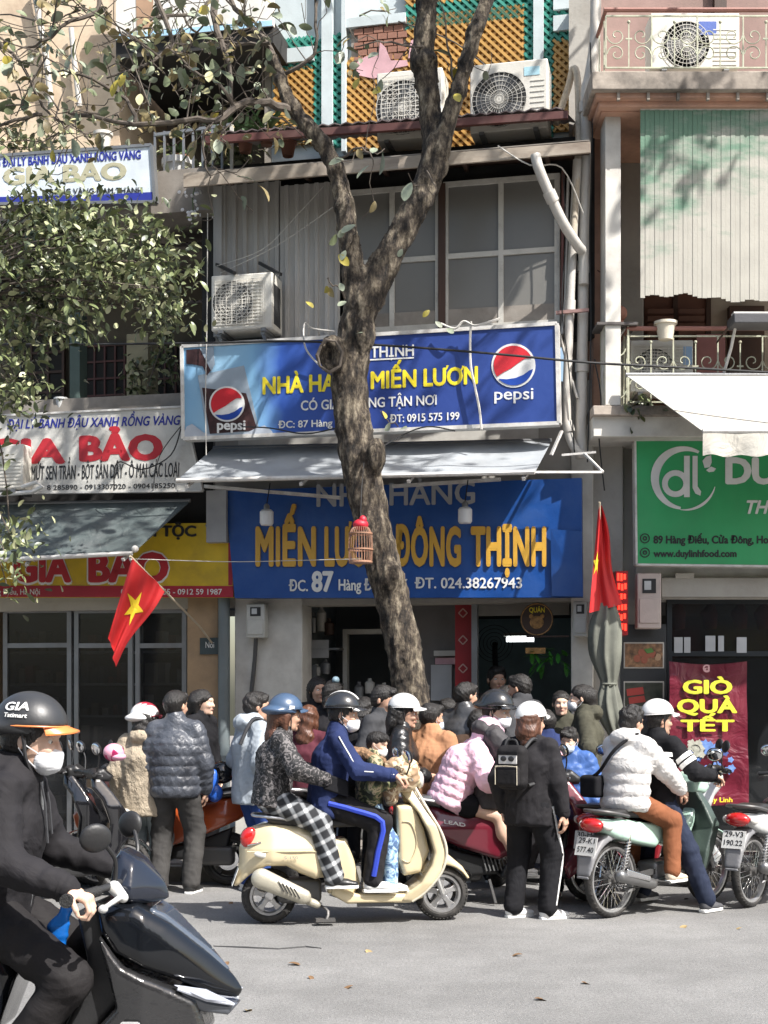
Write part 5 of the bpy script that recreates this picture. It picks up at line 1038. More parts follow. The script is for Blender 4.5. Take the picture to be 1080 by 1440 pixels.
for (x0, y0, x1, y1, lb, mm) in ((606,935,635,985,'framed white menu sheet behind the tree trunk',FRAME),(430,900,462,925,'pale carton box on the left kitchen shelf',FRAME),(640,985,650,1000,'small pale notice beside the menu sheet',FRAME),(425,935,445,960,'grey fuse box on the kitchen side wall',STEEL),(612,925,660,934,'dusty pink menu board over the menu sheet',PINKP)):
    T = Thing('notice', lb, 'notice', FM, FM.p(x0, y1, -.6)); T.part('sheet', B(FM, x0, y0, x1, y1, -.62, -.60), mat('dim_white_sheet', (.42,.42,.42), .7) if mm is FRAME else mm, smooth=False)
for k, (xx, yy, h_, mm) in enumerate(((440,890,.22,STEEL),(452,888,.28,FRAME),(463,893,.18,DARK2),(445,950,.12,FRAME),(458,948,.16,STEEL),(520,975,.16,PVC),(532,978,.12,STEEL),(540,980,.15,FRAME),(505,985,.2,STEEL))):
    c = FM.p(xx, yy, -.7); q = MB(); q.lathe([(0,0),(.05,0),(.055,h_*.7),(.02,h_*.85),(.022,h_),(0,h_)], c, n=12); single('bottle', ['short steel jug on the kitchen top shelf','tall pale jug beside the steel jug','dark bottle at the end of the top shelf','small white tub on the lower kitchen shelf','steel cup beside the white tub','grey pot on the counter behind the tree','low steel pot on the counter','pale jar on the counter beside the trunk','tall steel canister on the counter'][k], 'container', q, mm, FM, c)
for (xx, yy) in ((428, 912), (428, 961)): c = FM.p(xx, yy, -.72); q = MB(); q.box(c.x-.05, c.x+.42, .6, .85, c.z-.02, c.z); single('kitchen_shelf', 'dark wall shelf carrying kitchen jars inside the restaurant' if yy < 930 else 'lower dark wall shelf inside the restaurant kitchen', 'shelf', q, STEEL, FM, c)
c = FM.p(520, 995, -.8); q = MB(); q.box(c.x-.25, c.x+.65, .65, 1.1, .14, c.z); single('counter', 'steel kitchen counter behind the crowd in the restaurant', 'counter', q, STEEL, FM, (c.x, .8, .14), bevel=.01)
c = FM.p(695, 905, -1.2); T = Thing('wall_fan', 'dark wall fan inside the restaurant beside the lit tube', 'fan', FM, c); q = MB(); RT = Matrix.Rotation(math.radians(35), 3, 'Y') @ Matrix.Rotation(math.radians(-35), 3, 'X')
for k in range(1,6): q.lathe([(.04*k-.003,-.01),(.04*k+.003,-.01),(.04*k+.003,-.004),(.04*k-.003,-.004)], c, 'y', 24)
T.part('cage', q, BLACKP, kind='stuff'); q = MB(); q.tube([c+Vector((0,.05,0)), c+Vector((-.02,.2,-.12)), c+Vector((-.02,.25,-.3))], .03, 8); T.part('stand', q, BLACKP)
# billboard at the top left
T = board('billboard', 'white billboard panel under the roof edge at the top left', FM, [(163,-60,.05),(383,-80,.05),(383,34,.05),(163,54,.05)], mat('billboard_white', (.70,.68,.62), .5, dirt=.2), .08); poly_part(T, 'pale_blue_edge', [(163,48),(383,28),(383,36),(163,56)], .056, mat('pale_blue_print', (.35,.55,.70), .5)); poly_part(T, 'brown_patch', [(191,-10),(216,-12),(214,38),(192,42)], .056, mat('brown_print', (.38,.24,.15), .6))
pipe('grey drain pipe on the cream upper wall', [(47,-20,-.22),(58,40,-.22),(66,90,-.22),(72,150,-.22)], .035, PVC); pipe('thin grey drain pipe beside the first on the cream wall', [(100,40,-.22),(105,90,-.22),(112,150,-.22)], .03, PVC)
# upper left balcony rails, plants
T = Thing('balcony_railing', 'plain grey bar railing with plants behind on the upper left balcony', 'railing', FM, FM.p(216, 290, .2)); a = FM.p(218, 190, .2); b = FM.p(326, 284, .2)
for z in (a.z, b.z+.02): q = MB(); q.bar((a.x, -.2, z), (b.x, -.2, z+.07*(b.x-a.x)*.6), .03, .03); T.part('rail', q, STEEL)
for i in range(9): x = a.x+(b.x-a.x)*i/8; q = MB(); q.bar((x, -.2, b.z), (x, -.2, a.z+.03), .022 if i != 8 else .035, .022); T.part('baluster', q, STEEL if i != 8 else FRAME)
pot('white plastic pot on the upper left balcony floor', FM, 250, 282, 0, .16, mat('white_plastic', (.6,.6,.58), .5), .42); 
for k, (xx, yy, L_) in enumerate(((345,190,.62),(375,180,.55),(300,185,.45),(255,215,.4),(405,195,.35))):
    pot(['spiky green plant in a pot at the canopy roof corner','tall spiky plant in a pot beside the lattice wall','small spiky plant behind the grey bar railing','low green plant behind the bar railing by the sign','short yellowing plant before the orange lattice'][k], FM, xx, yy+25, -.15, .09, TERRA, .15, lambda T, c, L_=L_, k=k: sword_plant(T, c, 20, L_, None if k < 4 else mat('yellowing_leaf', (.34,.26,.05), .5), seed=k+3))
pot('white pot hanging on the dark first floor balcony', FM, 86, 577, .05, .075, mat('white_plastic', (0,0,0)), .13)
pot('white urn pot behind the upper left sign', FM, 145, 216, -.1, .10, WALLW, .22)
# small hanging white orchids
c = FM.p(272, 300, .3); T = Thing('hanging_orchid', 'small white orchid flowers hanging under the upper left balcony', 'plant', FM, c); OM = mat('orchid_white', (.75,.73,.72), .6)
for k in range(26): p = c+Vector((rnd.gauss(0,.05), rnd.gauss(0,.04), rnd.choice([.0,.19,-.03])+rnd.gauss(0,.035))); q = MB(); q.ball(p, (.022,.008,.018), 6, 4, rotm('Z', rnd.uniform(0,180))); T.part('flower', q, OM)
q = MB(); q.tube([c+Vector((.02,0,.3)), c+Vector((-.01,0,.15)), c], .006, 5); T.part('stem', q, mat('stem_green', (.08,.12,.04), .7))

# ---------------------------------------------------------------- the other side of the street, behind the viewer
FO = Frame((0, -8.5, 0), 180); OW = [CREAM, WALLG, SALMON, WALLT, WALLW, CREAM]
g_ = MB(); g_.box(-60, 60, -30, -6.0, .0, .13); single('far_pavement', None, None, g_, PAVE, kind='structure')
xo = -16.0
for k, (w_, h_) in enumerate(((4.2,9.5),(3.6,11.5),(4.6,8.6),(3.8,10.8),(4.4,9.2),(3.6,11.8),(4.6,9.0),(4.0,10.2))):
    lb = ['cream','grey','salmon','tan','white','second cream','second grey','last salmon'][k]
    T = Thing('shophouse', 'tall narrow %s shophouse across the street behind the viewer' % lb, 'building', FO, (xo+w_/2, 2, 0)); q = MB(); q.box(xo, xo+w_-.04, .0, 6, 0, h_); T.part('wall', q, OW[k % 6], smooth=False)
    q = MB(); q.box(xo+.3, xo+w_-.4, -.02, .3, .15, 2.7); T.part('shopfront', q, DARK, smooth=False); q = MB(); q.box(xo+.1, xo+w_-.15, -.15, -.01, 2.8, 3.5); T.part('sign_board', q, [BLUE_S, YELS, REDS, GREEN_S][k % 4], smooth=False); q = MB(); q.box(xo+.05, xo+w_-.1, -1.0, -.01, 3.62, 3.7); T.part('canopy', q, GREY_T, smooth=False)
    for fl in range(2):
        for j in range(2): q = MB(); x = xo+.5+j*(w_/2-.2); q.box(x, x+w_/2-.8, -.03, .0, 4.4+fl*3.0, 6.2+fl*3.0); T.part('window', q, GLASSD, smooth=False); q = MB(); q.box(x-.06, x+w_/2-.74, -.09, -.031, 4.28+fl*3.0, 4.36+fl*3.0); T.part('sill', q, WALLW, smooth=False)
    xo += w_
# ------------------------------------------------------------------ the street tree
def bark_fn(N, L, b, mp):
    v = N.new('ShaderNodeTexVoronoi'); v.inputs['Scale'].default_value = 14; m = N.new('ShaderNodeMapping'); m.inputs['Scale'].default_value = (1,1,.4); L.new(mp, m.inputs[0])
    n = N.new('ShaderNodeTexNoise'); n.inputs['Scale'].default_value = 13; n.inputs['Detail'].default_value = 10; n.inputs['Roughness'].default_value = .75; L.new(m.outputs[0], n.inputs['Vector'])
    a = N.new('ShaderNodeVectorMath'); a.operation = 'MULTIPLY_ADD'; a.inputs[1].default_value = (.25,.25,.25); L.new(n.outputs[1], a.inputs[0]); L.new(m.outputs[0], a.inputs[2]); L.new(a.outputs[0], v.inputs['Vector'])
    r = N.new('ShaderNodeValToRGB'); e = r.color_ramp.elements; e[0].position = .38; e[0].color = (.010,.009,.008,1); e[1].position = .70; e[1].color = (.46,.40,.30,1); k = e.new(.49); k.color = (.070,.054,.040,1); k = e.new(.56); k.color = (.19,.155,.11,1); L.new(n.outputs[0], r.inputs[0])
    L.new(r.outputs[0], b.inputs['Base Color']); bm = [q for q in N if q.type == 'BUMP'][0]; mx = N.new('ShaderNodeMath'); mx.operation = 'MULTIPLY_ADD'; mx.inputs[1].default_value = 1.3; L.new(n.outputs[0], mx.inputs[0]); L.new(v.outputs[0], mx.inputs[2])
    L.new(mx.outputs[0], bm.inputs['Height']); bm.inputs['Strength'].default_value = .9; bm.inputs['Distance'].default_value = .03
BARK = mat_edit('', mat('tree_bark', (.1,.08,.06), .9, bump=.8, bs=30), bark_fn)
BARK2 = mat('thin_branch_bark', (.075,.06,.048), .85, var=.4, vs=15, bump=.4, bs=50, dirt=.35, dcol=(.26,.22,.17), ds=7)
TD = 12.95; TS = TD/FPX
tree_base = D(600, 1236, TD); tree_base.z = .13
TREE = Thing('street_tree', 'tall leaning street tree with scaly dark bark and sparse leaves before the blue restaurant signs', 'tree', G, tree_base)
tp = lambda px, py, dd=0.0: D(px, py, TD+dd)
main = [(606,1245,40),(596,1100,30),(579,985,25),(566,900,24.5),(551,840,24),(531,770,25),(516,700,25.5),(503,640,25.5),(497,600,25),(491,540,25),(494,500,25),(502,455,23),(516,415,23)]
Lb = [(508,430,24),(497,385,17),(490,335,14),(485,290,14),(473,240,12),(455,203,11.5),(430,175,11),(408,148,10.5),(395,112,9),(384,82,7)]
Rb = [(516,415,26),(540,372,21),(568,322,18.5),(592,278,18.5),(610,235,19),(614,205,19)]
R1 = [(612,215,17),(606,165,15),(600,115,15.5),(594,85,17),(598,45,15),(601,0,14),(604,-80,12)]
R2 = [(616,215,15),(630,170,12),(645,125,11),(655,90,10),(668,45,10),(686,0,9),(712,-80,8)]
S = Sdf(.0165)
for br, dz in ((main, 0), (Lb, -.02), (Rb, 0), (R1, .05), (R2, -.05)):
    for (a, b) in zip(br, br[1:]): S.cap(tp(a[0], a[1], dz), tp(b[0], b[1], dz), a[2]*TS, b[2]*TS, k=.03)
S.ell(tp(467, 497, -.20), (.115,.12,.17), k=.05); S.ell(tp(462, 499, -.33), (.07,.10,.115), k=.03, op='s'); S.ell(tp(528, 640, -.12), (.09,.12,.16), k=.05); S.ell(tp(598, 88, -.0), (.12,.11,.09), k=.05); S.ell(tp(548, 812, -.1), (.11,.14,.14), k=.06); S.ell(tp(512, 470, -.1), (.1,.12,.15), k=.06)
_r1, _r2 = ridges(4, 24, .018, (1,1,.55)), ridges(9, 85, .013, (1,1,.6)); S.disp = lambda P: _r1(P)+_r2(P)
import time as _t
TREE.part('trunk', S.mesh(.05), BARK, ang=180)
q = MB(); q.tube([tp(452,485,-.30), tp(446,500,-.34), tp(450,515,-.32), tp(463,524,-.33), tp(478,515,-.34), tp(481,495,-.34), tp(472,480,-.33), tp(458,478,-.32), tp(451,487,-.31)], [.012,.018,.011,.019,.012,.016,.011,.017,.012], 8); TREE.part('knot_rim', q, BARK2)
LV = [mat('leaf_dull_green', (.12,.145,.075), .5, var=.35, vs=8), mat('leaf_grey_green', (.24,.27,.19), .45, var=.3, vs=8), mat('leaf_olive_brown', (.22,.175,.08), .55, var=.4, vs=8), mat('leaf_yellow', (.36,.30,.05), .5, var=.3, vs=8)]
for m_ in LV: m_.node_tree.nodes['Principled BSDF'].inputs['Transmission Weight'].default_value = 0.0
LMS = [leaf_mesh(.17, .105, LV[0], .2, .25), leaf_mesh(.16, .10, LV[1], .15, .2), leaf_mesh(.145, .09, LV[2], .35, .5), leaf_mesh(.15, .09, LV[3], .2, .3), leaf_mesh(.19, .115, LV[1], .25, .1)]
rt = random.Random(21); nleaf = 0; extra = MB(); exv = []
def put_leaf(T, p, dirv, big=1.0, kinds=(0,0,0,1,1,2,2,2,3,4), lst=LMS):
    global nleaf
    me = lst[rt.choice(kinds)]; z = Vector(dirv).normalized(); M = z.to_track_quat('X', 'Z').to_matrix().to_4x4() @ Matrix.Rotation(rt.uniform(-1.2,1.2), 4, 'X') @ Matrix.Rotation(rt.uniform(-.2,.6), 4, 'Y')
    T.piece('leaf', me, None, Matrix.Translation(Vector(p)-T.o) @ M @ Matrix.Scale(big*rt.uniform(.65,1.15), 4)); nleaf += 1
def branch(T, pts, r0, r1, twigs=5, leafp=.8, tl=(.25,.6), depth=1, name='branch'):
    P_ = smooth_path([Vector(p) for p in pts], 3); n = len(P_); q = MB(); P2 = [p+Vector((rt.gauss(0,.008), rt.gauss(0,.01), rt.gauss(0,.008))) if 0 < i < n-1 else p for i, p in enumerate(P_)]
    q.tube(P2, [r0+(r1-r0)*i/(n-1) for i in range(n)], 7); ob = T.part(name, q, BARK2)
    for _ in range(twigs):
        i = rt.randrange(1, n); p = P2[i]; d = (P2[i]-P2[i-1]).normalized(); dv = (d*.5+Vector((rt.gauss(0,.8), rt.gauss(0,.5), rt.gauss(.15,.7)))).normalized(); L = rt.uniform(*tl)
        w = [p, p+dv*L*.35+Vector((0,0,.02)), p+dv*L*.7+Vector((rt.gauss(0,.05),0,rt.gauss(0,.05))), p+dv*L+Vector((0,0,rt.gauss(.04,.05)))]; tq = MB(); tq.tube(smooth_path(w, 2), [max(.004, r1*.55)]*2+[.004]*5, 5); T.part('twig', tq, BARK2, parent=ob)
        for k in range(rt.choice((0,1,1,2,3))):
            if rt.random() < leafp and nleaf < 290: put_leaf(T, w[-1 if k else 2]+Vector((rt.gauss(0,.03),rt.gauss(0,.03),rt.gauss(0,.03))), (dv+Vector((rt.gauss(0,.7),rt.gauss(0,.6),rt.gauss(-.35,.5)))))
brs = [([(386,85,0),(372,55,.1),(345,30,.2),(325,0,.3),(310,-50,.3)],.034,.018,9), ([(392,108,0),(412,95,-.1),(438,82,-.15),(444,50,-.2),(444,0,-.2),(450,-50,-.2)],.022,.010,5), ([(412,158,0),(388,148,-.2),(352,144,-.3),(330,152,-.4),(302,170,-.5),(262,168,-.5),(190,176,-.6),(140,166,-.6),(96,158,-.6)],.042,.014,16),
 ([(310,-40,.3),(300,20,.1),(309,60,0),(322,90,-.1),(326,150,-.2)],.04,.016,10), ([(200,-60,-.1),(225,10,-.2),(240,60,-.3),(196,95,-.4),(150,110,-.4)],.03,.008,14), ([(190,172,-.6),(176,140,-.6),(130,112,-.6),(90,100,-.6),(40,108,-.6)],.02,.007,12), ([(120,-60,-.3),(140,10,-.3),(100,30,-.4),(60,60,-.4),(25,70,-.4)],.026,.007,14),
 ([(330,150,-.4),(310,120,-.5),(265,95,-.5),(235,60,-.5)],.018,.006,9), ([(300,168,-.5),(285,200,-.5),(292,236,-.5),(296,250,-.5)],.013,.006,5), ([(0,60,-.2),(30,90,-.3),(60,150,-.4),(90,180,-.4),(60,200,-.4)],.018,.006,12), ([(380,60,0),(352,62,.1),(300,55,.2),(262,30,.2),(250,-20,.2)],.018,.008,10),
 ([(300,0,.2),(270,20,.1),(215,25,0),(180,50,-.1),(160,30,-.2)],.02,.006,13), ([(485,420,-.2),(478,408,-.3),(468,400,-.35),(460,392,-.35)],.010,.005,0), ([(492,345,-.1),(500,325,-.3),(496,318,-.3)],.008,.005,0), ([(600,240,-.2),(612,262,-.3),(608,274,-.35)],.007,.004,1), ([(606,68,0),(560,62,-.2),(530,60,-.3),(500,66,-.3)],.012,.005,4), ([(648,120,0),(634,100,-.1),(628,50,-.1),(622,10,-.1)],.012,.006,5), ([(470,230,0),(500,212,-.2),(520,215,-.25),(525,232,-.25)],.012,.005,4), ([(560,600,-.3),(545,590,-.35),(535,578,-.4)],.006,.004,0), ([(60,160,-.5),(20,170,-.5),(-30,190,-.5)],.02,.01,10)]
for pts, r0, r1, tw in brs: branch(TREE, [tp(x, y, z) for x, y, z in pts], r0, r1, tw)
for (x, y, kk, bg_) in ((484,322,1,.9),(500,316,1,1.1),(474,330,0,.9),(486,352,1,.9),(476,358,3,.9),(463,404,2,.8),(478,398,1,.9),(487,424,1,.8),(456,412,3,.6),(430,424,3,.8),(604,436,3,.8),(612,452,1,.6),(628,462,1,.9),(545,596,1,.8),(562,604,1,.9),(538,578,3,.8),(520,232,1,1),(528,208,1,1),(503,210,2,.9),(566,350,1,.5),(640,132,3,.8),(505,110,3,.9),(524,128,3,.9),(258,125,4,1),(312,125,1,1),(245,190,3,.9),(95,150,4,1.2),(40,168,1,1.1),(60,175,1,1.1),(225,200,3,.8),(500,470,1,.7)):
    put_leaf(TREE, tp(x, y, -.35), (rt.gauss(0,.5), -.5, rt.gauss(-.3,.4)), bg_*.95, (kk,))
# the rest of the crown: more leaves round the same twigs at the top left, and an unseen spread above the frame, placed to throw dappled shade on the facade
LV.append(mat('leaf_pale_lit', (.42,.40,.22), .5, var=.3, vs=8)); crown = [MB() for _ in range(5)]; KP = [leaf_mesh(1, .62, LV[0], .22, .3), leaf_mesh(1, .58, LV[0], .1, .6)]; KV = [[v.co.copy() for v in m_.vertices] for m_ in KP]; KF = [tuple(p.vertices) for p in KP[0].polygons]
def loose_leaf(p, L_, k):
    dv = Vector((rt.gauss(0,1), rt.gauss(-.2,.7), rt.gauss(-.3,.6))).normalized(); M = dv.to_track_quat('X', 'Z').to_matrix() @ Matrix.Rotation(rt.uniform(-1.4,1.4), 3, 'X'); crown[k].add([M @ (v*L_)+p for v in KV[rt.choice((0,1))]], KF)
tw = MB()
for cx, cy, rx, ry, n in ((60,60,80,60,80),(40,150,60,45,60),(150,40,70,45,60),(230,60,60,60,70),(300,90,60,60,80),(230,150,80,35,60),(120,140,70,35,50),(330,40,50,50,40),(20,20,50,30,40),(340,170,50,35,22),(500,40,50,40,8),(280,190,60,25,20)):
    for j in range(max(2, n//9)):
        c = Vector((cx+rt.gauss(0,.55)*rx, cy+rt.gauss(0,.55)*ry)); z0 = rt.uniform(-.9,.4); b0 = tp(c.x, c.y, z0); e = b0+Vector((rt.gauss(0,.3), rt.gauss(0,.2), rt.gauss(0,.22))); e2 = e+Vector((rt.gauss(0,.15), rt.gauss(0,.1), rt.gauss(.05,.12))); tw.tube([b0, b0.lerp(e,.5)+Vector((0,0,.03)), e, e2], [.009,.007,.005,.003], 5)
        for _ in range(9): q_ = (b0, e, e2, b0.lerp(e,.6))[rt.randrange(4)]; loose_leaf(q_+Vector((rt.gauss(0,.07), rt.gauss(0,.07), rt.gauss(0,.06))), rt.uniform(.05,.125), rt.choice((0,0,1,2,2,2,4,4) if rt.random() < .55 else (0,1,2)))
for _ in range(120):
    c = Vector((2.9+rt.gauss(0,1.5), 10.0+rt.gauss(0,1.3), 10.6+rt.gauss(0,.7))); c.z = max(c.z, 9.6); e = c+Vector((rt.gauss(0,.5), rt.gauss(0,.5), rt.gauss(0,.25))); tw.tube([c, e], [.022,.008], 5)
    for _ in range(9): loose_leaf(c.lerp(e, rt.random())+Vector((rt.gauss(0,.15), rt.gauss(0,.15), rt.gauss(0,.1))), rt.uniform(.10,.17), rt.choice((0,1,2)))
for (a_, b_) in (((.6,12.9,8.6),(2.6,10.8,10.2)),((2.0,11.4,9.8),(4.6,9.2,10.8)),((1.8,11.6,9.7),(1.0,9.6,10.6)),((3.2,10.3,10.4),(3.4,8.2,11.0))): tw.tube([a_, Vector(a_).lerp(Vector(b_),.5)+Vector((0,0,.15)), b_], [.09,.07,.04], 8)
TREE.part('twigs', tw, BARK2, kind='stuff')
for k in range(5): TREE.part('leaves', crown[k], LV[k], kind='stuff', ang=180)
# second tree at the left edge: dense small leaves
FT = Thing('leafy_tree', 'dense dark green small leaved tree reaching in at the left edge', 'tree', G, D(-190, 1240, 12.3))
FT.o.z = .13; FT.e.location.z = .13
q = MB(); q.tube(smooth_path([D(-190,1255,12.3), D(-180,1000,12.3), D(-150,700,12.3), D(-110,480,12.4), D(-60,380,12.4)]), [.15,.14,.13,.13,.13,.12,.12,.11,.11,.1,.1,.09,.09,.08,.08,.07,.06], 12); FT.part('trunk', q, BARK)
def clumps():
    out = []
    for cx, cy, rx, ry, n in ((60,300,100,42,17),(150,330,80,45,15),(40,380,70,60,15),(150,400,70,45,12),(215,385,40,50,7),(228,430,26,30,4),(60,455,70,35,8),(20,540,30,60,7),(0,460,22,50,6),(-60,350,60,90,12),(-70,560,60,120,12),(8,750,22,16,3),(22,768,15,12,2),(5,815,12,10,1),(-30,620,14,30,2)):
        for _ in range(n): out.append((cx+rt.gauss(0,.5)*rx, cy+rt.gauss(0,.5)*ry, rt.uniform(-.55,.45)))
    return out
SL = [mat('small_leaf_dark', (.055,.072,.035), .38, var=.4, vs=6), mat('small_leaf_green', (.13,.155,.065), .38, var=.35, vs=6), mat('small_leaf_pale', (.34,.35,.20), .4, var=.3, vs=6)]
SLM = [leaf_mesh(.078, .038, SL[0], .2, .2), leaf_mesh(.085, .036, SL[1], .2, .5), leaf_mesh(.074, .04, SL[2], .1, .2)]
protos = [[(v.co.copy()) for v in m_.vertices] for m_ in SLM]; pf = [tuple(p.vertices) for p in SLM[0].polygons]
bulk = [MB(), MB(), MB()]; cnt = 0
cl = clumps(); hub = D(-110, 430, 12.3)
for i, (cx, cy, dz) in enumerate(cl):
    c = D(cx, cy, 12.25+dz)
    if rt.random() < .55: q = MB(); mid = hub.lerp(c, .55)+Vector((rt.gauss(0,.1), rt.gauss(0,.1), .12)); q.tube(smooth_path([hub, mid, c], 4), [.018,.016,.014,.012,.010,.008,.007,.006,.005], 5); FT.part('branch', q, BARK2)
    for _ in range(50 if cx > -20 else 26):
        p = c+Vector((rt.gauss(0,.17), rt.gauss(0,.14), rt.gauss(0,.10))); dv = Vector((rt.gauss(0,1), rt.gauss(-.2,.9), rt.gauss(-.45,.5))).normalized(); k = rt.choice((0,0,1,1,1,2,2)); M = dv.to_track_quat('X', 'Z').to_matrix() @ Matrix.Rotation(rt.uniform(-.9,.9), 3, 'X'); sc_ = rt.uniform(.5,1.35)
        if cnt < 290 and cx > 0 and dz < -.1: FT.piece('leaf', SLM[k], None, Matrix.Translation(p-FT.o) @ M.to_4x4() @ Matrix.Scale(sc_, 4)); cnt += 1
        else: bulk[k].add([M @ (v*sc_)+p for v in protos[k]], pf)
for k in range(3): FT.part('leaves', bulk[k], SL[k], kind='stuff', ang=180)

# ------------------------------------------------------------------ cables in the air
def cable(label, pts, r, m, F=FM, group='cables strung over the street'):
    P_ = [F.p(*p) for p in pts]; q = MB(); q.tube(smooth_path(P_, 5), r, 5); single('cable', label, 'cable', q, m, F, P_[0], group=group)
cable('long black cable sagging across the soft drink sign', [(-60,484,1.2),(150,484,1.2),(300,482,1.2),(420,480,1.2),(560,487,1.25),(700,498,1.3),(830,510,1.3),(960,517,1.2),(1140,527,1.2)], .011, CABLE)
cable('thin pale wire strung under the yellow sign top towards the bird cage', [(190,786,1.1),(320,790,.8),(420,788,.8),(510,786,1.0)], .004, CABW)
cable('white cord dangling down over the soft drink sign', [(662,452,.72),(661,480,.70),(662,515,.70),(668,545,.70),(674,575,.70),(677,604,.70)], .012, CABW); cable('tangled white cord along the top of the drink sign', [(620,455,.7),(640,462,.72),(652,452,.72),(668,458,.72),(690,452,.7),(703,448,.65)], .012, CABW)
cable('drooping cable looping before the sheet metal wall', [(305,374,.5),(370,350,.6),(420,300,.6),(455,262,.6)], .004, CABW); cable('second drooping cable before the sheet metal wall', [(310,384,.5),(390,345,.6),(470,290,.6)], .004, CABW)
cable('loose black cable hanging from the tree to the grey awning', [(480,600,1.4),(430,610,1.2),(380,602,1.0),(340,600,.8)], .007, CABLE); cable('loose cable drooping under the drink sign to the right', [(520,640,1.4),(560,615,1.0),(600,600,.8),(640,606,.7)], .007, CABLE)
cable('cables looping before the white shop banner', [(255,600,.6),(240,640,.6),(200,660,.6),(165,650,.6),(160,690,.6)], .007, CABLE); cable('thin cable running down the white shop banner', [(262,590,.6),(225,640,.6),(215,690,.6)], .005, CABLE)
cable('coiled grey cable from the tree knot up to the wall', [(455,520,1.5),(430,490,1.2),(428,455,.9),(440,462,.8),(470,466,.8)], .009, CABW); cable('thin vertical cable at the left end of the drink sign', [(292,300,.7),(291,450,.7),(289,560,.7),(290,640,.7)], .005, CABW); cable('thin dark cable on the cream reveal', [(840,380,.3),(858,392,.3),(872,405,.2)], .006, RED_P, F=FR)
# ------------------------------------------------------------------ bird cage hanging from the tree
c = tp(507, 765, -.42); T = Thing('bird_cage', 'small round bird cage with a red top hanging against the tree trunk', 'bird cage', G, c-Vector((0,0,.16))); CG = mat('cage_cane', (.30,.16,.10), .6, var=.3)
for k in range(26):
    t = 2*math.pi*k/26; q = MB(); q.tube([c+Vector((r_*math.cos(t), r_*math.sin(t), z_)) for r_, z_ in ((.10,-.16),(.105,-.02),(.10,.09),(.075,.14),(.02,.165))], .0032, 4); T.part('bar', q, CG)
for z_, r_ in ((-.16,.10),(-.05,.107),(.09,.10)): q = MB(); q.lathe([(r_-.005,-.005),(r_+.006,-.005),(r_+.006,.008),(r_-.005,.008),(r_-.005,-.005)], c+Vector((0,0,z_)), n=24); T.part('hoop', q, CG)
q = MB(); q.lathe([(0,-.17),(.102,-.17),(.10,-.15),(0,-.15)], c, n=22); T.part('tray', q, mat('cage_tray', (.5,.30,.22), .6)); q = MB(); q.ball(c+Vector((0,0,.17)), (.07,.07,.05), 12, 8); q.ball(c+Vector((.02,-.02,.21)), (.035,.035,.04), 8, 6); T.part('red_top', q, mat('cage_red', (.55,.02,.04), .5)); q = MB(); q.tube([c+Vector((0,0,.22)), c+Vector((.01,.05,.5)), c+Vector((.03,.28,.8))], .004, 4); T.part('hook', q, CABLE)
# ------------------------------------------------------------------ flags
def star_pts(cx, cz, r): return [(cx+(r if k % 2 == 0 else r*.4)*math.sin(math.pi*k/5), cz+(r if k % 2 == 0 else r*.4)*math.cos(math.pi*k/5)) for k in range(10)]
def flag_fn(F, tl, tr, br, bl, amp, wav):
    p = [F.p(*c) for c in (tl, tr, br, bl)]
    return lambda u, v: p[0].lerp(p[1], u).lerp(p[3].lerp(p[2], u), v)+Vector((.02*math.sin(7*v)*u, -amp*math.sin(wav*u+2.2*v)-amp*.5*math.sin(2.3*wav*u-3*v), 0))
def flag(label, F, c4, pole, star, amp=.035, wav=9):
    fn = flag_fn(F, *c4, amp, wav); q = MB(); q.sheet(fn, 26, 22, .003); T = Thing('flag', label, 'flag', F, F.p(*pole[0])); T.part('cloth', q, FLAG); q = MB(); q.tube([F.p(*x) for x in pole], .011, 8); T.part('pole', q, mat('pale_pole', (.45,.38,.28), .5)); cu, cv, ru, rv = star; q = MB(); n = 10; fan = [Vector(fn(cu, cv))+Vector((0,-.006,0))]
    ring = []
    for k in range(40):
        t = k/4; i0 = int(t) % 10; i1 = (i0+1) % 10; f_ = t-int(t); s_ = star_pts(0, 0, 1); x = s_[i0][0]*(1-f_)+s_[i1][0]*f_; z = s_[i0][1]*(1-f_)+s_[i1][1]*f_
        for rr in (1,): ring.append((x, z))
    lay = []
    for s_ in (0, .33, .66, 1): lay.append([Vector(fn(cu+x*ru*s_, cv-z*rv*s_))+Vector((0,-.006,0)) for x, z in ring])
    vs = [p for L_ in lay for p in L_]; fs = [(j*40+k, j*40+(k+1) % 40, (j+1)*40+(k+1) % 40, (j+1)*40+k) for j in range(3) for k in range(40)]; q.add(vs, fs); T.part('star', q, STAR); return T
flag('red flag with a yellow star hanging from a slanting pole over the sweet shop', FM, ((186,784,1.35),(232,832,1.15),(162,938,1.2),(153,898,1.3)), [(298,904,.05),(280,880,.25),(183,782,1.38)], (.5,.42,.30,.20), .03, 7)
flag('red flag with a yellow star hanging straight down before the narrow pier', FR, ((842,708,.62),(846,712,.60),(874,850,.55),(828,862,.68)), [(850,905,.1),(846,860,.3),(843,706,.66)], (.16,.56,.20,.12), .03, 8)
q = MB(); q.ball(FM.p(190, 772, 1.28), .035, 12, 8); q.ball(FM.p(184, 786, 1.35), .02, 8, 6); single('flag_finial', 'white ball at the awning corner above the left flag', 'finial', q, WSTEEL, FM, FM.p(190, 772, 1.28))
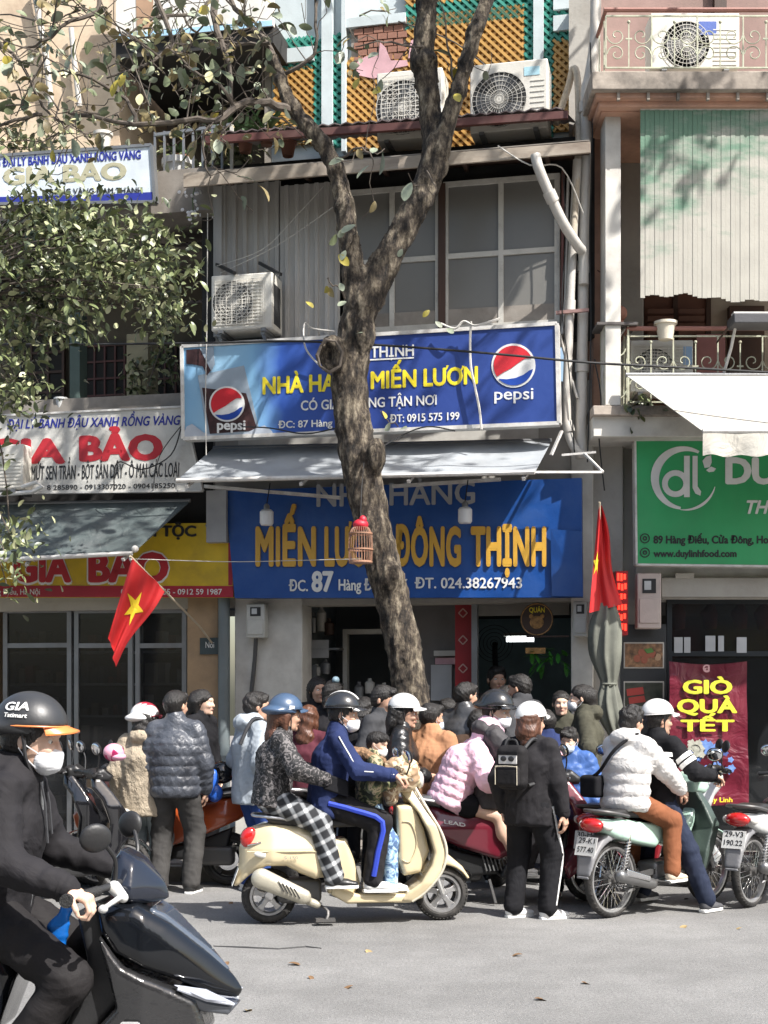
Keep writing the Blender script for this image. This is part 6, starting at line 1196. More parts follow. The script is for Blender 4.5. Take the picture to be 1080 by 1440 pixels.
# folded umbrella
prof = [(853,848,10),(852,880,19),(851,920,19),(855,950,12),(856,962,10),(856,985,15),(860,1010,16),(866,1035,9),(866,1050,6)]
T = Thing('folded_umbrella', 'tall grey green parasol folded and tied beside the restaurant pier', 'umbrella', FR, FR.p(860, 1228, .55)); q = MB(); vs = []; n = 40
pf_ = smooth_path([Vector((x, y, r_)) for x, y, r_ in prof], 4)
for p in pf_:
    c = FR.p(p.x, p.y, .55); r_ = p.z*.0067
    for k in range(n): t = 2*math.pi*k/n; rr = r_*(1+.20*math.sin(8*t+p.y*.01)+.08*math.sin(15*t+p.y*.03)); vs.append(c+Vector((rr*math.cos(t), rr*math.sin(t)*.8, 0)))
q.add(vs, [(i*n+k, i*n+(k+1) % n, (i+1)*n+(k+1) % n, (i+1)*n+k) for i in range(len(pf_)-1) for k in range(n)]); T.part('cloth', q, UMB, ang=180); q = MB(); q.tube([FR.p(852,840,.55), FR.p(866,1228,.55)], .018, 8); T.part('pole', q, STEEL); q = MB(); q.lathe([(.072,-.012),(.078,0),(.072,.012)], FR.p(856,962,.55), n=20); T.part('tie', q, UMB)

# ------------------------------------------------------------------ climbers and potted greenery on the left balconies
def shrub(label, F, px, py, w, rx, rz, n, mats, hang=0.0, cat='plant', name='balcony_plant'):
    c = F.p(px, py, w); T = Thing(name, label, cat, F, c+Vector((0,0,-rz if not hang else rz))); bs = [MB() for _ in mats]; st = MB(); r = random.Random(int(px*7+py))
    for _ in range(max(4, n//25)):
        b0 = c+Vector((r.gauss(0,rx*.3), r.gauss(0,.08), rz if hang else -rz)); e = c+Vector((r.uniform(-rx,rx), r.gauss(0,.1), r.uniform(-rz,rz) if not hang else -rz*r.uniform(.2,1))); st.tube(smooth_path([b0, b0.lerp(e,.5)+Vector((r.gauss(0,.04),0,.03)), e], 3), .006, 4)
        for _ in range(25): t = r.random(); p = b0.lerp(e, t)+Vector((r.gauss(0,.06), r.gauss(0,.06), r.gauss(0,.06))); dv = Vector((r.gauss(0,1), r.gauss(-.4,.7), r.gauss(-.3,.6))).normalized(); M = dv.to_track_quat('X','Z').to_matrix() @ Matrix.Rotation(r.uniform(-1,1), 3, 'X'); k = r.randrange(len(mats)); L_ = r.uniform(.05,.10); bs[k].add([M @ (v*L_)+p for v in KV[0]], KF)
    T.part('stems', st, BARK2, kind='stuff')
    for k, m_ in enumerate(mats): T.part('leaves', bs[k], m_, kind='stuff', ang=180)
shrub('green creeper hanging from the dark first floor balcony beside the pale post', FM, 230, 505, -.4, .16, .38, 150, SL, 1); shrub('trailing green plant between the two red window grilles', FM, 190, 540, -.5, .12, .25, 90, SL, 1); shrub('bushy green plant behind the upper left sign', FM, 60, 190, .0, .55, .20, 260, SL); shrub('leafy plant behind the grey bar railing next to the sign', FM, 262, 225, -.1, .40, .26, 220, SL); shrub('dark shrub at the left end of the first floor balcony', FM, 30, 545, -.3, .35, .25, 160, SL)
shrub('bushy plant against the dark recess above the bar railing', FM, 330, 190, -.4, .35, .28, 200, SL); shrub('small weeds growing on the stained right balcony slab', FR, 905, 566, .55, .14, .04, 60, SL[:2])

for k, pts in enumerate(([(792,245,.5),(796,330,.5),(790,430,.5),(800,520,.5),(808,640,.45)],[(830,60,.4),(833,200,.42),(829,330,.42),(831,470,.42),(826,650,.42)],[(700,205,1.0),(745,232,.9),(790,236,.7),(820,300,.45)],[(560,30,-.3),(640,60,-.3),(720,120,-.2),(770,130,-.1)],[(836,505,.5),(845,560,.5),(842,610,.45),(850,690,.4)])):
    cable(['dark cable climbing beside the window edge','black cable tied along the tall drain pipe','slack cable under the canopy fascia','thin cable crossing the orange lattice','black cable looping at the shop corner under the right balcony'][k], pts, .007, CABLE if k != 2 else CABW)
# ------------------------------------------------------------------ motorbikes
TYRE = mat('tyre_rubber', (.022,.021,.020), .85, dirt=.5, dcol=(.12,.11,.10), ds=9, bump=.3, bs=80)
ALLOY = mat('silver_alloy', (.52,.52,.52), .32, metal=.8, dirt=.3, ds=10); CHROME = mat('chrome', (.75,.75,.76), .12, metal=1, bump=0)
ENG = mat('engine_grey', (.10,.10,.10), .5, metal=.4, dirt=.5, ds=8); SEATB = mat('black_vinyl', (.025,.024,.024), .42, bump=.2, bs=90)
TAILR = mat('red_lens', (.42,.012,.012), .12, coat=1, bump=0); AMBER = mat('clear_lens', (.55,.54,.50), .1, coat=1, bump=0); PLATE = mat('plate_white', (.62,.62,.60), .5, dirt=.2)
def paint(name, col, dirt=.12, rough=.3): return mat(name, col, rough, coat=.9, var=.04, dirt=dirt, dcol=tuple(c*.5+.03 for c in col), ds=6, bump=0)
def wheel(T, x, R, w=.10, style='alloy', y=0.0, rimm=None, nsp=5):
    rimm = rimm or ALLOY; pr = []
    for k in range(13): t = math.pi*(k/12)-math.pi/2; pr.append((R-w*.45+w*.45*math.cos(t), w*.5*math.sin(t)))
    rr = R-w*.62; pr = [(rr, -w*.36)]+pr+[(rr, w*.36), (rr, -w*.36)]; q = MB(); q.lathe(pr, (x, y, R), 'y', 40)
    for k in range(0): pass
    tr = T.part('wheel', q, TYRE, local=True); q = MB()
    for k in range(44):
        t = 2*math.pi*k/44; c, s = math.cos(t), math.sin(t)
        for sg in (1,-1): q.bar((x+(R-.003)*c, y+sg*w*.08, R+(R-.003)*s), (x+(R-.016)*math.cos(t+.07), y+sg*w*.44, R+(R-.016)*math.sin(t+.07)), .010, .006, (c,0,s))
    T.part('tread', q, TYRE, parent=tr, kind='stuff', local=True)
    q = MB(); q.lathe([(rr+.008,-w*.40),(rr-.012,-w*.38),(rr-.022,-w*.2),(rr-.022,w*.2),(rr-.012,w*.38),(rr+.008,w*.40),(rr+.008,-w*.40)], (x, y, R), 'y', 40); T.part('rim', q, rimm, parent=tr, local=True)
    if style == 'alloy':
        for k in range(nsp):
            t = 2*math.pi*k/nsp+.35; c, s = math.cos(t), math.sin(t); n_ = (-s, c); q = MB(); vs = []
            for r_, hw, hy in ((.03,.020,.030),(rr*.55,.017,.026),(rr-.015,.030,.020)):
                for a_, b_ in ((-hw,-hy),(hw,-hy),(hw,hy),(-hw,hy)): vs.append((x+r_*c+a_*n_[0], y+b_, R+r_*s+a_*n_[1]))
            q.add(vs, [(0,1,2,3)[::-1],(8,9,10,11)]+[(j*4+i, j*4+(i+1) % 4, j*4+4+(i+1) % 4, j*4+4+i) for j in range(2) for i in range(4)]); T.part('spoke', q, rimm, parent=tr, local=True, bevel=.004)
    else:
        for k in range(32):
            t = 2*math.pi*k/32; t2 = t+(.35 if k % 2 else -.35); sg = 1 if (k//2) % 2 else -1; q = MB(); q.tube([(x+.04*math.cos(t2), y+sg*.03, R+.04*math.sin(t2)), (x+(rr-.01)*math.cos(t), y, R+(rr-.01)*math.sin(t))], .0022, 4, cap=False); T.part('spoke', q, CHROME, parent=tr, local=True)
    q = MB(); q.lathe([(0,-.055),(.03,-.055),(.035,-.03),(.06 if style != 'alloy' else .04,-.025),(.06 if style != 'alloy' else .04,.025),(.035,.03),(.03,.055),(0,.055)], (x, y, R), 'y', 24); T.part('hub', q, ENG if style != 'alloy' else rimm, parent=tr, local=True)
    if style == 'alloy': q = MB(); q.lathe([(.05,.05),(.095,.05),(.095,.054),(.05,.054),(.05,.05)], (x, y, R), 'y', 28); T.part('brake_disc', q, CHROME, parent=tr, local=True)
    return tr
def sdf_part(T, name, m, polys, h=.012, disp=None, **k):
    S = Sdf(h)
    for p in polys: S.panel(*p[:-1], **p[-1]) if isinstance(p[-1], dict) else S.panel(*p)
    return T.part(name, S.mesh(.03), m, local=True, ang=180, **k)
def mirror(T, base, top, r=.055, flip=1, m=None):
    q = MB(); q.tube(smooth_path([Vector(base), Vector(base).lerp(Vector(top), .5)+Vector((.02,0,.01)), Vector(top)], 3), .006, 6); o = T.part('mirror', q, BLACKP, local=True)
    q = MB(); R = rotm('Z', 20*flip) @ rotm('Y', -12); q.ball(top, (.018, r*1.2, r), 16, 10, R); T.part('mirror_shell', q, m or BLACKP, parent=o, local=True); q = MB(); q.ball(Vector(top)+R @ Vector((-.010,0,0)), (.012, r*1.08, r*.88), 16, 10, R); T.part('mirror_glass', q, CHROME, parent=o, local=True)
def grips(T, x, z, w=.33, back=.06, m=BLACKP):
    for sg in (1,-1):
        q = MB(); q.tube([(x, sg*w*.45, z), (x-back*.5, sg*(w-.11), z+.01), (x-back, sg*w, z)], .017, 10); q.lathe([(.02,-.006),(.022,.0),(.02,.006)], (x-back, sg*(w+.0), z), 'y', 12); T.part('grip', q, m, local=True)
        q = MB(); q.tube([(x+.01, sg*w*.5, z), (x+.05, sg*(w-.07), z-.005), (x+.035, sg*(w+.0), z-.01)], .006, 6); T.part('brake_lever', q, ALLOY, local=True)
def plate(T, c, yaw, tilt, l1, l2, w=.19, h=.14):
    R = rotm('Y', tilt); q = MB(); c = Vector(c); q.box(c.x-.002, c.x+.002, -w/2, w/2, c.z-h/2, c.z+h/2, R, c); o = T.part('number_plate', q, PLATE, local=True)
    for s_, zz in ((l1, .022), (l2, -.045)):
        v, f, rim = text_mesh(s_, .012); X = [p[0] for p in v]; lo, hi = min(X), max(X); W = w*.8; mb = MB()
        mb.add([c+R @ Vector((-.004+.0*p[2], -(-(p[0]-lo)/(hi-lo)*W+W/2)*1, zz+p[1]*.058)) for p in v], f); mb.v = [(p[0], -p[1], p[2]) for p in mb.v]; T.part('lettering', mb, BLK, parent=o, local=True, smooth=False)
    return o
def stext(T, s_, p0, p1, hgt, m, y, parent=None, bold=.02):
    """lettering on the right flank (facing -y)"""
    v, f, rim = text_mesh(s_, bold); X = [p[0] for p in v]; lo, hi = min(X), max(X); a, b = Vector((p0[0], 0, p0[1])), Vector((p1[0], 0, p1[1])); mb = MB()
    mb.add([a+(b-a)*((p[0]-lo)/(hi-lo))+Vector((0, y+p[2]*-1, p[1]*hgt/CAP)) for p in v], f); return T.part('lettering', mb, m, parent=parent, local=True, smooth=False)

def classic_scooter(label, loc, yaw, m):
    T = Thing('scooter', label, 'scooter', G, loc, None, yaw); wheel(T, 0, .200, .105, 'alloy'); wheel(T, 1.27, .200, .105, 'alloy')
    cow = [(-.03,.735),(.22,.725),(.40,.66),(.49,.52),(.47,.37),(.33,.33),(.22,.375),(.12,.43),(-.02,.43),(-.13,.36),(-.19,.265),(-.255,.275),(-.215,.45),(-.215,.57),(-.14,.70)]
    wf = lambda X, Z: np.clip(.205-.9*np.clip(-X+.02, 0, 1)**1.3-.35*np.clip(Z-.55, 0, 1)-.3*np.clip(X-.32,0,1), .07, .21).astype(np.float32)
    S = Sdf(.011); S.panel(cow, .2, .075, wfn=wf); S.panel([(.36,.62),(.56,.62),(.62,.45),(.66,.28),(.60,.20),(.42,.22),(.40,.4)], .13, .05, k=.05)
    S.cap((0,-.0,.20), (0,0,.20), .235, op='s', k=.02, flat=((0,1,0),.72)); body = T.part('body', S.mesh(), m, local=True, ang=180)
    q = MB(); 
    for sg in (-1,): q.tube(smooth_path([Vector((-.16,sg*.158,.535)), Vector((.1,sg*.208,.54)), Vector((.34,sg*.205,.535)), Vector((.405,sg*.195,.49)), Vector((.41,sg*.192,.40)), Vector((.395,sg*.190,.345))], 5), .007, 6)
    T.part('side_crease', q, mat('crease_cream', (.52,.44,.28), .35), parent=body, local=True)
    sdf_part(T, 'footboard', m, [([(.46,.30),(.62,.225),(1.02,.215),(1.10,.25),(1.12,.19),(1.02,.15),(.56,.15),(.44,.22)], .17, .03)], h=.011)
    sh_ = [(.93,.99),(1.03,1.0),(1.075,.93),(1.16,.80),(1.235,.66),(1.275,.52),(1.24,.38),(1.14,.24),(1.04,.155),(.95,.17),(1.0,.235),(1.09,.30),(1.165,.42),(1.19,.52),(1.15,.66),(1.08,.80),(1.00,.90)]
    wl = lambda X, Z: np.clip(.215-.55*np.clip(Z-.72,0,1)-.25*np.clip(.3-Z,0,1), .06, .22).astype(np.float32)
    S = Sdf(.010); S.panel(sh_, .2, .022, wfn=wl); leg = T.part('leg_shield', S.mesh(), m, local=True, ang=180)
    q = MB()
    for sg in (1,-1): q.tube(smooth_path([Vector((1.055,sg*.075,1.0)), Vector((1.15,sg*.17,.82)), Vector((1.235,sg*.215,.67)), Vector((1.275,sg*.217,.52)), Vector((1.235,sg*.21,.37)), Vector((1.12,sg*.19,.23)), Vector((1.03,sg*.175,.165))], 4), .010, 7)
    T.part('shield_trim', q, ALLOY if False else mat('cream_trim', (.56,.52,.42), .4), parent=leg, local=True, kind='stuff')
    sdf_part(T, 'glove_box', m, [([(.92,.86),(1.05,.86),(1.13,.68),(1.17,.52),(1.10,.36),(.98,.34),(.94,.45),(.93,.66)], .125, .045)], h=.011)
    q = MB(); q.tube(smooth_path([Vector((.965,-.128,.74)), Vector((1.03,-.130,.72)), Vector((1.07,-.130,.58)), Vector((1.02,-.130,.45)), Vector((.965,-.128,.46))], 4), .005, 6); T.part('box_seam', q, mat('crease_cream', (0,0,0)), local=True)
    wfd = lambda X, Z: np.clip(.085+.0*X, .02, .2).astype(np.float32); S = Sdf(.010); S.panel([(1.10,.30),(1.12,.42),(1.22,.50),(1.32,.485),(1.42,.40),(1.475,.315),(1.455,.295),(1.38,.30),(1.24,.32),(1.16,.30)], .085, .05); S.cap((1.27,-.3,.20), (1.27,.3,.20), .212, op='s', k=.015); T.part('front_fender', S.mesh(), m, local=True, ang=180)
    S = Sdf(.010); S.ell((1.0,0,1.035), (.125,.13,.075), k=.03); S.cap((1.0,0,1.05), (.96,.24,1.06), .045, .026, k=.03).cap((1.0,0,1.05), (.96,-.24,1.06), .045, .026, k=.03).cap((1.0,0,1.0), (1.03,0,.9), .05, .05, k=.03); T.part('headset', S.mesh(), m, local=True, ang=180)
    q = MB(); q.ball((1.11,0,1.035), (.03,.07,.065), 18, 12); T.part('headlight', q, AMBER, local=True); grips(T, .97, 1.06, .34, .04); mirror(T, (.98,-.22,1.08), (.98,-.30,1.22)); mirror(T, (.98,.22,1.08), (.98,.30,1.22))
    q = MB(); q.tube([(1.27,-.07,.20), (1.20,-.075,.40), (1.13,-.03,.60)], .02, 8); T.part('fork', q, ALLOY, local=True)
    S = Sdf(.011); S.panel([(-.03,.775),(-.02,.80),(.15,.825),(.30,.80),(.42,.775),(.58,.765),(.66,.745),(.64,.705),(.42,.695),(.2,.70),(0,.735)], .135, .04); T.part('seat', S.mesh(), SEATB, local=True, ang=180)
    q = MB()
    q.tube(smooth_path([Vector((.18,-.15,.76)), Vector((.02,-.15,.78)), Vector((-.10,-.10,.79)), Vector((-.12,0,.79)), Vector((-.10,.10,.79)), Vector((.02,.15,.78)), Vector((.18,.15,.76))], 3), .011, 8); T.part('grab_rail', q, ALLOY, local=True)
    q = MB(); q.ball((-.155,-.0,.635), (.05,.075,.07), 16, 12, rotm('Y', 25)); q.ball((-.15,-.09,.635), (.055,.035,.075), 12, 10, rotm('Y', 25)); T.part('tail_light', q, TAILR, local=True); q = MB(); q.tube([(-.185,-.07,.57), (-.13,-.13,.585), (-.06,-.15,.60)], .008, 6); T.part('light_trim', q, CHROME, local=True)
    q = MB(); q.ball((-.06,-.178,.515), (.055,.012,.022), 14, 8, rotm('Y', 12)); T.part('indicator', q, AMBER, local=True)
    S = Sdf(.009); S.cap((-.06,-.175,.345), (.24,-.20,.215), .075, .055, k=.02, flat=((0,1,0),.65)); S.cap((.2,-.17,.21), (.34,-.14,.15), .03, .03, k=.03); muf = T.part('muffler', S.mesh(), mat('muffler_cover', (.50,.47,.38), .4, metal=.4, dirt=.4), local=True, ang=180)
    for k in range(5): q = MB(); q.bar((.06+.028*k,-.232,.335-.014*k), (.10+.028*k,-.236,.255-.012*k), .006, .006); T.part('slot', q, BLACKP, parent=muf, local=True)
    S = Sdf(.012); S.rbox((.22,0,.24), (.16,.10,.09), .04); S.cap((.0,.08,.2), (.3,.06,.24), .06, k=.04); T.part('engine', S.mesh(), ENG, local=True, ang=180)
    q = MB(); q.tube(smooth_path([Vector((.36,-.10,.14)), Vector((.42,-.16,.10)), Vector((.40,-.19,.03))], 3), .012, 6); q.box(.33,.47,-.20,-.12,.03,.05); T.part('stand', q, ENG, local=True)
    q = MB(); q.box(.63,.90,-.165,-.14,.13,.155); T.part('belly_guard', q, BLACKP, local=True)
    plate(T, (-.245,0,.345), 0, 20, '29-G1', '427.45', .18, .13); stext(T, 'S 150', (.10,.487), (.20,.487), .022, mat('chrome', (0,0,0)), -.222, bold=.01)
    return T
def modern_scooter(label, loc, yaw, m, m2=None, text=None, seat=SEATB, plate_t=('29-B1','318.26'), s=1.0, dark=BLACKP, helmet_hung=None):
    T = Thing('scooter', label, 'scooter', G, loc, None, yaw); wheel(T, 0, .235, .10, 'alloy', rimm=dark if m2 else None); wheel(T, 1.27, .235, .09, 'alloy'); m2 = m2 or m
    wf = lambda X, Z: np.clip(.17-.45*np.clip(-X,0,1)-.3*np.clip(Z-.62,0,1), .05, .2).astype(np.float32)
    S = Sdf(.013); S.panel([(-.33,.80),(-.12,.80),(.25,.73),(.55,.70),(.62,.58),(.60,.40),(.48,.36),(.18,.46),(-.10,.58),(-.30,.72)], .17, .05, wfn=wf); T.part('body', S.mesh(), m, local=True, ang=180)
    S = Sdf(.013); S.panel([(.55,.34),(.66,.30),(1.0,.30),(1.10,.34),(1.08,.22),(.9,.18),(.6,.18),(.5,.22)], .16, .03); S.panel([(-.05,.52),(.2,.42),(.5,.35),(.5,.24),(.2,.22),(.0,.34)], .10, .03); T.part('lower_body', S.mesh(), dark, local=True, ang=180)
    S = Sdf(.013); S.panel([(.98,.98),(1.06,.99),(1.16,.86),(1.27,.70),(1.36,.62),(1.33,.52),(1.22,.42),(1.14,.28),(1.04,.20),(1.0,.30),(1.10,.45),(1.12,.62),(1.06,.8),(.98,.90)], .19, .03, wfn=lambda X, Z: np.clip(.20-.35*np.clip(Z-.75,0,1)-.4*np.clip(X-1.2,0,1), .04, .21).astype(np.float32)); T.part('front_apron', S.mesh(), m2, local=True, ang=180)
    S = Sdf(.012); S.panel([(.98,1.02),(1.08,1.07),(1.17,1.0),(1.14,.95),(1.0,.95)], .12, .04); S.cap((1.02,0,1.02), (.97,.3,1.02), .035, .022, k=.03).cap((1.02,0,1.02), (.97,-.3,1.02), .035, .022, k=.03); T.part('headset', S.mesh(), dark, local=True, ang=180)
    q = MB(); q.ball((1.285,0,.66), (.07,.10,.06), 16, 10, rotm('Y', 35)); T.part('headlight', q, AMBER, local=True); grips(T, .98, 1.02, .35, .03); mirror(T, (1.0,-.22,1.04), (.98,-.30,1.23)); mirror(T, (1.0,.22,1.04), (.98,.30,1.23))
    S = Sdf(.012); S.panel([(1.08,.40),(1.12,.50),(1.25,.52),(1.42,.46),(1.52,.36),(1.48,.34),(1.3,.40),(1.15,.36)], .055, .03); S.cap((1.27,-.3,.235), (1.27,.3,.235), .25, op='s', k=.01); T.part('front_fender', S.mesh(), m, local=True, ang=180)
    q = MB()
    for sg in (1,-1): q.tube([(1.27,sg*.07,.235), (1.15,sg*.06,.60)], .018, 8)
    T.part('fork', q, ALLOY, local=True, kind='stuff')
    S = Sdf(.012); S.panel([(-.22,.85),(-.05,.87),(.15,.83),(.35,.79),(.58,.78),(.64,.74),(.5,.72),(.2,.74),(-.2,.81)], .13, .035); T.part('seat', S.mesh(), seat, local=True, ang=180)
    q = MB(); q.tube(smooth_path([Vector((.02,-.15,.82)), Vector((-.25,-.13,.86)), Vector((-.33,0,.87)), Vector((-.25,.13,.86)), Vector((.02,.15,.82))], 4), .013, 8); T.part('grab_rail', q, ALLOY, local=True)
    q = MB(); q.ball((-.33,0,.75), (.045,.10,.045), 16, 10, rotm('Y', 20)); T.part('tail_light', q, TAILR, local=True)
    S = Sdf(.012); S.cap((-.12,-.16,.30), (.22,-.17,.24), .062, .05, k=.02); T.part('muffler', S.mesh(), mat('black_muffler', (.05,.05,.05), .4, metal=.5), local=True, ang=180)
    S = Sdf(.014); S.rbox((.16,.03,.27), (.22,.10,.085), .04); T.part('engine', S.mesh(), ENG, local=True, ang=180)
    for k in range(7): q = MB(); q.bar((.40+.03*k,-.115,.27), (.36+.03*k,-.115,.40), .008, .010); T.part('cooling_slat', q, mat('slat_grey', (.12,.12,.12), .5), local=True)
    q = MB(); q.tube([(-.20,0,.64), (-.32,0,.50), (-.36,0,.40)], .03, 6); T.part('plate_bracket', q, dark, local=True); plate(T, (-.365,0,.47), 0, 18, *plate_t)
    q = MB(); q.tube([(.42,-.10,.2),(.46,-.18,.02)], .012, 6); T.part('side_stand', q, ENG, local=True)
    if text: stext(T, text, (.05,.655), (.22,.625), .030, LETW, -.186)
    return T
def cub(label, loc, yaw, m, seatm=SEATB, shield=None, plate_t=('29-K1','577.40'), front=True):
    T = Thing('motorbike', label, 'motorbike', G, loc, None, yaw); wheel(T, 0, .285, .07, 'wire'); wheel(T, 1.22, .285, .062, 'wire'); sm = shield or m
    S = Sdf(.012); S.panel([(-.20,.74),(.0,.745),(.3,.70),(.52,.70),(.55,.60),(.40,.50),(.15,.55),(-.05,.60),(-.16,.65)], .11, .04, wfn=lambda X, Z: np.clip(.125-.25*np.clip(-X,0,1), .04, .2).astype(np.float32)); T.part('side_cover', S.mesh(), m, local=True, ang=180)
    S = Sdf(.012); S.panel([(-.16,.62),(-.02,.66),(.15,.60),(.10,.50),(-.1,.55),(-.25,.44),(-.33,.30),(-.30,.47)], .075, .03); S.cap((0,-.3,.285), (0,.3,.285), .305, op='s', k=.01); T.part('rear_fender', S.mesh(), mat('grey_fender', (.20,.20,.21), .5, dirt=.3), local=True, ang=180)
    q = MB(); q.ball((-.22,0,.70), (.06,.105,.055), 16, 12, rotm('Y', 20)); T.part('tail_light', q, TAILR, local=True)
    for sg in (1,-1): q = MB(); q.ball((-.17,sg*.115,.695), (.06,.022,.032), 12, 8, rotm('Y', 12)); T.part('indicator', q, AMBER, local=True)
    S = Sdf(.012); S.panel([(-.12,.80),(.05,.815),(.28,.79),(.5,.775),(.56,.74),(.48,.72),(.2,.735),(-.1,.765)], .115, .035); T.part('seat', S.mesh(), seatm, local=True, ang=180)
    q = MB(); q.tube(smooth_path([Vector((.05,-.13,.76)), Vector((-.16,-.12,.80)), Vector((-.23,0,.81)), Vector((-.16,.12,.80)), Vector((.05,.13,.76))], 3), .012, 8); T.part('grab_rail', q, ALLOY if not front else ENG, local=True)
    for sg in (1,-1):
        q = MB(); q.tube([(0,sg*.10,.29), (.08,sg*.115,.62)], .012, 8); o = T.part('shock', q, CHROME, local=True); q = MB(); n = 70
        q.tube([Vector((.02+.055*k/n+.022*math.cos(k*.8), sg*.105+.022*math.sin(k*.8), .37+.20*k/n)) for k in range(n)], .005, 5); T.part('spring', q, ALLOY, parent=o, local=True)
        q = MB(); q.bar((0,sg*.085,.285), (.45,sg*.07,.32), .03, .04); T.part('swing_arm', q, ENG, local=True)
    S = Sdf(.010); S.cap((-.08,-.155,.33), (.30,-.15,.24), .048, .042, k=.02); S.cap((.3,-.14,.24), (.62,-.10,.26), .022, k=.03).cap((.62,-.1,.26), (.72,-.05,.36), .02, k=.02); muf = T.part('muffler', S.mesh(), mat('dull_steel', (.22,.22,.22), .35, metal=.7, dirt=.4), local=True, ang=180)
    sdf_part(T, 'heat_shield', CHROME, [([(-.06,.385),(.22,.31),(.22,.27),(-.06,.33)], .008, .005, -.200)], h=.006, parent=None)
    S = Sdf(.012); S.rbox((.55,0,.30), (.13,.10,.09), .035); S.cap((.62,0,.33), (.84,0,.38), .07, .055, k=.02); eng = T.part('engine', S.mesh(), mat('engine_alloy', (.28,.28,.28), .45, metal=.6, dirt=.5, ds=8), local=True, ang=180)
    for k in range(6): q = MB(); q.lathe([(.03,-.004),(.085,-.004),(.085,.004),(.03,.004)], (.68+.025*k,0,.345+.008*k), 'x', 14); T.part('cooling_fin', q, ENG, parent=eng, local=True)
    q = MB(); q.tube([(.38,-.26,.25),(.38,.26,.25)], .012, 6); T.part('foot_peg', q, ENG, local=True); q = MB(); q.tube([(.52,-.25,.27),(.52,.25,.27)], .014, 6); T.part('foot_peg', q, SEATB, local=True)
    S = Sdf(.012); S.panel([(.50,.70),(.62,.66),(.80,.62),(.92,.72),(1.0,.80),(1.0,.70),(.9,.52),(.75,.46),(.55,.52)], .06, .03); T.part('frame_cover', S.mesh(), m, local=True, ang=180)
    S = Sdf(.011); S.panel([(.93,.92),(1.0,.93),(1.06,.80),(1.08,.65),(1.02,.48),(.92,.30),(.86,.28),(.90,.45),(.98,.62),(.97,.78)], .2, .018, wfn=lambda X, Z: np.clip(.22-.5*np.clip(Z-.65,0,1)-.12*np.clip(.4-Z,0,1), .05, .25).astype(np.float32)); T.part('leg_shield', S.mesh(), sm, local=True, ang=180)
    S = Sdf(.012); S.panel([(.90,.98),(.98,1.06),(1.06,1.04),(1.12,.93),(1.06,.88),(.92,.90)], .11, .045); S.cap((.96,0,1.01), (.90,.3,1.0), .03, .018, k=.03).cap((.96,0,1.01), (.90,-.3,1.0), .03, .018, k=.03); T.part('headset', S.mesh(), m, local=True, ang=180)
    q = MB(); q.ball((1.10,0,.96), (.035,.085,.06), 16, 10, rotm('Y', 25)); T.part('headlight', q, AMBER, local=True); grips(T, .92, 1.0, .34, .03); mirror(T, (.93,-.2,1.02), (.92,-.28,1.20)); mirror(T, (.93,.2,1.02), (.92,.28,1.20))
    S = Sdf(.010); S.panel([(.98,.42),(1.0,.52),(1.12,.60),(1.26,.61),(1.42,.55),(1.54,.44),(1.50,.42),(1.30,.50),(1.1,.48)], .055, .03); S.cap((1.22,-.3,.285), (1.22,.3,.285), .30, op='s', k=.01); T.part('front_fender', S.mesh(), m, local=True, ang=180)
    for sg in (1,-1): q = MB(); q.tube([(1.22,sg*.06,.285), (1.10,sg*.06,.60), (1.0,sg*.05,.85)], .017, 8); T.part('fork', q, ALLOY, local=True)
    q = MB(); q.tube([(.10,-.09,.40),(.02,-.10,.22),(.5,-.10,.22)], .006, 5); q.box(.02,.50,.08,.10,.22,.34); T.part('chain_case', q, ENG, local=True, kind='stuff'); plate(T, (-.285,0,.55), 0, 16, *plate_t)
    q = MB(); q.tube([(.5,.10,.22),(.48,.20,.02)], .012, 6); T.part('side_stand', q, ENG, local=True)
    return T
def wpos(px, d): return ((px-540)/FPX*d, d, 0)
CREAMP = paint('cream_enamel', (.62,.52,.33)); MAROONP = paint('maroon_enamel', (.13,.010,.022)); MINTP = paint('mint_enamel', (.40,.56,.47)); ORANGP = paint('burnt_orange_enamel', (.40,.075,.018)); BLACKG = paint('black_enamel', (.010,.010,.012), .04, .12); SILVP = paint('silver_enamel', (.42,.43,.42)); REDP = paint('deep_red_enamel', (.20,.012,.018))
VL, VY = wpos(378, 10.35), math.radians(7)
classic_scooter('cream classic scooter carrying a family of three, alloy wheels', VL, VY, CREAMP)
LL, LY = wpos(612, 11.35), math.radians(4)
modern_scooter('maroon scooter carrying the rider in the pink puffer jacket', LL, LY, MAROONP, MAROONP, 'LEAD', seat=mat('shiny_grey_seat', (.08,.085,.09), .22, bump=.3, bs=20))
WL, WY = wpos(859, 10.62), math.radians(42)
cub('mint green motorbike with wire wheels ridden by two people', WL, WY, MINTP, shield=mat('black_inner_shield', (.05,.07,.06), .4))
cub('deep red motorbike half hidden behind the mint green motorbike', wpos(842, 11.15), math.radians(62), REDP, plate_t=('30-H2','161.08'))
cub('silver parked motorbike at the right edge seen from behind', wpos(1055, 11.15), math.radians(50), SILVP, plate_t=('29-V3','190.22'))
modern_scooter('silver scooter parked facing left before the maroon banner, seen at the edge', wpos(1180, 12.2), math.radians(172), SILVP, SILVP)
modern_scooter('burnt orange scooter parked behind the man in the puffer jacket', wpos(322, 12.45), math.radians(176), ORANGP, ORANGP, plate_t=('29-C4','882.10'))
modern_scooter('black glossy scooter parked at the left with pink helmet on its mirror', wpos(-70, 12.25), math.radians(4), BLACKG, BLACKG)
modern_scooter('black scooter parked behind the cream scooter in the crowd', wpos(420, 12.3), math.radians(75), BLACKG, BLACKG)
modern_scooter('dark grey scooter parked in front of the restaurant pier', wpos(700, 12.4), math.radians(80), paint('grey_enamel', (.10,.10,.11)), None)
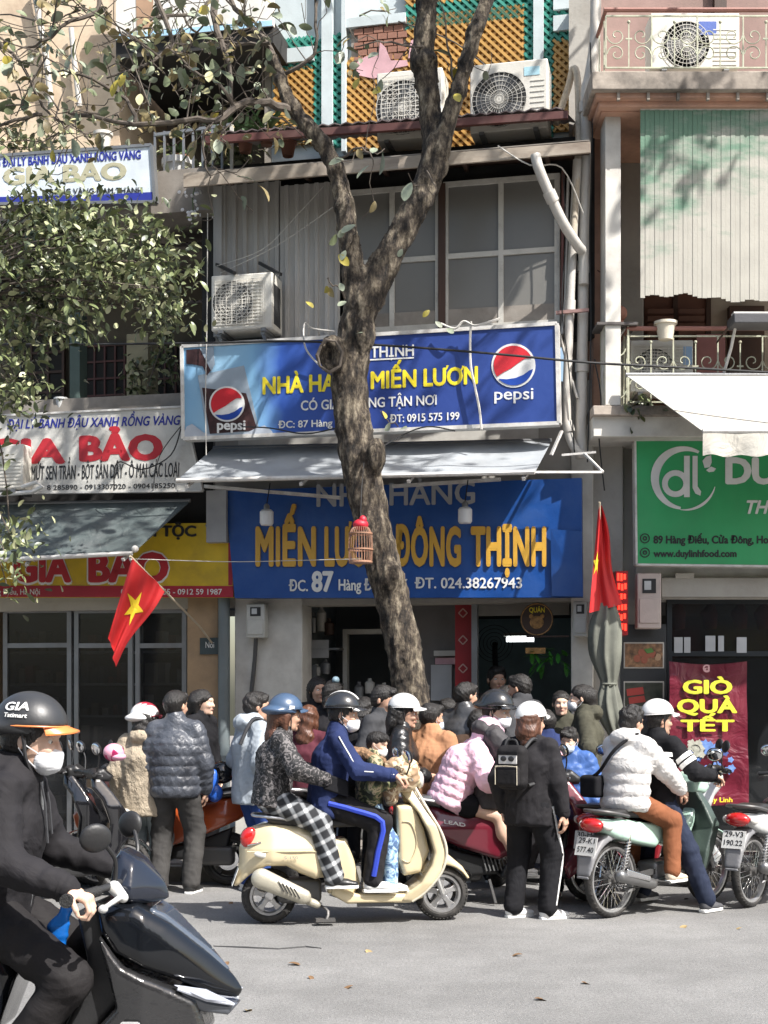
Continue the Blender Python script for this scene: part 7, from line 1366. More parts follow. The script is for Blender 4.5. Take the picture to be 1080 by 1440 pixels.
modern_scooter('glossy black scooter half hidden behind the near masked rider', wpos(-48, 11.35), math.radians(24), paint('black_enamel', (0,0,0)), paint('black_enamel', (0,0,0)), plate_t=('30-F6','045.71'))
# pink helmet hung on the mirror
c = D(160, 1058, 11.7); T = Thing('hanging_helmet', 'magenta patterned helmet resting on the black scooter handlebar', 'helmet', G, c-Vector((0,0,.09)))
def pink_fn(N, L, b, mp):
    v = N.new('ShaderNodeTexVoronoi'); v.inputs['Scale'].default_value = 16; L.new(mp, v.inputs['Vector']); r = N.new('ShaderNodeValToRGB'); r.color_ramp.interpolation = 'CONSTANT'; e = r.color_ramp.elements; e[0].color = (.50,.02,.13,1); e[1].position = .5; e[1].color = (.75,.35,.45,1); k = e.new(.3); k.color = (.30,.01,.08,1); L.new(v.outputs[1], r.inputs[0]); L.new(r.outputs[0], b.inputs['Base Color'])
q = MB(); q.ball(c, (.088,.08,.075), 24, 14); T.part('shell', q, mat_edit('', mat('pink_pattern', (.5,.02,.13), .3, coat=.8, bump=0), pink_fn)); q = MB(); q.ball(c+Vector((.035,-.015,-.035)), (.07,.065,.035), 18, 10); T.part('lining', q, mat('pink_lining', (.6,.3,.4), .7))
c = D(312, 1086, 12.35); T = Thing('hanging_helmet', 'black helmet resting on the orange scooter handlebar', 'helmet', G, c-Vector((0,0,.09))); q = MB(); q.ball(c, (.12,.11,.10), 24, 14); T.part('shell', q, BLACKG); q = MB(); q.ball(c+Vector((-.06,-.04,-.02)), (.07,.09,.06), 16, 10); T.part('visor', q, FROST)
c = D(297, 1102, 12.2); q = MB(); q.ball(c, (.06,.05,.13), 12, 8, rotm('Y', 10)); q.ball(c+Vector((.03,0,-.08)), (.07,.05,.08), 12, 8); single('plastic_bag', 'blue plastic bag hanging from the orange scooter', 'bag', q, mat('blue_plastic_bag', (.02,.10,.45), .4, bump=.5, bs=25), G, c)

# ------------------------------------------------------------------ the near scooter with the masked rider
FD = 5.42; FS = FPX/FD; fgx = lambda px: (px+190)/369.0; fgz = lambda py: (1583-py)/369.0
FL = ((-190-540)/FPX*FD, FD, 0); FY = math.radians(-2)
T = Thing('scooter', 'big glossy black scooter in front with pointed nose and blue bag inside', 'scooter', G, FL, None, FY); NEAR = T
def pz(L_): return [(fgx(x), fgz(y)) for x, y in L_]
wheel(T, -.18, .275, .12, 'alloy', rimm=BLACKP); wheel(T, .97, .275, .10, 'alloy', rimm=BLACKP)
def carbon_fn(N, L, b, mp):
    n = N.new('ShaderNodeTexNoise'); n.inputs['Scale'].default_value = 7; n.inputs['Detail'].default_value = 8; n.inputs['Distortion'].default_value = 2.5; m = N.new('ShaderNodeMapping'); m.inputs['Scale'].default_value = (1,.3,3); L.new(mp, m.inputs[0]); L.new(m.outputs[0], n.inputs['Vector'])
    r = N.new('ShaderNodeMapRange'); r.inputs[1].default_value = .4; r.inputs[2].default_value = .62; r.inputs[3].default_value = .08; r.inputs[4].default_value = .32; L.new(n.outputs[0], r.inputs[0]); L.new(r.outputs[0], b.inputs['Roughness'])
NB = mat('near_black_gloss', (.005,.006,.008), .2, spec=.25, coat=.75, var=.1, bump=.10, bs=4, bd=.05, bdist=1); NB2 = mat_edit('', mat('near_black_swirl', (.02,.02,.021), .2, coat=.6, bump=.2, bs=5, bd=.04, bdist=2), carbon_fn); NM = mat('near_black_matte', (.02,.02,.021), .5, bump=.15)
S = Sdf(.008); S.panel(pz([(148,1262),(205,1262),(222,1272),(250,1290),(300,1335),(336,1370),(352,1388),(338,1402),(300,1392),(262,1372),(215,1350),(175,1330),(155,1300)]), .2, .07, wfn=lambda X, Z: np.clip(.195-.50*np.clip(X-1.10,0,1)-.1*np.clip(Z-.7,0,1), .010, .2).astype(np.float32)); T.part('front_cowl', S.mesh(), NB, local=True, ang=60)
S = Sdf(.008); S.panel(pz([(222,1268),(242,1278),(300,1330),(330,1362),(316,1362),(262,1320),(215,1288)]), .05, .016, 0.0, wfn=lambda X, Z: np.clip(.12-.42*np.clip(X-1.13,0,1), .008, .2).astype(np.float32)); T.part('nose_visor', S.mesh(), mat('near_smoke_screen', (.06,.075,.10), .08, coat=1, bump=0), local=True, ang=60)
S = Sdf(.009); S.panel(pz([(155,1300),(190,1345),(250,1375),(285,1395),(300,1440),(270,1475),(200,1470),(120,1500),(60,1470),(130,1455),(180,1400)]), .2, .03, wfn=lambda X, Z: np.clip(.20-.35*np.clip(X-1.1,0,1), .05, .21).astype(np.float32)); sidec = T.part('side_cowl', S.mesh(), NB2, local=True, ang=60)
S = Sdf(.008); S.panel(pz([(262,1374),(300,1394),(340,1404),(326,1420),(290,1412),(266,1396)]), .1, .02, wfn=lambda X, Z: np.clip(.15-.45*np.clip(X-1.2,0,1), .02, .2).astype(np.float32)); hl = T.part('headlight', S.mesh(), mat('near_headlight_glass', (.10,.11,.13), .05, coat=1, bump=0, metal=.3), local=True, ang=60)
for sg in (-1, 1):
    q = MB(); q.tube([(fgx(262), sg*.15, fgz(1376)), (fgx(300), sg*.115, fgz(1392)), (fgx(334), sg*.06, fgz(1404))], [.008,.012,.006], 8); T.part('light_strip', q, mat('pale_lens', (.55,.58,.66), .15, coat=1, bump=0), parent=hl, local=True)
    q = MB(); q.prism([(fgx(x), fgz(y)) for x, y in ((256,1372),(300,1378),(338,1396),(300,1392))], sg*.135-.01, sg*.135+.01); T.part('lens_wing', q, mat('pale_lens', (0,0,0)), parent=hl, local=True, bevel=.004)
S = Sdf(.008); S.panel(pz([(178,1190),(208,1206),(236,1238),(247,1262),(215,1266),(178,1262),(165,1235),(168,1205)]), .1, .055, wfn=lambda X, Z: np.clip(.15-.45*np.clip(Z-.93,0,1)-1.1*np.clip(X-1.05,0,1), .012, .2).astype(np.float32)); T.part('handlebar_cover', S.mesh(), mat('near_cover_gloss', (.012,.015,.024), .2, spec=.25, coat=.8, bump=0), local=True, ang=60)
S = Sdf(.009); S.panel(pz([(120,1275),(150,1262),(165,1310),(195,1350),(180,1400),(130,1455),(95,1450),(120,1400),(135,1340)]), .13, .03); T.part('inner_panel', S.mesh(), NM, local=True, ang=180)
S = Sdf(.010); S.panel(pz([(60,1470),(130,1450),(150,1475),(120,1520),(-40,1520),(-60,1470)]), .16, .03); T.part('floorboard', S.mesh(), NM, local=True, ang=180)
S = Sdf(.011); S.panel(pz([(-330,1240),(-250,1240),(-120,1280),(20,1310),(40,1360),(10,1440),(-60,1470),(-160,1400),(-300,1320)]), .18, .06); T.part('rear_body', S.mesh(), NB, local=True, ang=180)
S = Sdf(.011); S.panel(pz([(-300,1235),(-200,1225),(-90,1250),(30,1285),(40,1305),(-60,1302),(-200,1265),(-300,1255)]), .15, .04); T.part('seat', S.mesh(), SEATB, local=True, ang=180)
S = Sdf(.010); S.panel([(.73,.50),(.81,.58),(.99,.62),(1.17,.50),(1.24,.38),(1.2,.36),(1.0,.45),(.8,.42)], .06, .03); S.cap((.97,-.3,.275), (.97,.3,.275), .30, op='s', k=.01); T.part('front_fender', S.mesh(), NB2, local=True, ang=180)
q = MB()
for sg in (1,-1): q = MB(); q.tube([(.97,sg*.07,.275), (.95,sg*.07,.70)], .022, 10); T.part('fork', q, ALLOY, local=True)
hz_ = fgz(1243)
for sg in (1,-1):
    q = MB(); q.tube([(1.02,sg*.10,hz_+.03), (.985,sg*.20,hz_+.02), (.90,sg*.36,hz_-.0)], .014, 10); T.part('handlebar', q, NM, local=True); q = MB(); q.tube([(.955,sg*.25,hz_+.01), (.885,sg*.385,hz_-.004)], .020, 14); q.lathe([(.0,-.02),(.024,-.02),(.026,.0),(.024,.012),(.0,.012)], (.88,sg*.395,hz_-.005), 'y', 14); T.part('grip', q, mat('ribbed_grip', (.015,.015,.015), .7, bump=.6, bs=120), local=True)
    S = Sdf(.006); S.cap((1.00,sg*.19,hz_+.015), (1.035,sg*.20,hz_-.02), .026, .02, k=.01); S.cap((1.03,sg*.21,hz_-.015), (1.01,sg*.36,hz_-.03), .011, .009, k=.01); S.ell((1.005,sg*.385,hz_-.035), (.018,.02,.016), k=.01); T.part('brake_lever', S.mesh(.02), mat('white_alloy', (.62,.62,.60), .4, metal=.3), local=True, ang=180)
    q = MB(); q.tube(smooth_path([Vector((1.00,sg*.17,hz_+.04)), Vector((1.005,sg*.20,hz_+.12)), Vector((.975,sg*.27,hz_+.19))], 4), .008, 8); mr = T.part('mirror', q, NM, local=True)
    S = Sdf(.007); R = rotm('Z', 60*sg) @ rotm('Y', 10); S.ell((.955,sg*.29,hz_+.205), (.022,.060,.055), R); T.part('mirror_shell', S.mesh(.02), NM, parent=mr, local=True, ang=180)
q = MB(); q.tube([(fgx(104), -.12, fgz(1345)), (fgx(112), -.12, fgz(1395))], .045, 16); T2 = single('bottle', 'dark drink bottle tucked in the pocket of the near scooter', 'bottle', MB().lathe([(0,0),(.036,0),(.038,.02),(.038,.11),(.030,.135),(.022,.15),(.024,.155),(.024,.18),(0,.18)], (FL[0]+fgx(112), FD-.16, fgz(1402)), n=20), mat('dark_bottle', (.05,.05,.05), .25, coat=.5), G, (FL[0]+fgx(112), FD-.16, fgz(1402)))
q = MB(); q.box(-.3,.3,0,0,0,0)
def bag_fn(pts, y, seed): 
    S = Sdf(.009)
    for (a, b, ra, rb) in pts: S.cap((FL[0]+fgx(a[0]), FD+y, fgz(a[1])), (FL[0]+fgx(b[0]), FD+y, fgz(b[1])), ra, rb, k=.03, flat=((0,1,0),.6))
    S.disp = ridges(seed, 55, .009); return S.mesh(.03)
c = (FL[0]+fgx(95), FD-.1, fgz(1350)); single('plastic_bag', 'bright blue plastic bag hung inside the near scooter', 'bag', bag_fn([((108,1262),(92,1300),.02,.035),((92,1300),(90,1340),.035,.03),((150,1360),(168,1385),.03,.05),((130,1395),(165,1405),.03,.04)], -.12, 5), mat('bright_blue_bag', (.005,.11,.42), .32, bump=.4, bs=20), G, c)
em = MB()
for r0, r1 in ((.050,.058),(.026,.034)):
    q_ = [(fgx(203)+r_*1.0*math.cos(t), fgz(1432)+r_*.8*math.sin(t)) for r_ in (r1,) for t in [k*math.pi/3 for k in range(6)]]; q2 = [(fgx(203)+r0*math.cos(t), fgz(1432)+r0*.8*math.sin(t)) for t in [k*math.pi/3 for k in range(6)]]
    for k in range(6): em.bar((q_[k][0], -.222, q_[k][1]), (q_[(k+1) % 6][0], -.222, q_[(k+1) % 6][1]), .007, .006, (0,1,0))
for sg in (1,-1):
    for j in range(3): em.bar((fgx(203)+sg*.064, -.222, fgz(1432)+.014*(j-1)), (fgx(203)+sg*(.105+.01*(j % 2)), -.222, fgz(1432)+.02*(j-1)), .006, .006, (0,1,0))
T.part('emblem', em, mat('emblem_silver', (.45,.45,.45), .3), parent=sidec, local=True, kind='stuff'); stext(T, 'XA', (fgx(203)-.016, fgz(1432)-.009), (fgx(203)+.016, fgz(1432)-.009), .018, mat('emblem_silver', (0,0,0)), -.224)
# ------------------------------------------------------------------ everybody in the street
def pattern(name, base, fn, **k): return mat_edit('', mat(name, base, **k), fn)
def plaid_fn(N, L, b, mp):
    s = N.new('ShaderNodeSeparateXYZ'); rt_ = N.new('ShaderNodeMapping'); rt_.inputs['Rotation'].default_value = (0,math.radians(28),0); L.new(mp, rt_.inputs[0]); L.new(rt_.outputs[0], s.inputs[0]); outs = []
    for ax in (0, 2):
        m = N.new('ShaderNodeMath'); m.operation = 'MULTIPLY'; m.inputs[1].default_value = 74; L.new(s.outputs[ax], m.inputs[0]); q = N.new('ShaderNodeMath'); q.operation = 'SINE'; L.new(m.outputs[0], q.inputs[0]); r = N.new('ShaderNodeMapRange'); r.inputs[1].default_value = .25; r.inputs[2].default_value = .85; L.new(q.outputs[0], r.inputs[0]); outs.append(r)
    a = N.new('ShaderNodeMath'); L.new(outs[0].outputs[0], a.inputs[0]); L.new(outs[1].outputs[0], a.inputs[1]); r = N.new('ShaderNodeValToRGB'); e = r.color_ramp.elements; e[0].color = (.012,.013,.016,1); e[1].color = (.60,.60,.60,1); k = e.new(.5); k.color = (.20,.21,.22,1)
    h = N.new('ShaderNodeMath'); h.operation = 'MULTIPLY'; h.inputs[1].default_value = .5; L.new(a.outputs[0], h.inputs[0]); L.new(h.outputs[0], r.inputs[0]); L.new(r.outputs[0], b.inputs['Base Color'])
def blotch(cols, scale, dist=1.5, sharp=True):
    def fn(N, L, b, mp):
        n = N.new('ShaderNodeTexNoise'); n.inputs['Scale'].default_value = scale; n.inputs['Detail'].default_value = 3; n.inputs['Distortion'].default_value = dist; L.new(mp, n.inputs['Vector']); r = N.new('ShaderNodeValToRGB'); e = r.color_ramp.elements
        if sharp: r.color_ramp.interpolation = 'CONSTANT'
        e[0].color = (*cols[0], 1); e[1].color = (*cols[-1], 1); e[0].position = 0; e[1].position = .40+.07*(len(cols)-1)
        for i, c in enumerate(cols[1:-1]): k = e.new(.40+.07*(i+1)); k.color = (*c, 1)
        L.new(n.outputs[0], r.inputs[0]); L.new(r.outputs[0], b.inputs['Base Color'])
    return fn
CL = lambda n, c, r=.85, **k: mat('cloth_'+n, c, r, **{**dict(var=.2, vs=6, bump=.38, bs=9, bd=.03, bdist=1.0, spec=.2, stretch=(1,1,.6)), **k})
PLAID = pattern('plaid_cloth', (.1,.1,.1), plaid_fn, rough=.85, bump=.2, bs=200); VELVET = pattern('black_fluffy_knit', (.03,.03,.03), blotch([(.008,.008,.009),(.02,.019,.02),(.13,.12,.12)], 26, 2), rough=.7, bump=.6, bs=60)
CAMO = pattern('camouflage_cloth', (.1,.1,.06), blotch([(.03,.035,.02),(.12,.13,.06),(.36,.29,.18),(.07,.08,.04)], 9), rough=.8, bump=.3, bs=40); CAMOB = pattern('blue_blotched_jeans', (.2,.3,.4), blotch([(.07,.13,.26),(.22,.36,.50),(.42,.55,.65),(.12,.2,.35)], 14), rough=.8); CAMOC = pattern('beige_camouflage_cloth', (.4,.3,.2), blotch([(.30,.20,.12),(.52,.42,.28),(.60,.50,.36),(.26,.16,.09)], 11), rough=.8)
BLACKC = CL('black', (.010,.010,.012)); BLACKC2 = CL('washed_black', (.017,.016,.018)); CHAR = CL('charcoal', (.045,.046,.05)); NAVYC = CL('navy', (.018,.028,.085)); NAVYJ = CL('dark_jeans', (.018,.024,.045)); TANC = CL('tan', (.36,.185,.10)); BEIGEC = CL('beige_fleece', (.38,.32,.24), .95, bump=.6, bs=60); LGREY = CL('light_grey_blue', (.34,.38,.42)); OLIVE = CL('olive', (.06,.058,.042)); JEANB = CL('blue_jeans', (.03,.065,.22)); PALEJ = CL('pale_jeans', (.27,.31,.32)); GREYT = CL('grey_trousers', (.05,.048,.046)); BROWNT = CL('rust_brown', (.20,.075,.035)); BLUEP = CL('blue_puffer', (.05,.11,.30), .45)
PUFFD = mat('grey_puffer', (.058,.064,.078), .38, var=.15, bump=.5, bs=22, bd=.02, bdist=1); PINKP_ = mat('pink_puffer', (.78,.50,.60), .5, var=.05, bump=.6, bs=18, bd=.02, bdist=1); WHITEP = mat('white_puffer', (.60,.58,.56), .6, var=.05, bump=.6, bs=18, bd=.02, bdist=1); LEATHER = mat('black_leather', (.014,.014,.015), .3, bump=.5, bs=40); DGREYJ = CL('dark_grey_shell', (.055,.052,.055), .6); FUR = mat('brown_fur', (.22,.13,.07), .9, var=.6, vs=40, bump=1, bs=150)
HW = mat('helmet_white', (.66,.66,.65), .3, coat=.6, bump=0, dirt=.1); HB = mat('helmet_black', (.02,.021,.023), .25, coat=.6, bump=0); HBM = mat('helmet_satin_black', (.03,.031,.033), .42, bump=.05); HBL = mat('helmet_slate_blue', (.05,.09,.16), .3, coat=.5, bump=0, dirt=.2); HR = mat('helmet_red', (.42,.02,.05), .3, coat=.6, bump=0); ORB = mat('helmet_orange', (.72,.22,.06), .35, coat=.3, bump=0); CAPW = mat('cap_white', (.68,.67,.65), .8, bump=.2, bs=150)
SNEW = mat('sneaker_white', (.66,.66,.65), .6, dirt=.15); SNEB = mat('sneaker_beige', (.50,.42,.33), .7); SHOEB = mat('shoe_black', (.02,.02,.02), .4); SHOEG = mat('shoe_dark_grey', (.06,.06,.065), .7)
def zipper(T, j):
    q = MB(); a = j['N']+j['fw']*.085*j['s']; b = j['ch']+j['fw']*.135*j['s']; c = j['P']+j['fw']*.135*j['s']; q.tube([a, b, c], .005, 5); T.part('zip', q, STEEL, parent=j['jacket'], local=True)

# near rider ------------------------------------------------------------------------------------------------
def near_extra(T, j):
    g, R, s = j['g'], j['R'], j['s']
    for s_, (x0, z0), (x1, z1), h_ in (('GIA', (-.085,.100), (.012,.112), .030), ('Tatimart', (-.080,.076), (.012,.084), .016)):
        v, f, rim = text_mesh(s_, .03); X = [p[0] for p in v]; lo, hi = min(X), max(X); mb = MB(); vs = []
        for p in v:
            t = (p[0]-lo)/(hi-lo); x = x0+(x1-x0)*t; z = z0+(z1-z0)*t+p[1]*h_/CAP; k = 1-((x+.016)/.14)**2-((z-.048)/.130)**2; y = -(.122*math.sqrt(max(k, .02))+.0050-.3*p[2]*.1); vs.append(g(x, y, z))
        mb.add(vs, f); T.part('lettering', mb, LETW, parent=j['helmet'] if 'helmet' in j else None, local=True, smooth=False)
    q = MB(); q.tube(smooth_path([j['g'](-.0,-.088,.01), j['g'](.012,-.082,-.06), j['g'](.03,-.05,-.118)], 4), .008, 6); T.part('strap', q, STRAP, local=True)
    zipper(T, j)
    for i in (0, 1): q = MB(); a = j['N']+j['fw']*(.09)*s+j['lat']*(.03 if i == 0 else -.03); q.tube([a, a+Vector((.015,0,-.08)), a+Vector((.025,0,-.20-.03*i))], .0045, 5); T.part('drawstring', q, CHAR, parent=j['jacket'], local=True)
person('masked man in a black hooded jacket and orange trimmed helmet riding the near scooter', FL, FY, 1.74, (.495,.845), 12, feet=[(.62,.16,.26),(.58,-.17,.26)], hands=[(.885,.31,.955),(.865,-.335,.950)], head=(-6,8), top=dict(kind='hoodie', m=mat('near_black_cotton', (.017,.016,.018), .8, var=.25, vs=5, bump=.42, bs=5, bd=.05, bdist=1.0, spec=.2), th=.026, hood=True, hem=.13), bot=dict(m=mat('near_trousers', (.016,.0145,.015), .75, bump=.35, bs=5, bd=.05, bdist=1.0, spec=.2), th=.022), shoes=(SHOEB,), hair=('short', HAIR), hel=('half', HBM, ORB), mask=MASK, grip=(.95,.85), palms=[(.2,0,-1),(.2,0,-1)], elbow=[(-.5,.5,-.9),(-.5,-.45,-.9)], knee=[(1,.2,.6),(1,-.2,.6)], skin=SKIN_P, extra=near_extra)
# family on the cream scooter ---------------------------------------------------------------------------------
def crossbag(T, j):
    q = MB(); s = j['s']; q.box(-.10,.10,-.03,.03,-.06,.06); c = j['P']+j['up']*.12+j['lat']*-.19*s+j['fw']*.03; q.v = [tuple(c+Vector((p[0]*.9+.3*p[2]*0, p[1], p[2]-.3*p[0]))) for p in q.v]; T.part('waist_bag', q, BLACKC, local=True, bevel=.012)
def jstripe(col, off=.0):
    def f(T, j):
        for i in (1,):
            q = MB(); a, b, c = j['sh'][i], j['el'][i], j['wr'][i]; s = j['s']; o = Vector((0,-.068*s,.012)); q.tube(smooth_path([a+o+Vector((0,0,.02)), a.lerp(b,.5)+o, b+o*.93, b.lerp(c,.5)+o*.8, c+o*.62], 3), .0048, 5); T.part('sleeve_stripe', q, col, parent=j['jacket'], local=True)
    return f
person('man driving the cream scooter in a navy jacket and black helmet with a white band', VL, VY, 1.70, (.42,.90), 10, feet=[(.76,.16,.32),(.74,-.17,.33)], hands=[(.885,.30,1.085),(.875,-.31,1.085)], head=(-14,6), top=dict(m=NAVYC, th=.024, hem=.11), bot=dict(m=BLACKC2, th=.024), shoes=(SNEW,), hel=('jockey', HB, HB, (38,150,.030,LETW)), hair=('short', HAIR), mask=MASK, grip=(.9,.9), palms=[(.2,0,-1),(.2,0,-1)], elbow=[(-.3,.4,-.9),(-.3,-.4,-.9)],
 extra=lambda T, j: (jstripe(LETW)(T, j), crossbag(T, j), T.part('side_stripe', MB().tube(smooth_path([j['hp'][1]+Vector((0,-.105,0)), j['hp'][1].lerp(j['kn'][1],.5)+Vector((0,-.10,.02)), j['kn'][1]+Vector((.0,-.088,.01)), j['kn'][1].lerp(j['an'][1],.5)+Vector((0,-.080,0)), j['an'][1]+Vector((0,-.068,.03))], 3), .020, 6), mat('cobalt_stripe', (.02,.05,.42), .7), parent=j['trousers'], local=True)))
person('woman passenger in plaid trousers, black fluffy jacket and slate blue helmet', VL, VY, 1.60, (.02,.925), 9, feet=[(.50,.19,.37),(.46,-.20,.36)], hands=[(.40,.17,1.06),(.40,-.20,1.05)], head=(18,4), top=dict(kind='puffer2', m=VELVET, th=.034, hem=.06), bot=dict(m=PLAID, th=.030), shoes=(SHOEB,), hel=('half', HBL, HBL), hair=('long', HAIR_B), mask=None, elbow=[(-.3,.8,-.6),(-.4,-.8,-.6)], knee=[(1,.25,.5),(1,-.25,.5)],
 extra=lambda T, j: T.part('helmet_badge', MB().box(-.018,.018,-.004,.004,-.010,.010) if False else (lambda q: (q.add([j['g'](-.03,-.124,.055), j['g'](.01,-.126,.055), j['g'](.01,-.126,.078), j['g'](-.03,-.124,.078)], [(0,1,2,3)]), q)[1])(MB()), LETW, local=True))
def fur_collar(T, j):
    S = Sdf(.010); 
    for k in range(9): t = math.pi*2*k/9; S.ell(j['N']+Vector((.07*math.cos(t)-.02, .085*math.sin(t), .0-.03*math.cos(t))), (.045,.045,.04), k=.02)
    S.cap(j['N']+Vector((-.08,0,.01)), j['N']+Vector((-.19,-.03,.045)), .06, .045, k=.03); S.disp = lambda P: (.006*np.sin(P@V3((190,80,60)))*np.sin(P@V3((40,170,-90)))).astype(np.float32); T.part('fur_collar', S.mesh(), FUR, local=True, ang=180)
person('child in a camouflage jacket with fur collar standing before the cream scooter driver', VL, VY, 1.20, (.735,.86), 6, feet=[(.86,.08,.30),(.88,-.09,.30)], hands=[(.90,.14,1.03),(.90,-.14,1.02)], head=(-30,16), top=dict(m=CAMO, th=.034, hem=.14), bot=dict(m=CAMOB, th=.030), shoes=(SNEW,), hair=('kid', HAIR), mask=MASK, skin=SKIN_P, extra=fur_collar)
S = Sdf(.012); c = Vector(VL)+Vector((.955*math.cos(VY)-.0, .955*math.sin(VY)-.10, 1.10)); S.ell(c, (.125,.10,.11), k=.05); S.ell(c+Vector((.06,-.02,-.02)), (.09,.09,.12), k=.05); S.ell(c+Vector((-.06,0,-.14)), (.06,.07,.11), k=.05); S.disp = ridges(8, 38, .016); single('jacket_bundle', 'beige blotched jacket draped over the cream scooter handlebar', 'jacket', S.mesh(), CAMOC, G, c)
# pink rider and the man in front --------------------------------------------------------------------------
person('girl in a pink puffer jacket with bare knees leaning forward on the maroon scooter', LL, LY, 1.62, (.12,.85), 30, feet=[(.60,.20,.33),(.62,-.20,.33)], hands=[(.62,.16,.95),(.60,-.20,.93)], head=(0,35), top=dict(kind='puffer', m=PINKP_, th=.060, hem=.08, hoodup=True), bot=dict(kind='shorts', m=BLACKC, th=.03), shoes=(SNEW,), hair=('short', HAIR), skin=SKIN_P, elbow=[(-.2,.7,-.7),(-.2,-.7,-.7)], nk=.0, knee=[(1,.2,.6),(1,-.2,.6)])
person('man in a dark grey shell jacket and black helmet driving the maroon scooter', LL, LY, 1.76, (.43,.88), 4, feet=[(.72,.17,.32),(.70,-.18,.32)], hands=[(.90,.30,1.05),(.85,-.30,1.02)], head=(-35,8), top=dict(m=DGREYJ, th=.034, hem=.10, hood=True), bot=dict(m=BLACKC2), shoes=(SHOEB,), hel=('half', HB, HB), hair=('short', HAIR), mask=MASK, skin=SKIN_P, grip=(.9,.9), palms=[(.2,0,-1),(.2,0,-1)], low=True)
def wstripe(T, j):
    q = MB(); o = j['lat']*-.095; q.tube(smooth_path([j['hp'][1]+o*1.15+Vector((0,0,.0)), j['hp'][1].lerp(j['kn'][1],.5)+o*1.02, j['kn'][1]+o*.86, j['kn'][1].lerp(j['an'][1],.5)+o*.78, j['an'][1]+o*.66+Vector((0,0,.02))], 3), .012, 6); T.part('side_stripe', q, LETW, parent=j['trousers'], local=True)
SBL = (wpos(744, 10.58)[0], 10.58, 0); SBY = math.radians(58)
SB = person('person standing in black with white helmet and white striped track trousers', SBL, SBY, 1.61, (0,.86), 3, feet=[(-.02,.12,.085),(.05,-.13,.085)], hands=[(-.02,.20,.80),(.05,-.27,.735)], foot=(4,0,-35), head=(-20,0), top=dict(kind='hoodie', m=BLACKC2, th=.030, hem=.16), bot=dict(m=BLACKC, th=.032), shoes=(SNEW,), hel=('jockey', HW, HW), hair=('bob', HAIR_B), mask=None, extra=wstripe)
# backpack
Mb = Matrix.Translation(Vector(SBL)) @ Matrix.Rotation(SBY, 4, 'Z'); bc = Vector((-.215,.03,1.13)); BPK = Thing('backpack', 'small dark grey backpack with a masked face patch worn by the person in black', 'backpack', G, (Mb @ bc)-Vector((0,0,.17)))
def bp(v): return [tuple(Mb @ (bc+Vector(p)*.88)) for p in v]
S = Sdf(.009); S.rbox((0,0,0), (.078,.135,.185), .07); S.disp = ridges(77, 24, .005); v, f = S.mesh(); M3 = np.array(Mb.to_3x3(), dtype=np.float32); tr = lambda v: (v*.88+np.array(bc, dtype=np.float32))@M3.T+np.array(Mb.translation, dtype=np.float32)
BGR = mat('backpack_cloth', (.014,.013,.014), .75, bump=.5, bs=14, bd=.02, spec=.2); BPK.part('bag', (tr(v), f), BGR, ang=180); S = Sdf(.009); S.rbox((-.085,0,-.07), (.035,.105,.085), .03); v, f = S.mesh(); BPK.part('front_pocket', (tr(v), f), BGR, ang=180)
q = MB(); q.box(-.090,-.080,-.085,.085,.03,.125); q.v = bp(q.v); BPK.part('face_patch', q, mat('patch_white', (.62,.60,.58), .6), bevel=.004); q = MB(); q.box(-.095,-.088,-.09,.09,.105,.135); q.v = bp(q.v); BPK.part('patch_top', q, BLACKC)
for sg in (1,-1): q = MB(); q.ball((-.094, sg*.035, .075), (.006,.028,.022), 14, 8); q.v = bp(q.v); BPK.part('patch_eye', q, BLK)
for sg in (1,-1): q = MB(); q.tube([(-.115,sg*.10,-.14),(-.118,sg*.10,.0),(-.10,sg*.09,.015)], .004, 5); q.v = bp(q.v); BPK.part('zip', q, mat('pale_zip', (.5,.45,.35), .5))
q = MB(); q.tube([(-.12,-.10,.012),(-.122,0,.016),(-.12,.10,.012)], .004, 5); q.v = bp(q.v); BPK.part('zip', q, mat('pale_zip', (0,0,0))); q = MB(); q.tube(smooth_path([Vector((0,-.05,.18)), Vector((0,-.03,.225)), Vector((0,.03,.225)), Vector((0,.05,.18))], 4), .009, 6); q.v = bp(q.v); BPK.part('handle', q, STRAP)
for sg in (1,-1): q = MB(); q.tube(smooth_path([Vector((.05,sg*.09,.16)), Vector((.16,sg*.115,.235)), Vector((.30,sg*.12,.17)), Vector((.335,sg*.13,.02)), Vector((.24,sg*.175,-.10)), Vector((.06,sg*.12,-.15))], 4), .016, 6); q.v = bp(q.v); BPK.part('shoulder_strap', q, STRAP)
# two on the mint motorbike
def slingbag(T, j):
    q = MB(); s = j['s']; a = j['sh'][1]+Vector((0,-.0,.10)); 
    q.tube(smooth_path([j['N']+Vector((.05,-.06,.02)), j['N']+Vector((-.05,-.10,.04)), j['ch']+Vector((-.165,-.02,.10)), j['ch']+Vector((-.19,.10,-.06)), j['P']+Vector((-.17,.18,.16))], 4), .014, 6); T.part('bag_strap', q, BLACKC, parent=j['jacket'], local=True)
    S = Sdf(.012); S.rbox(j['P']+Vector((-.14,.20,.09)), (.06,.09,.085), .03); T.part('sling_bag', S.mesh(), BLACKC, parent=j['jacket'], local=True, ang=180)
person('curly haired boy in a white puffer jacket riding behind on the mint motorbike', WL, WY, 1.56, (.17,.88), 6, feet=[(.50,.20,.36),(.46,-.22,.33)], hands=[(.58,.18,.98),(.56,-.24,.93)], head=(-4,6), top=dict(kind='puffer', m=WHITEP, th=.045, hem=.08, hood=True), bot=dict(m=BROWNT, th=.022), shoes=(SNEB,), hair=('curly', HAIR), skin=SKIN, elbow=[(-.2,.8,-.6),(-.2,-.9,-.5)], extra=slingbag)
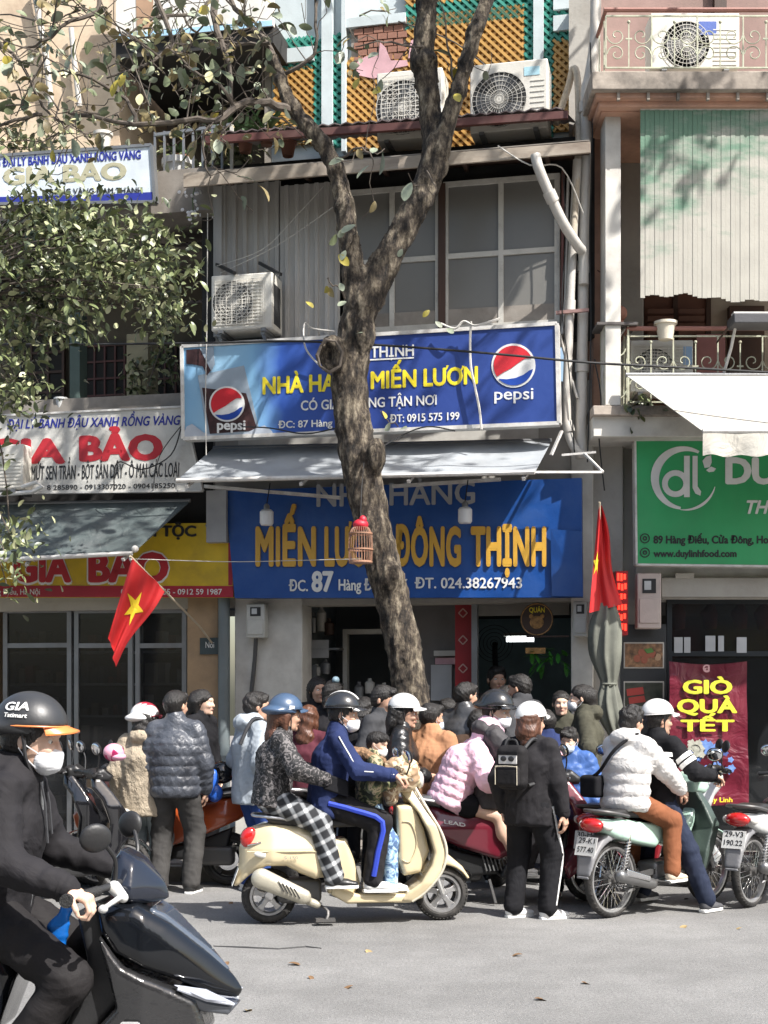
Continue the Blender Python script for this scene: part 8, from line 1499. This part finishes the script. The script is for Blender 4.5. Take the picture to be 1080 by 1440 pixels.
def white_bands(T, j):
    for i in (0,1):
        for t in (.40,.58):
            q = MB(); a = j['sh'][i].lerp(j['el'][i], t); d = (j['el'][i]-j['sh'][i]).normalized(); q.tube([a, a+d*.035], [.076*j['s'],.074*j['s']], 18); T.part('arm_band', q, LETW, parent=j['jacket'], local=True)
    for t in (.235,.29):
        q = MB(); k = [j['P']+j['up']*(t+.045)+j['fw']*(.155*math.cos(a_))+j['lat']*(.205*math.sin(a_))-j['fw']*.01 for a_ in [m*math.pi/12 for m in range(24)]]; n = 24; q.add(k+[p+j['up']*.032 for p in k], [(m, (m+1) % n, n+(m+1) % n, n+m) for m in range(n)]); T.part('chest_band', q, LETW, parent=j['jacket'], local=True)
person('man in a black jacket with white arm bands and white helmet driving the mint motorbike', WL, WY, 1.66, (.52,.855), 4, feet=[(.80,.32,.10),(.74,-.34,.085)], hands=[(.86,.31,1.04),(.85,-.31,1.04)], head=(-25,2), top=dict(m=BLACKC, th=.024, hem=.10), bot=dict(m=NAVYJ, th=.026), shoes=(SHOEG,), hel=('jockey', HW, HW), hair=('short', HAIR), grip=(.9,.9), palms=[(.2,0,-1),(.2,0,-1)], extra=white_bands, knee=[(1,.4,.4),(1,-.4,.4)])
# people standing about ------------------------------------------------------------------------------------
def stand(label, px, d, H, yaw, z=0.0, **k):
    x, y, _ = wpos(px, d); dz = k.pop('head', (0,0)); return person(label, (x, y, z), math.radians(yaw), H, (0,.53*H), k.pop('lean', 2), head=dz, lowpoly=k.pop('lp', True), **k)
stand('woman in a beige fleece hoodie, pale wide jeans and a red and white helmet', 203, 12.05, 1.60, 82, top=dict(kind='hoodie', m=BEIGEC, th=.045, hood=True, hem=.20), bot=dict(kind='wide', m=PALEJ, th=.035), shoes=(SNEW,), hair=('bob', HAIR), hel=('half', HW, HR, (15,178,.075,HR)), lp=False, head=(-35,0))
stand('man in a quilted dark grey puffer jacket seen from behind, looking right', 246, 11.95, 1.75, 84, top=dict(kind='puffer', m=PUFFD, th=.036, hem=.10), bot=dict(m=GREYT, th=.030), shoes=(SHOEB,), hair=('short', HAIR), lp=False, head=(-25,3), foot=(10,0), feet=[(-.02,.13,.09),(.03,-.13,.09)], hands=[(.02,.27,.80),(.10,-.24,.86)])
stand('woman in a black coat with short black hair looking right by the tan wall', 280, 12.95, 1.63, -25, .13, top=dict(m=BLACKC, th=.035, hem=.35), bot=dict(m=BLACKC), shoes=(SHOEB,), hair=('bob', HAIR), skin=SKIN_P, head=(10,0))
stand('young man in a light grey blue jacket and blue jeans facing the restaurant', 354, 12.1, 1.74, 28, top=dict(m=LGREY, th=.036, hem=.16, hood=True), bot=dict(m=JEANB, th=.03), shoes=(SNEW,), hair=('short', HAIR), lp=False, head=(-10,0), hands=[(.12,.12,.95),(.14,-.14,.95)], extra=lambda T, j: T.part('backpack_strap', MB().tube(smooth_path([j['ch']+Vector((-.16,-.13,.02)), j['sh'][1]+Vector((-.06,.04,.09)), j['sh'][1]+Vector((.06,.05,.06)), j['ch']+Vector((.14,-.13,.0))], 4), .016, 6), CHAR, parent=j['jacket'], local=True))
stand('woman with long brown hair seen from behind next to the slate blue helmet', 432, 12.5, 1.62, 70, top=dict(m=CL('plum', (.08,.02,.03)), th=.03), bot=dict(m=BLACKC), hair=('long', HAIR_B), shoes=(SHOEB,))
stand('person with a pale blue hair clip and dark coat behind the scooter driver', 468, 13.2, 1.72, 80, .13, top=dict(m=BLACKC2, th=.035), bot=dict(m=BLACKC), hair=('bob', HAIR), shoes=(SHOEB,), extra=lambda T, j: T.part('hair_clip', MB().ball(j['g'](-.06,-.03,.13), (.05,.035,.035), 14, 8), mat('pale_blue_clip', (.22,.32,.38), .5), local=True))
stand('man in a dark grey coat with short hair looking down at the right', 533, 12.45, 1.80, -25, top=dict(m=CHAR, th=.04, hem=.2), bot=dict(m=BLACKC), hair=('short', HAIR), shoes=(SHOEB,), head=(0,14), skin=SKIN, extra=lambda T, j: T.part('collar', MB().tube([j['N']+Vector((.05,.05,.03)), j['N']+Vector((.10,0,-.04)), j['N']+Vector((.05,-.05,.03))], .02, 6), mat('plum_collar', (.12,.02,.06), .7), local=True))
stand('woman in a glossy black leather jacket and white helmet behind the child', 562, 11.75, 1.68, -2, top=dict(kind='puffer', m=LEATHER, th=.040, hem=.12), bot=dict(m=BLACKC), hair=('bob', HAIR), shoes=(SHOEB,), hel=('jockey', HW, HW), hands=[(.22,.12,1.02),(.22,-.14,1.0)], head=(-5,6), lp=False)
stand('man in a tan corduroy jacket seen from behind with mask loops on his ear', 604, 11.9, 1.64, 62, top=dict(m=TANC, th=.040, hem=.2), bot=dict(m=BLACKC), hair=('short', HAIR), shoes=(SHOEB,), mask=MASKB, head=(-25,2), lp=False)
stand('man in a glossy dark jacket standing by the red hanging banner', 652, 12.85, 1.70, 55, .13, top=dict(kind='puffer', m=mat('silvery_black', (.05,.05,.052), .3, bump=.5, bs=25), th=.035), bot=dict(m=BLACKC), hair=('short', HAIR), shoes=(SHOEB,), head=(-20,0))
stand('woman with dark hair and a dark red coat by the framed menu', 629, 13.3, 1.55, 100, .13, top=dict(m=CL('wine', (.07,.012,.02)), th=.035), bot=dict(m=BLACKC), hair=('long', HAIR), shoes=(SHOEB,))
stand('cook in dark clothes standing inside the doorway under the lit tube', 697, 14.6, 1.88, -80, .14, top=dict(m=BLACKC2), bot=dict(m=BLACKC), hair=('short', HAIR), shoes=(SHOEB,), skin=SKIN)
stand('stout man in a charcoal jacket at the restaurant doorway behind the white helmet', 736, 13.3, 1.78, 140, .13, top=dict(m=CHAR, th=.06), bot=dict(m=BLACKC), hair=('short', HAIR), shoes=(SHOEB,), head=(10,8))
stand('woman with black hair bowing her head inside the doorway', 714, 13.9, 1.66, -120, .14, top=dict(m=BLACKC), bot=dict(m=BLACKC), hair=('long', HAIR), shoes=(SHOEB,), head=(0,22))
stand('child with black fringe, pale blue mask and blue quilted jacket facing the camera', 801, 11.75, 1.44, -105, top=dict(kind='puffer', m=BLUEP, th=.05, hem=.14), bot=dict(m=BLACKC2), hair=('kid', HAIR), shoes=(SNEW,), mask=MASKB, skin=SKIN_P, head=(-10,14), lp=False)
stand('woman in an olive jacket with a white mask and black ponytail facing left', 824, 12.9, 1.68, 172, .13, top=dict(m=OLIVE, th=.040, hem=.2, hood=True), bot=dict(m=BLACKC), hair=('tail', HAIR), shoes=(SHOEB,), mask=MASK, skin=SKIN_P, lp=False)
stand('woman with a pale face looking out beside the olive jacket woman', 789, 13.3, 1.62, -95, .13, top=dict(m=OLIVE, th=.04), bot=dict(m=BLACKC), hair=('tail', HAIR), shoes=(SHOEB,), skin=SKIN_P)

stand('tall man in a dark jacket with neat black hair left of the tan jacket man', 588, 13.0, 1.70, 60, .13, top=dict(m=CHAR, th=.035), bot=dict(m=BLACKC), hair=('short', HAIR), shoes=(SHOEB,))
stand('woman in a black hooded jacket between the child and the leather jacket', 512, 12.9, 1.56, 75, .13, top=dict(kind='hoodie', m=BLACKC, th=.04, hood=True), bot=dict(m=BLACKC), hair=('bob', HAIR), shoes=(SHOEB,))
stand('woman in a dark brown coat behind the grey shell jacket man', 672, 12.7, 1.58, 95, top=dict(m=CL('dark_brown', (.05,.03,.02)), th=.04), bot=dict(m=BLACKC), hair=('long', HAIR), shoes=(SHOEB,))
stand('man in a navy coat behind the backpack wearer', 770, 12.55, 1.58, 120, top=dict(m=NAVYC, th=.04), bot=dict(m=BLACKC), hair=('short', HAIR), shoes=(SHOEB,))
stand('woman in black standing in the kitchen doorway behind the hair clip', 446, 13.7, 1.76, -70, .13, top=dict(m=BLACKC2, th=.035), bot=dict(m=BLACKC), hair=('long', HAIR), shoes=(SHOEB,))
# fallen leaves and litter on the road
lit = [leaf_mesh(.11, .07, mat('dead_leaf', (.16,.09,.04), .8, var=.4), .3, .4), leaf_mesh(.09, .06, mat('dead_leaf_pale', (.30,.22,.10), .8, var=.4), .3, .5)]
for k in range(26):
    x, y = rnd.uniform(-3,3.2), rnd.uniform(6.5,12.5); o = bpy.data.objects.new('fallen_leaf', lit[k % 2]); COL.objects.link(o); o.location = (x, y, .012); o.rotation_euler = (rnd.uniform(-.1,.1), rnd.uniform(-.1,.2), rnd.uniform(0,6.28)); s_ = rnd.uniform(.4,.9); o.scale = (s_,)*3
    fix(o, 'small dry fallen leaf lying on the grey road', 'leaf', 'fallen leaves on the road')
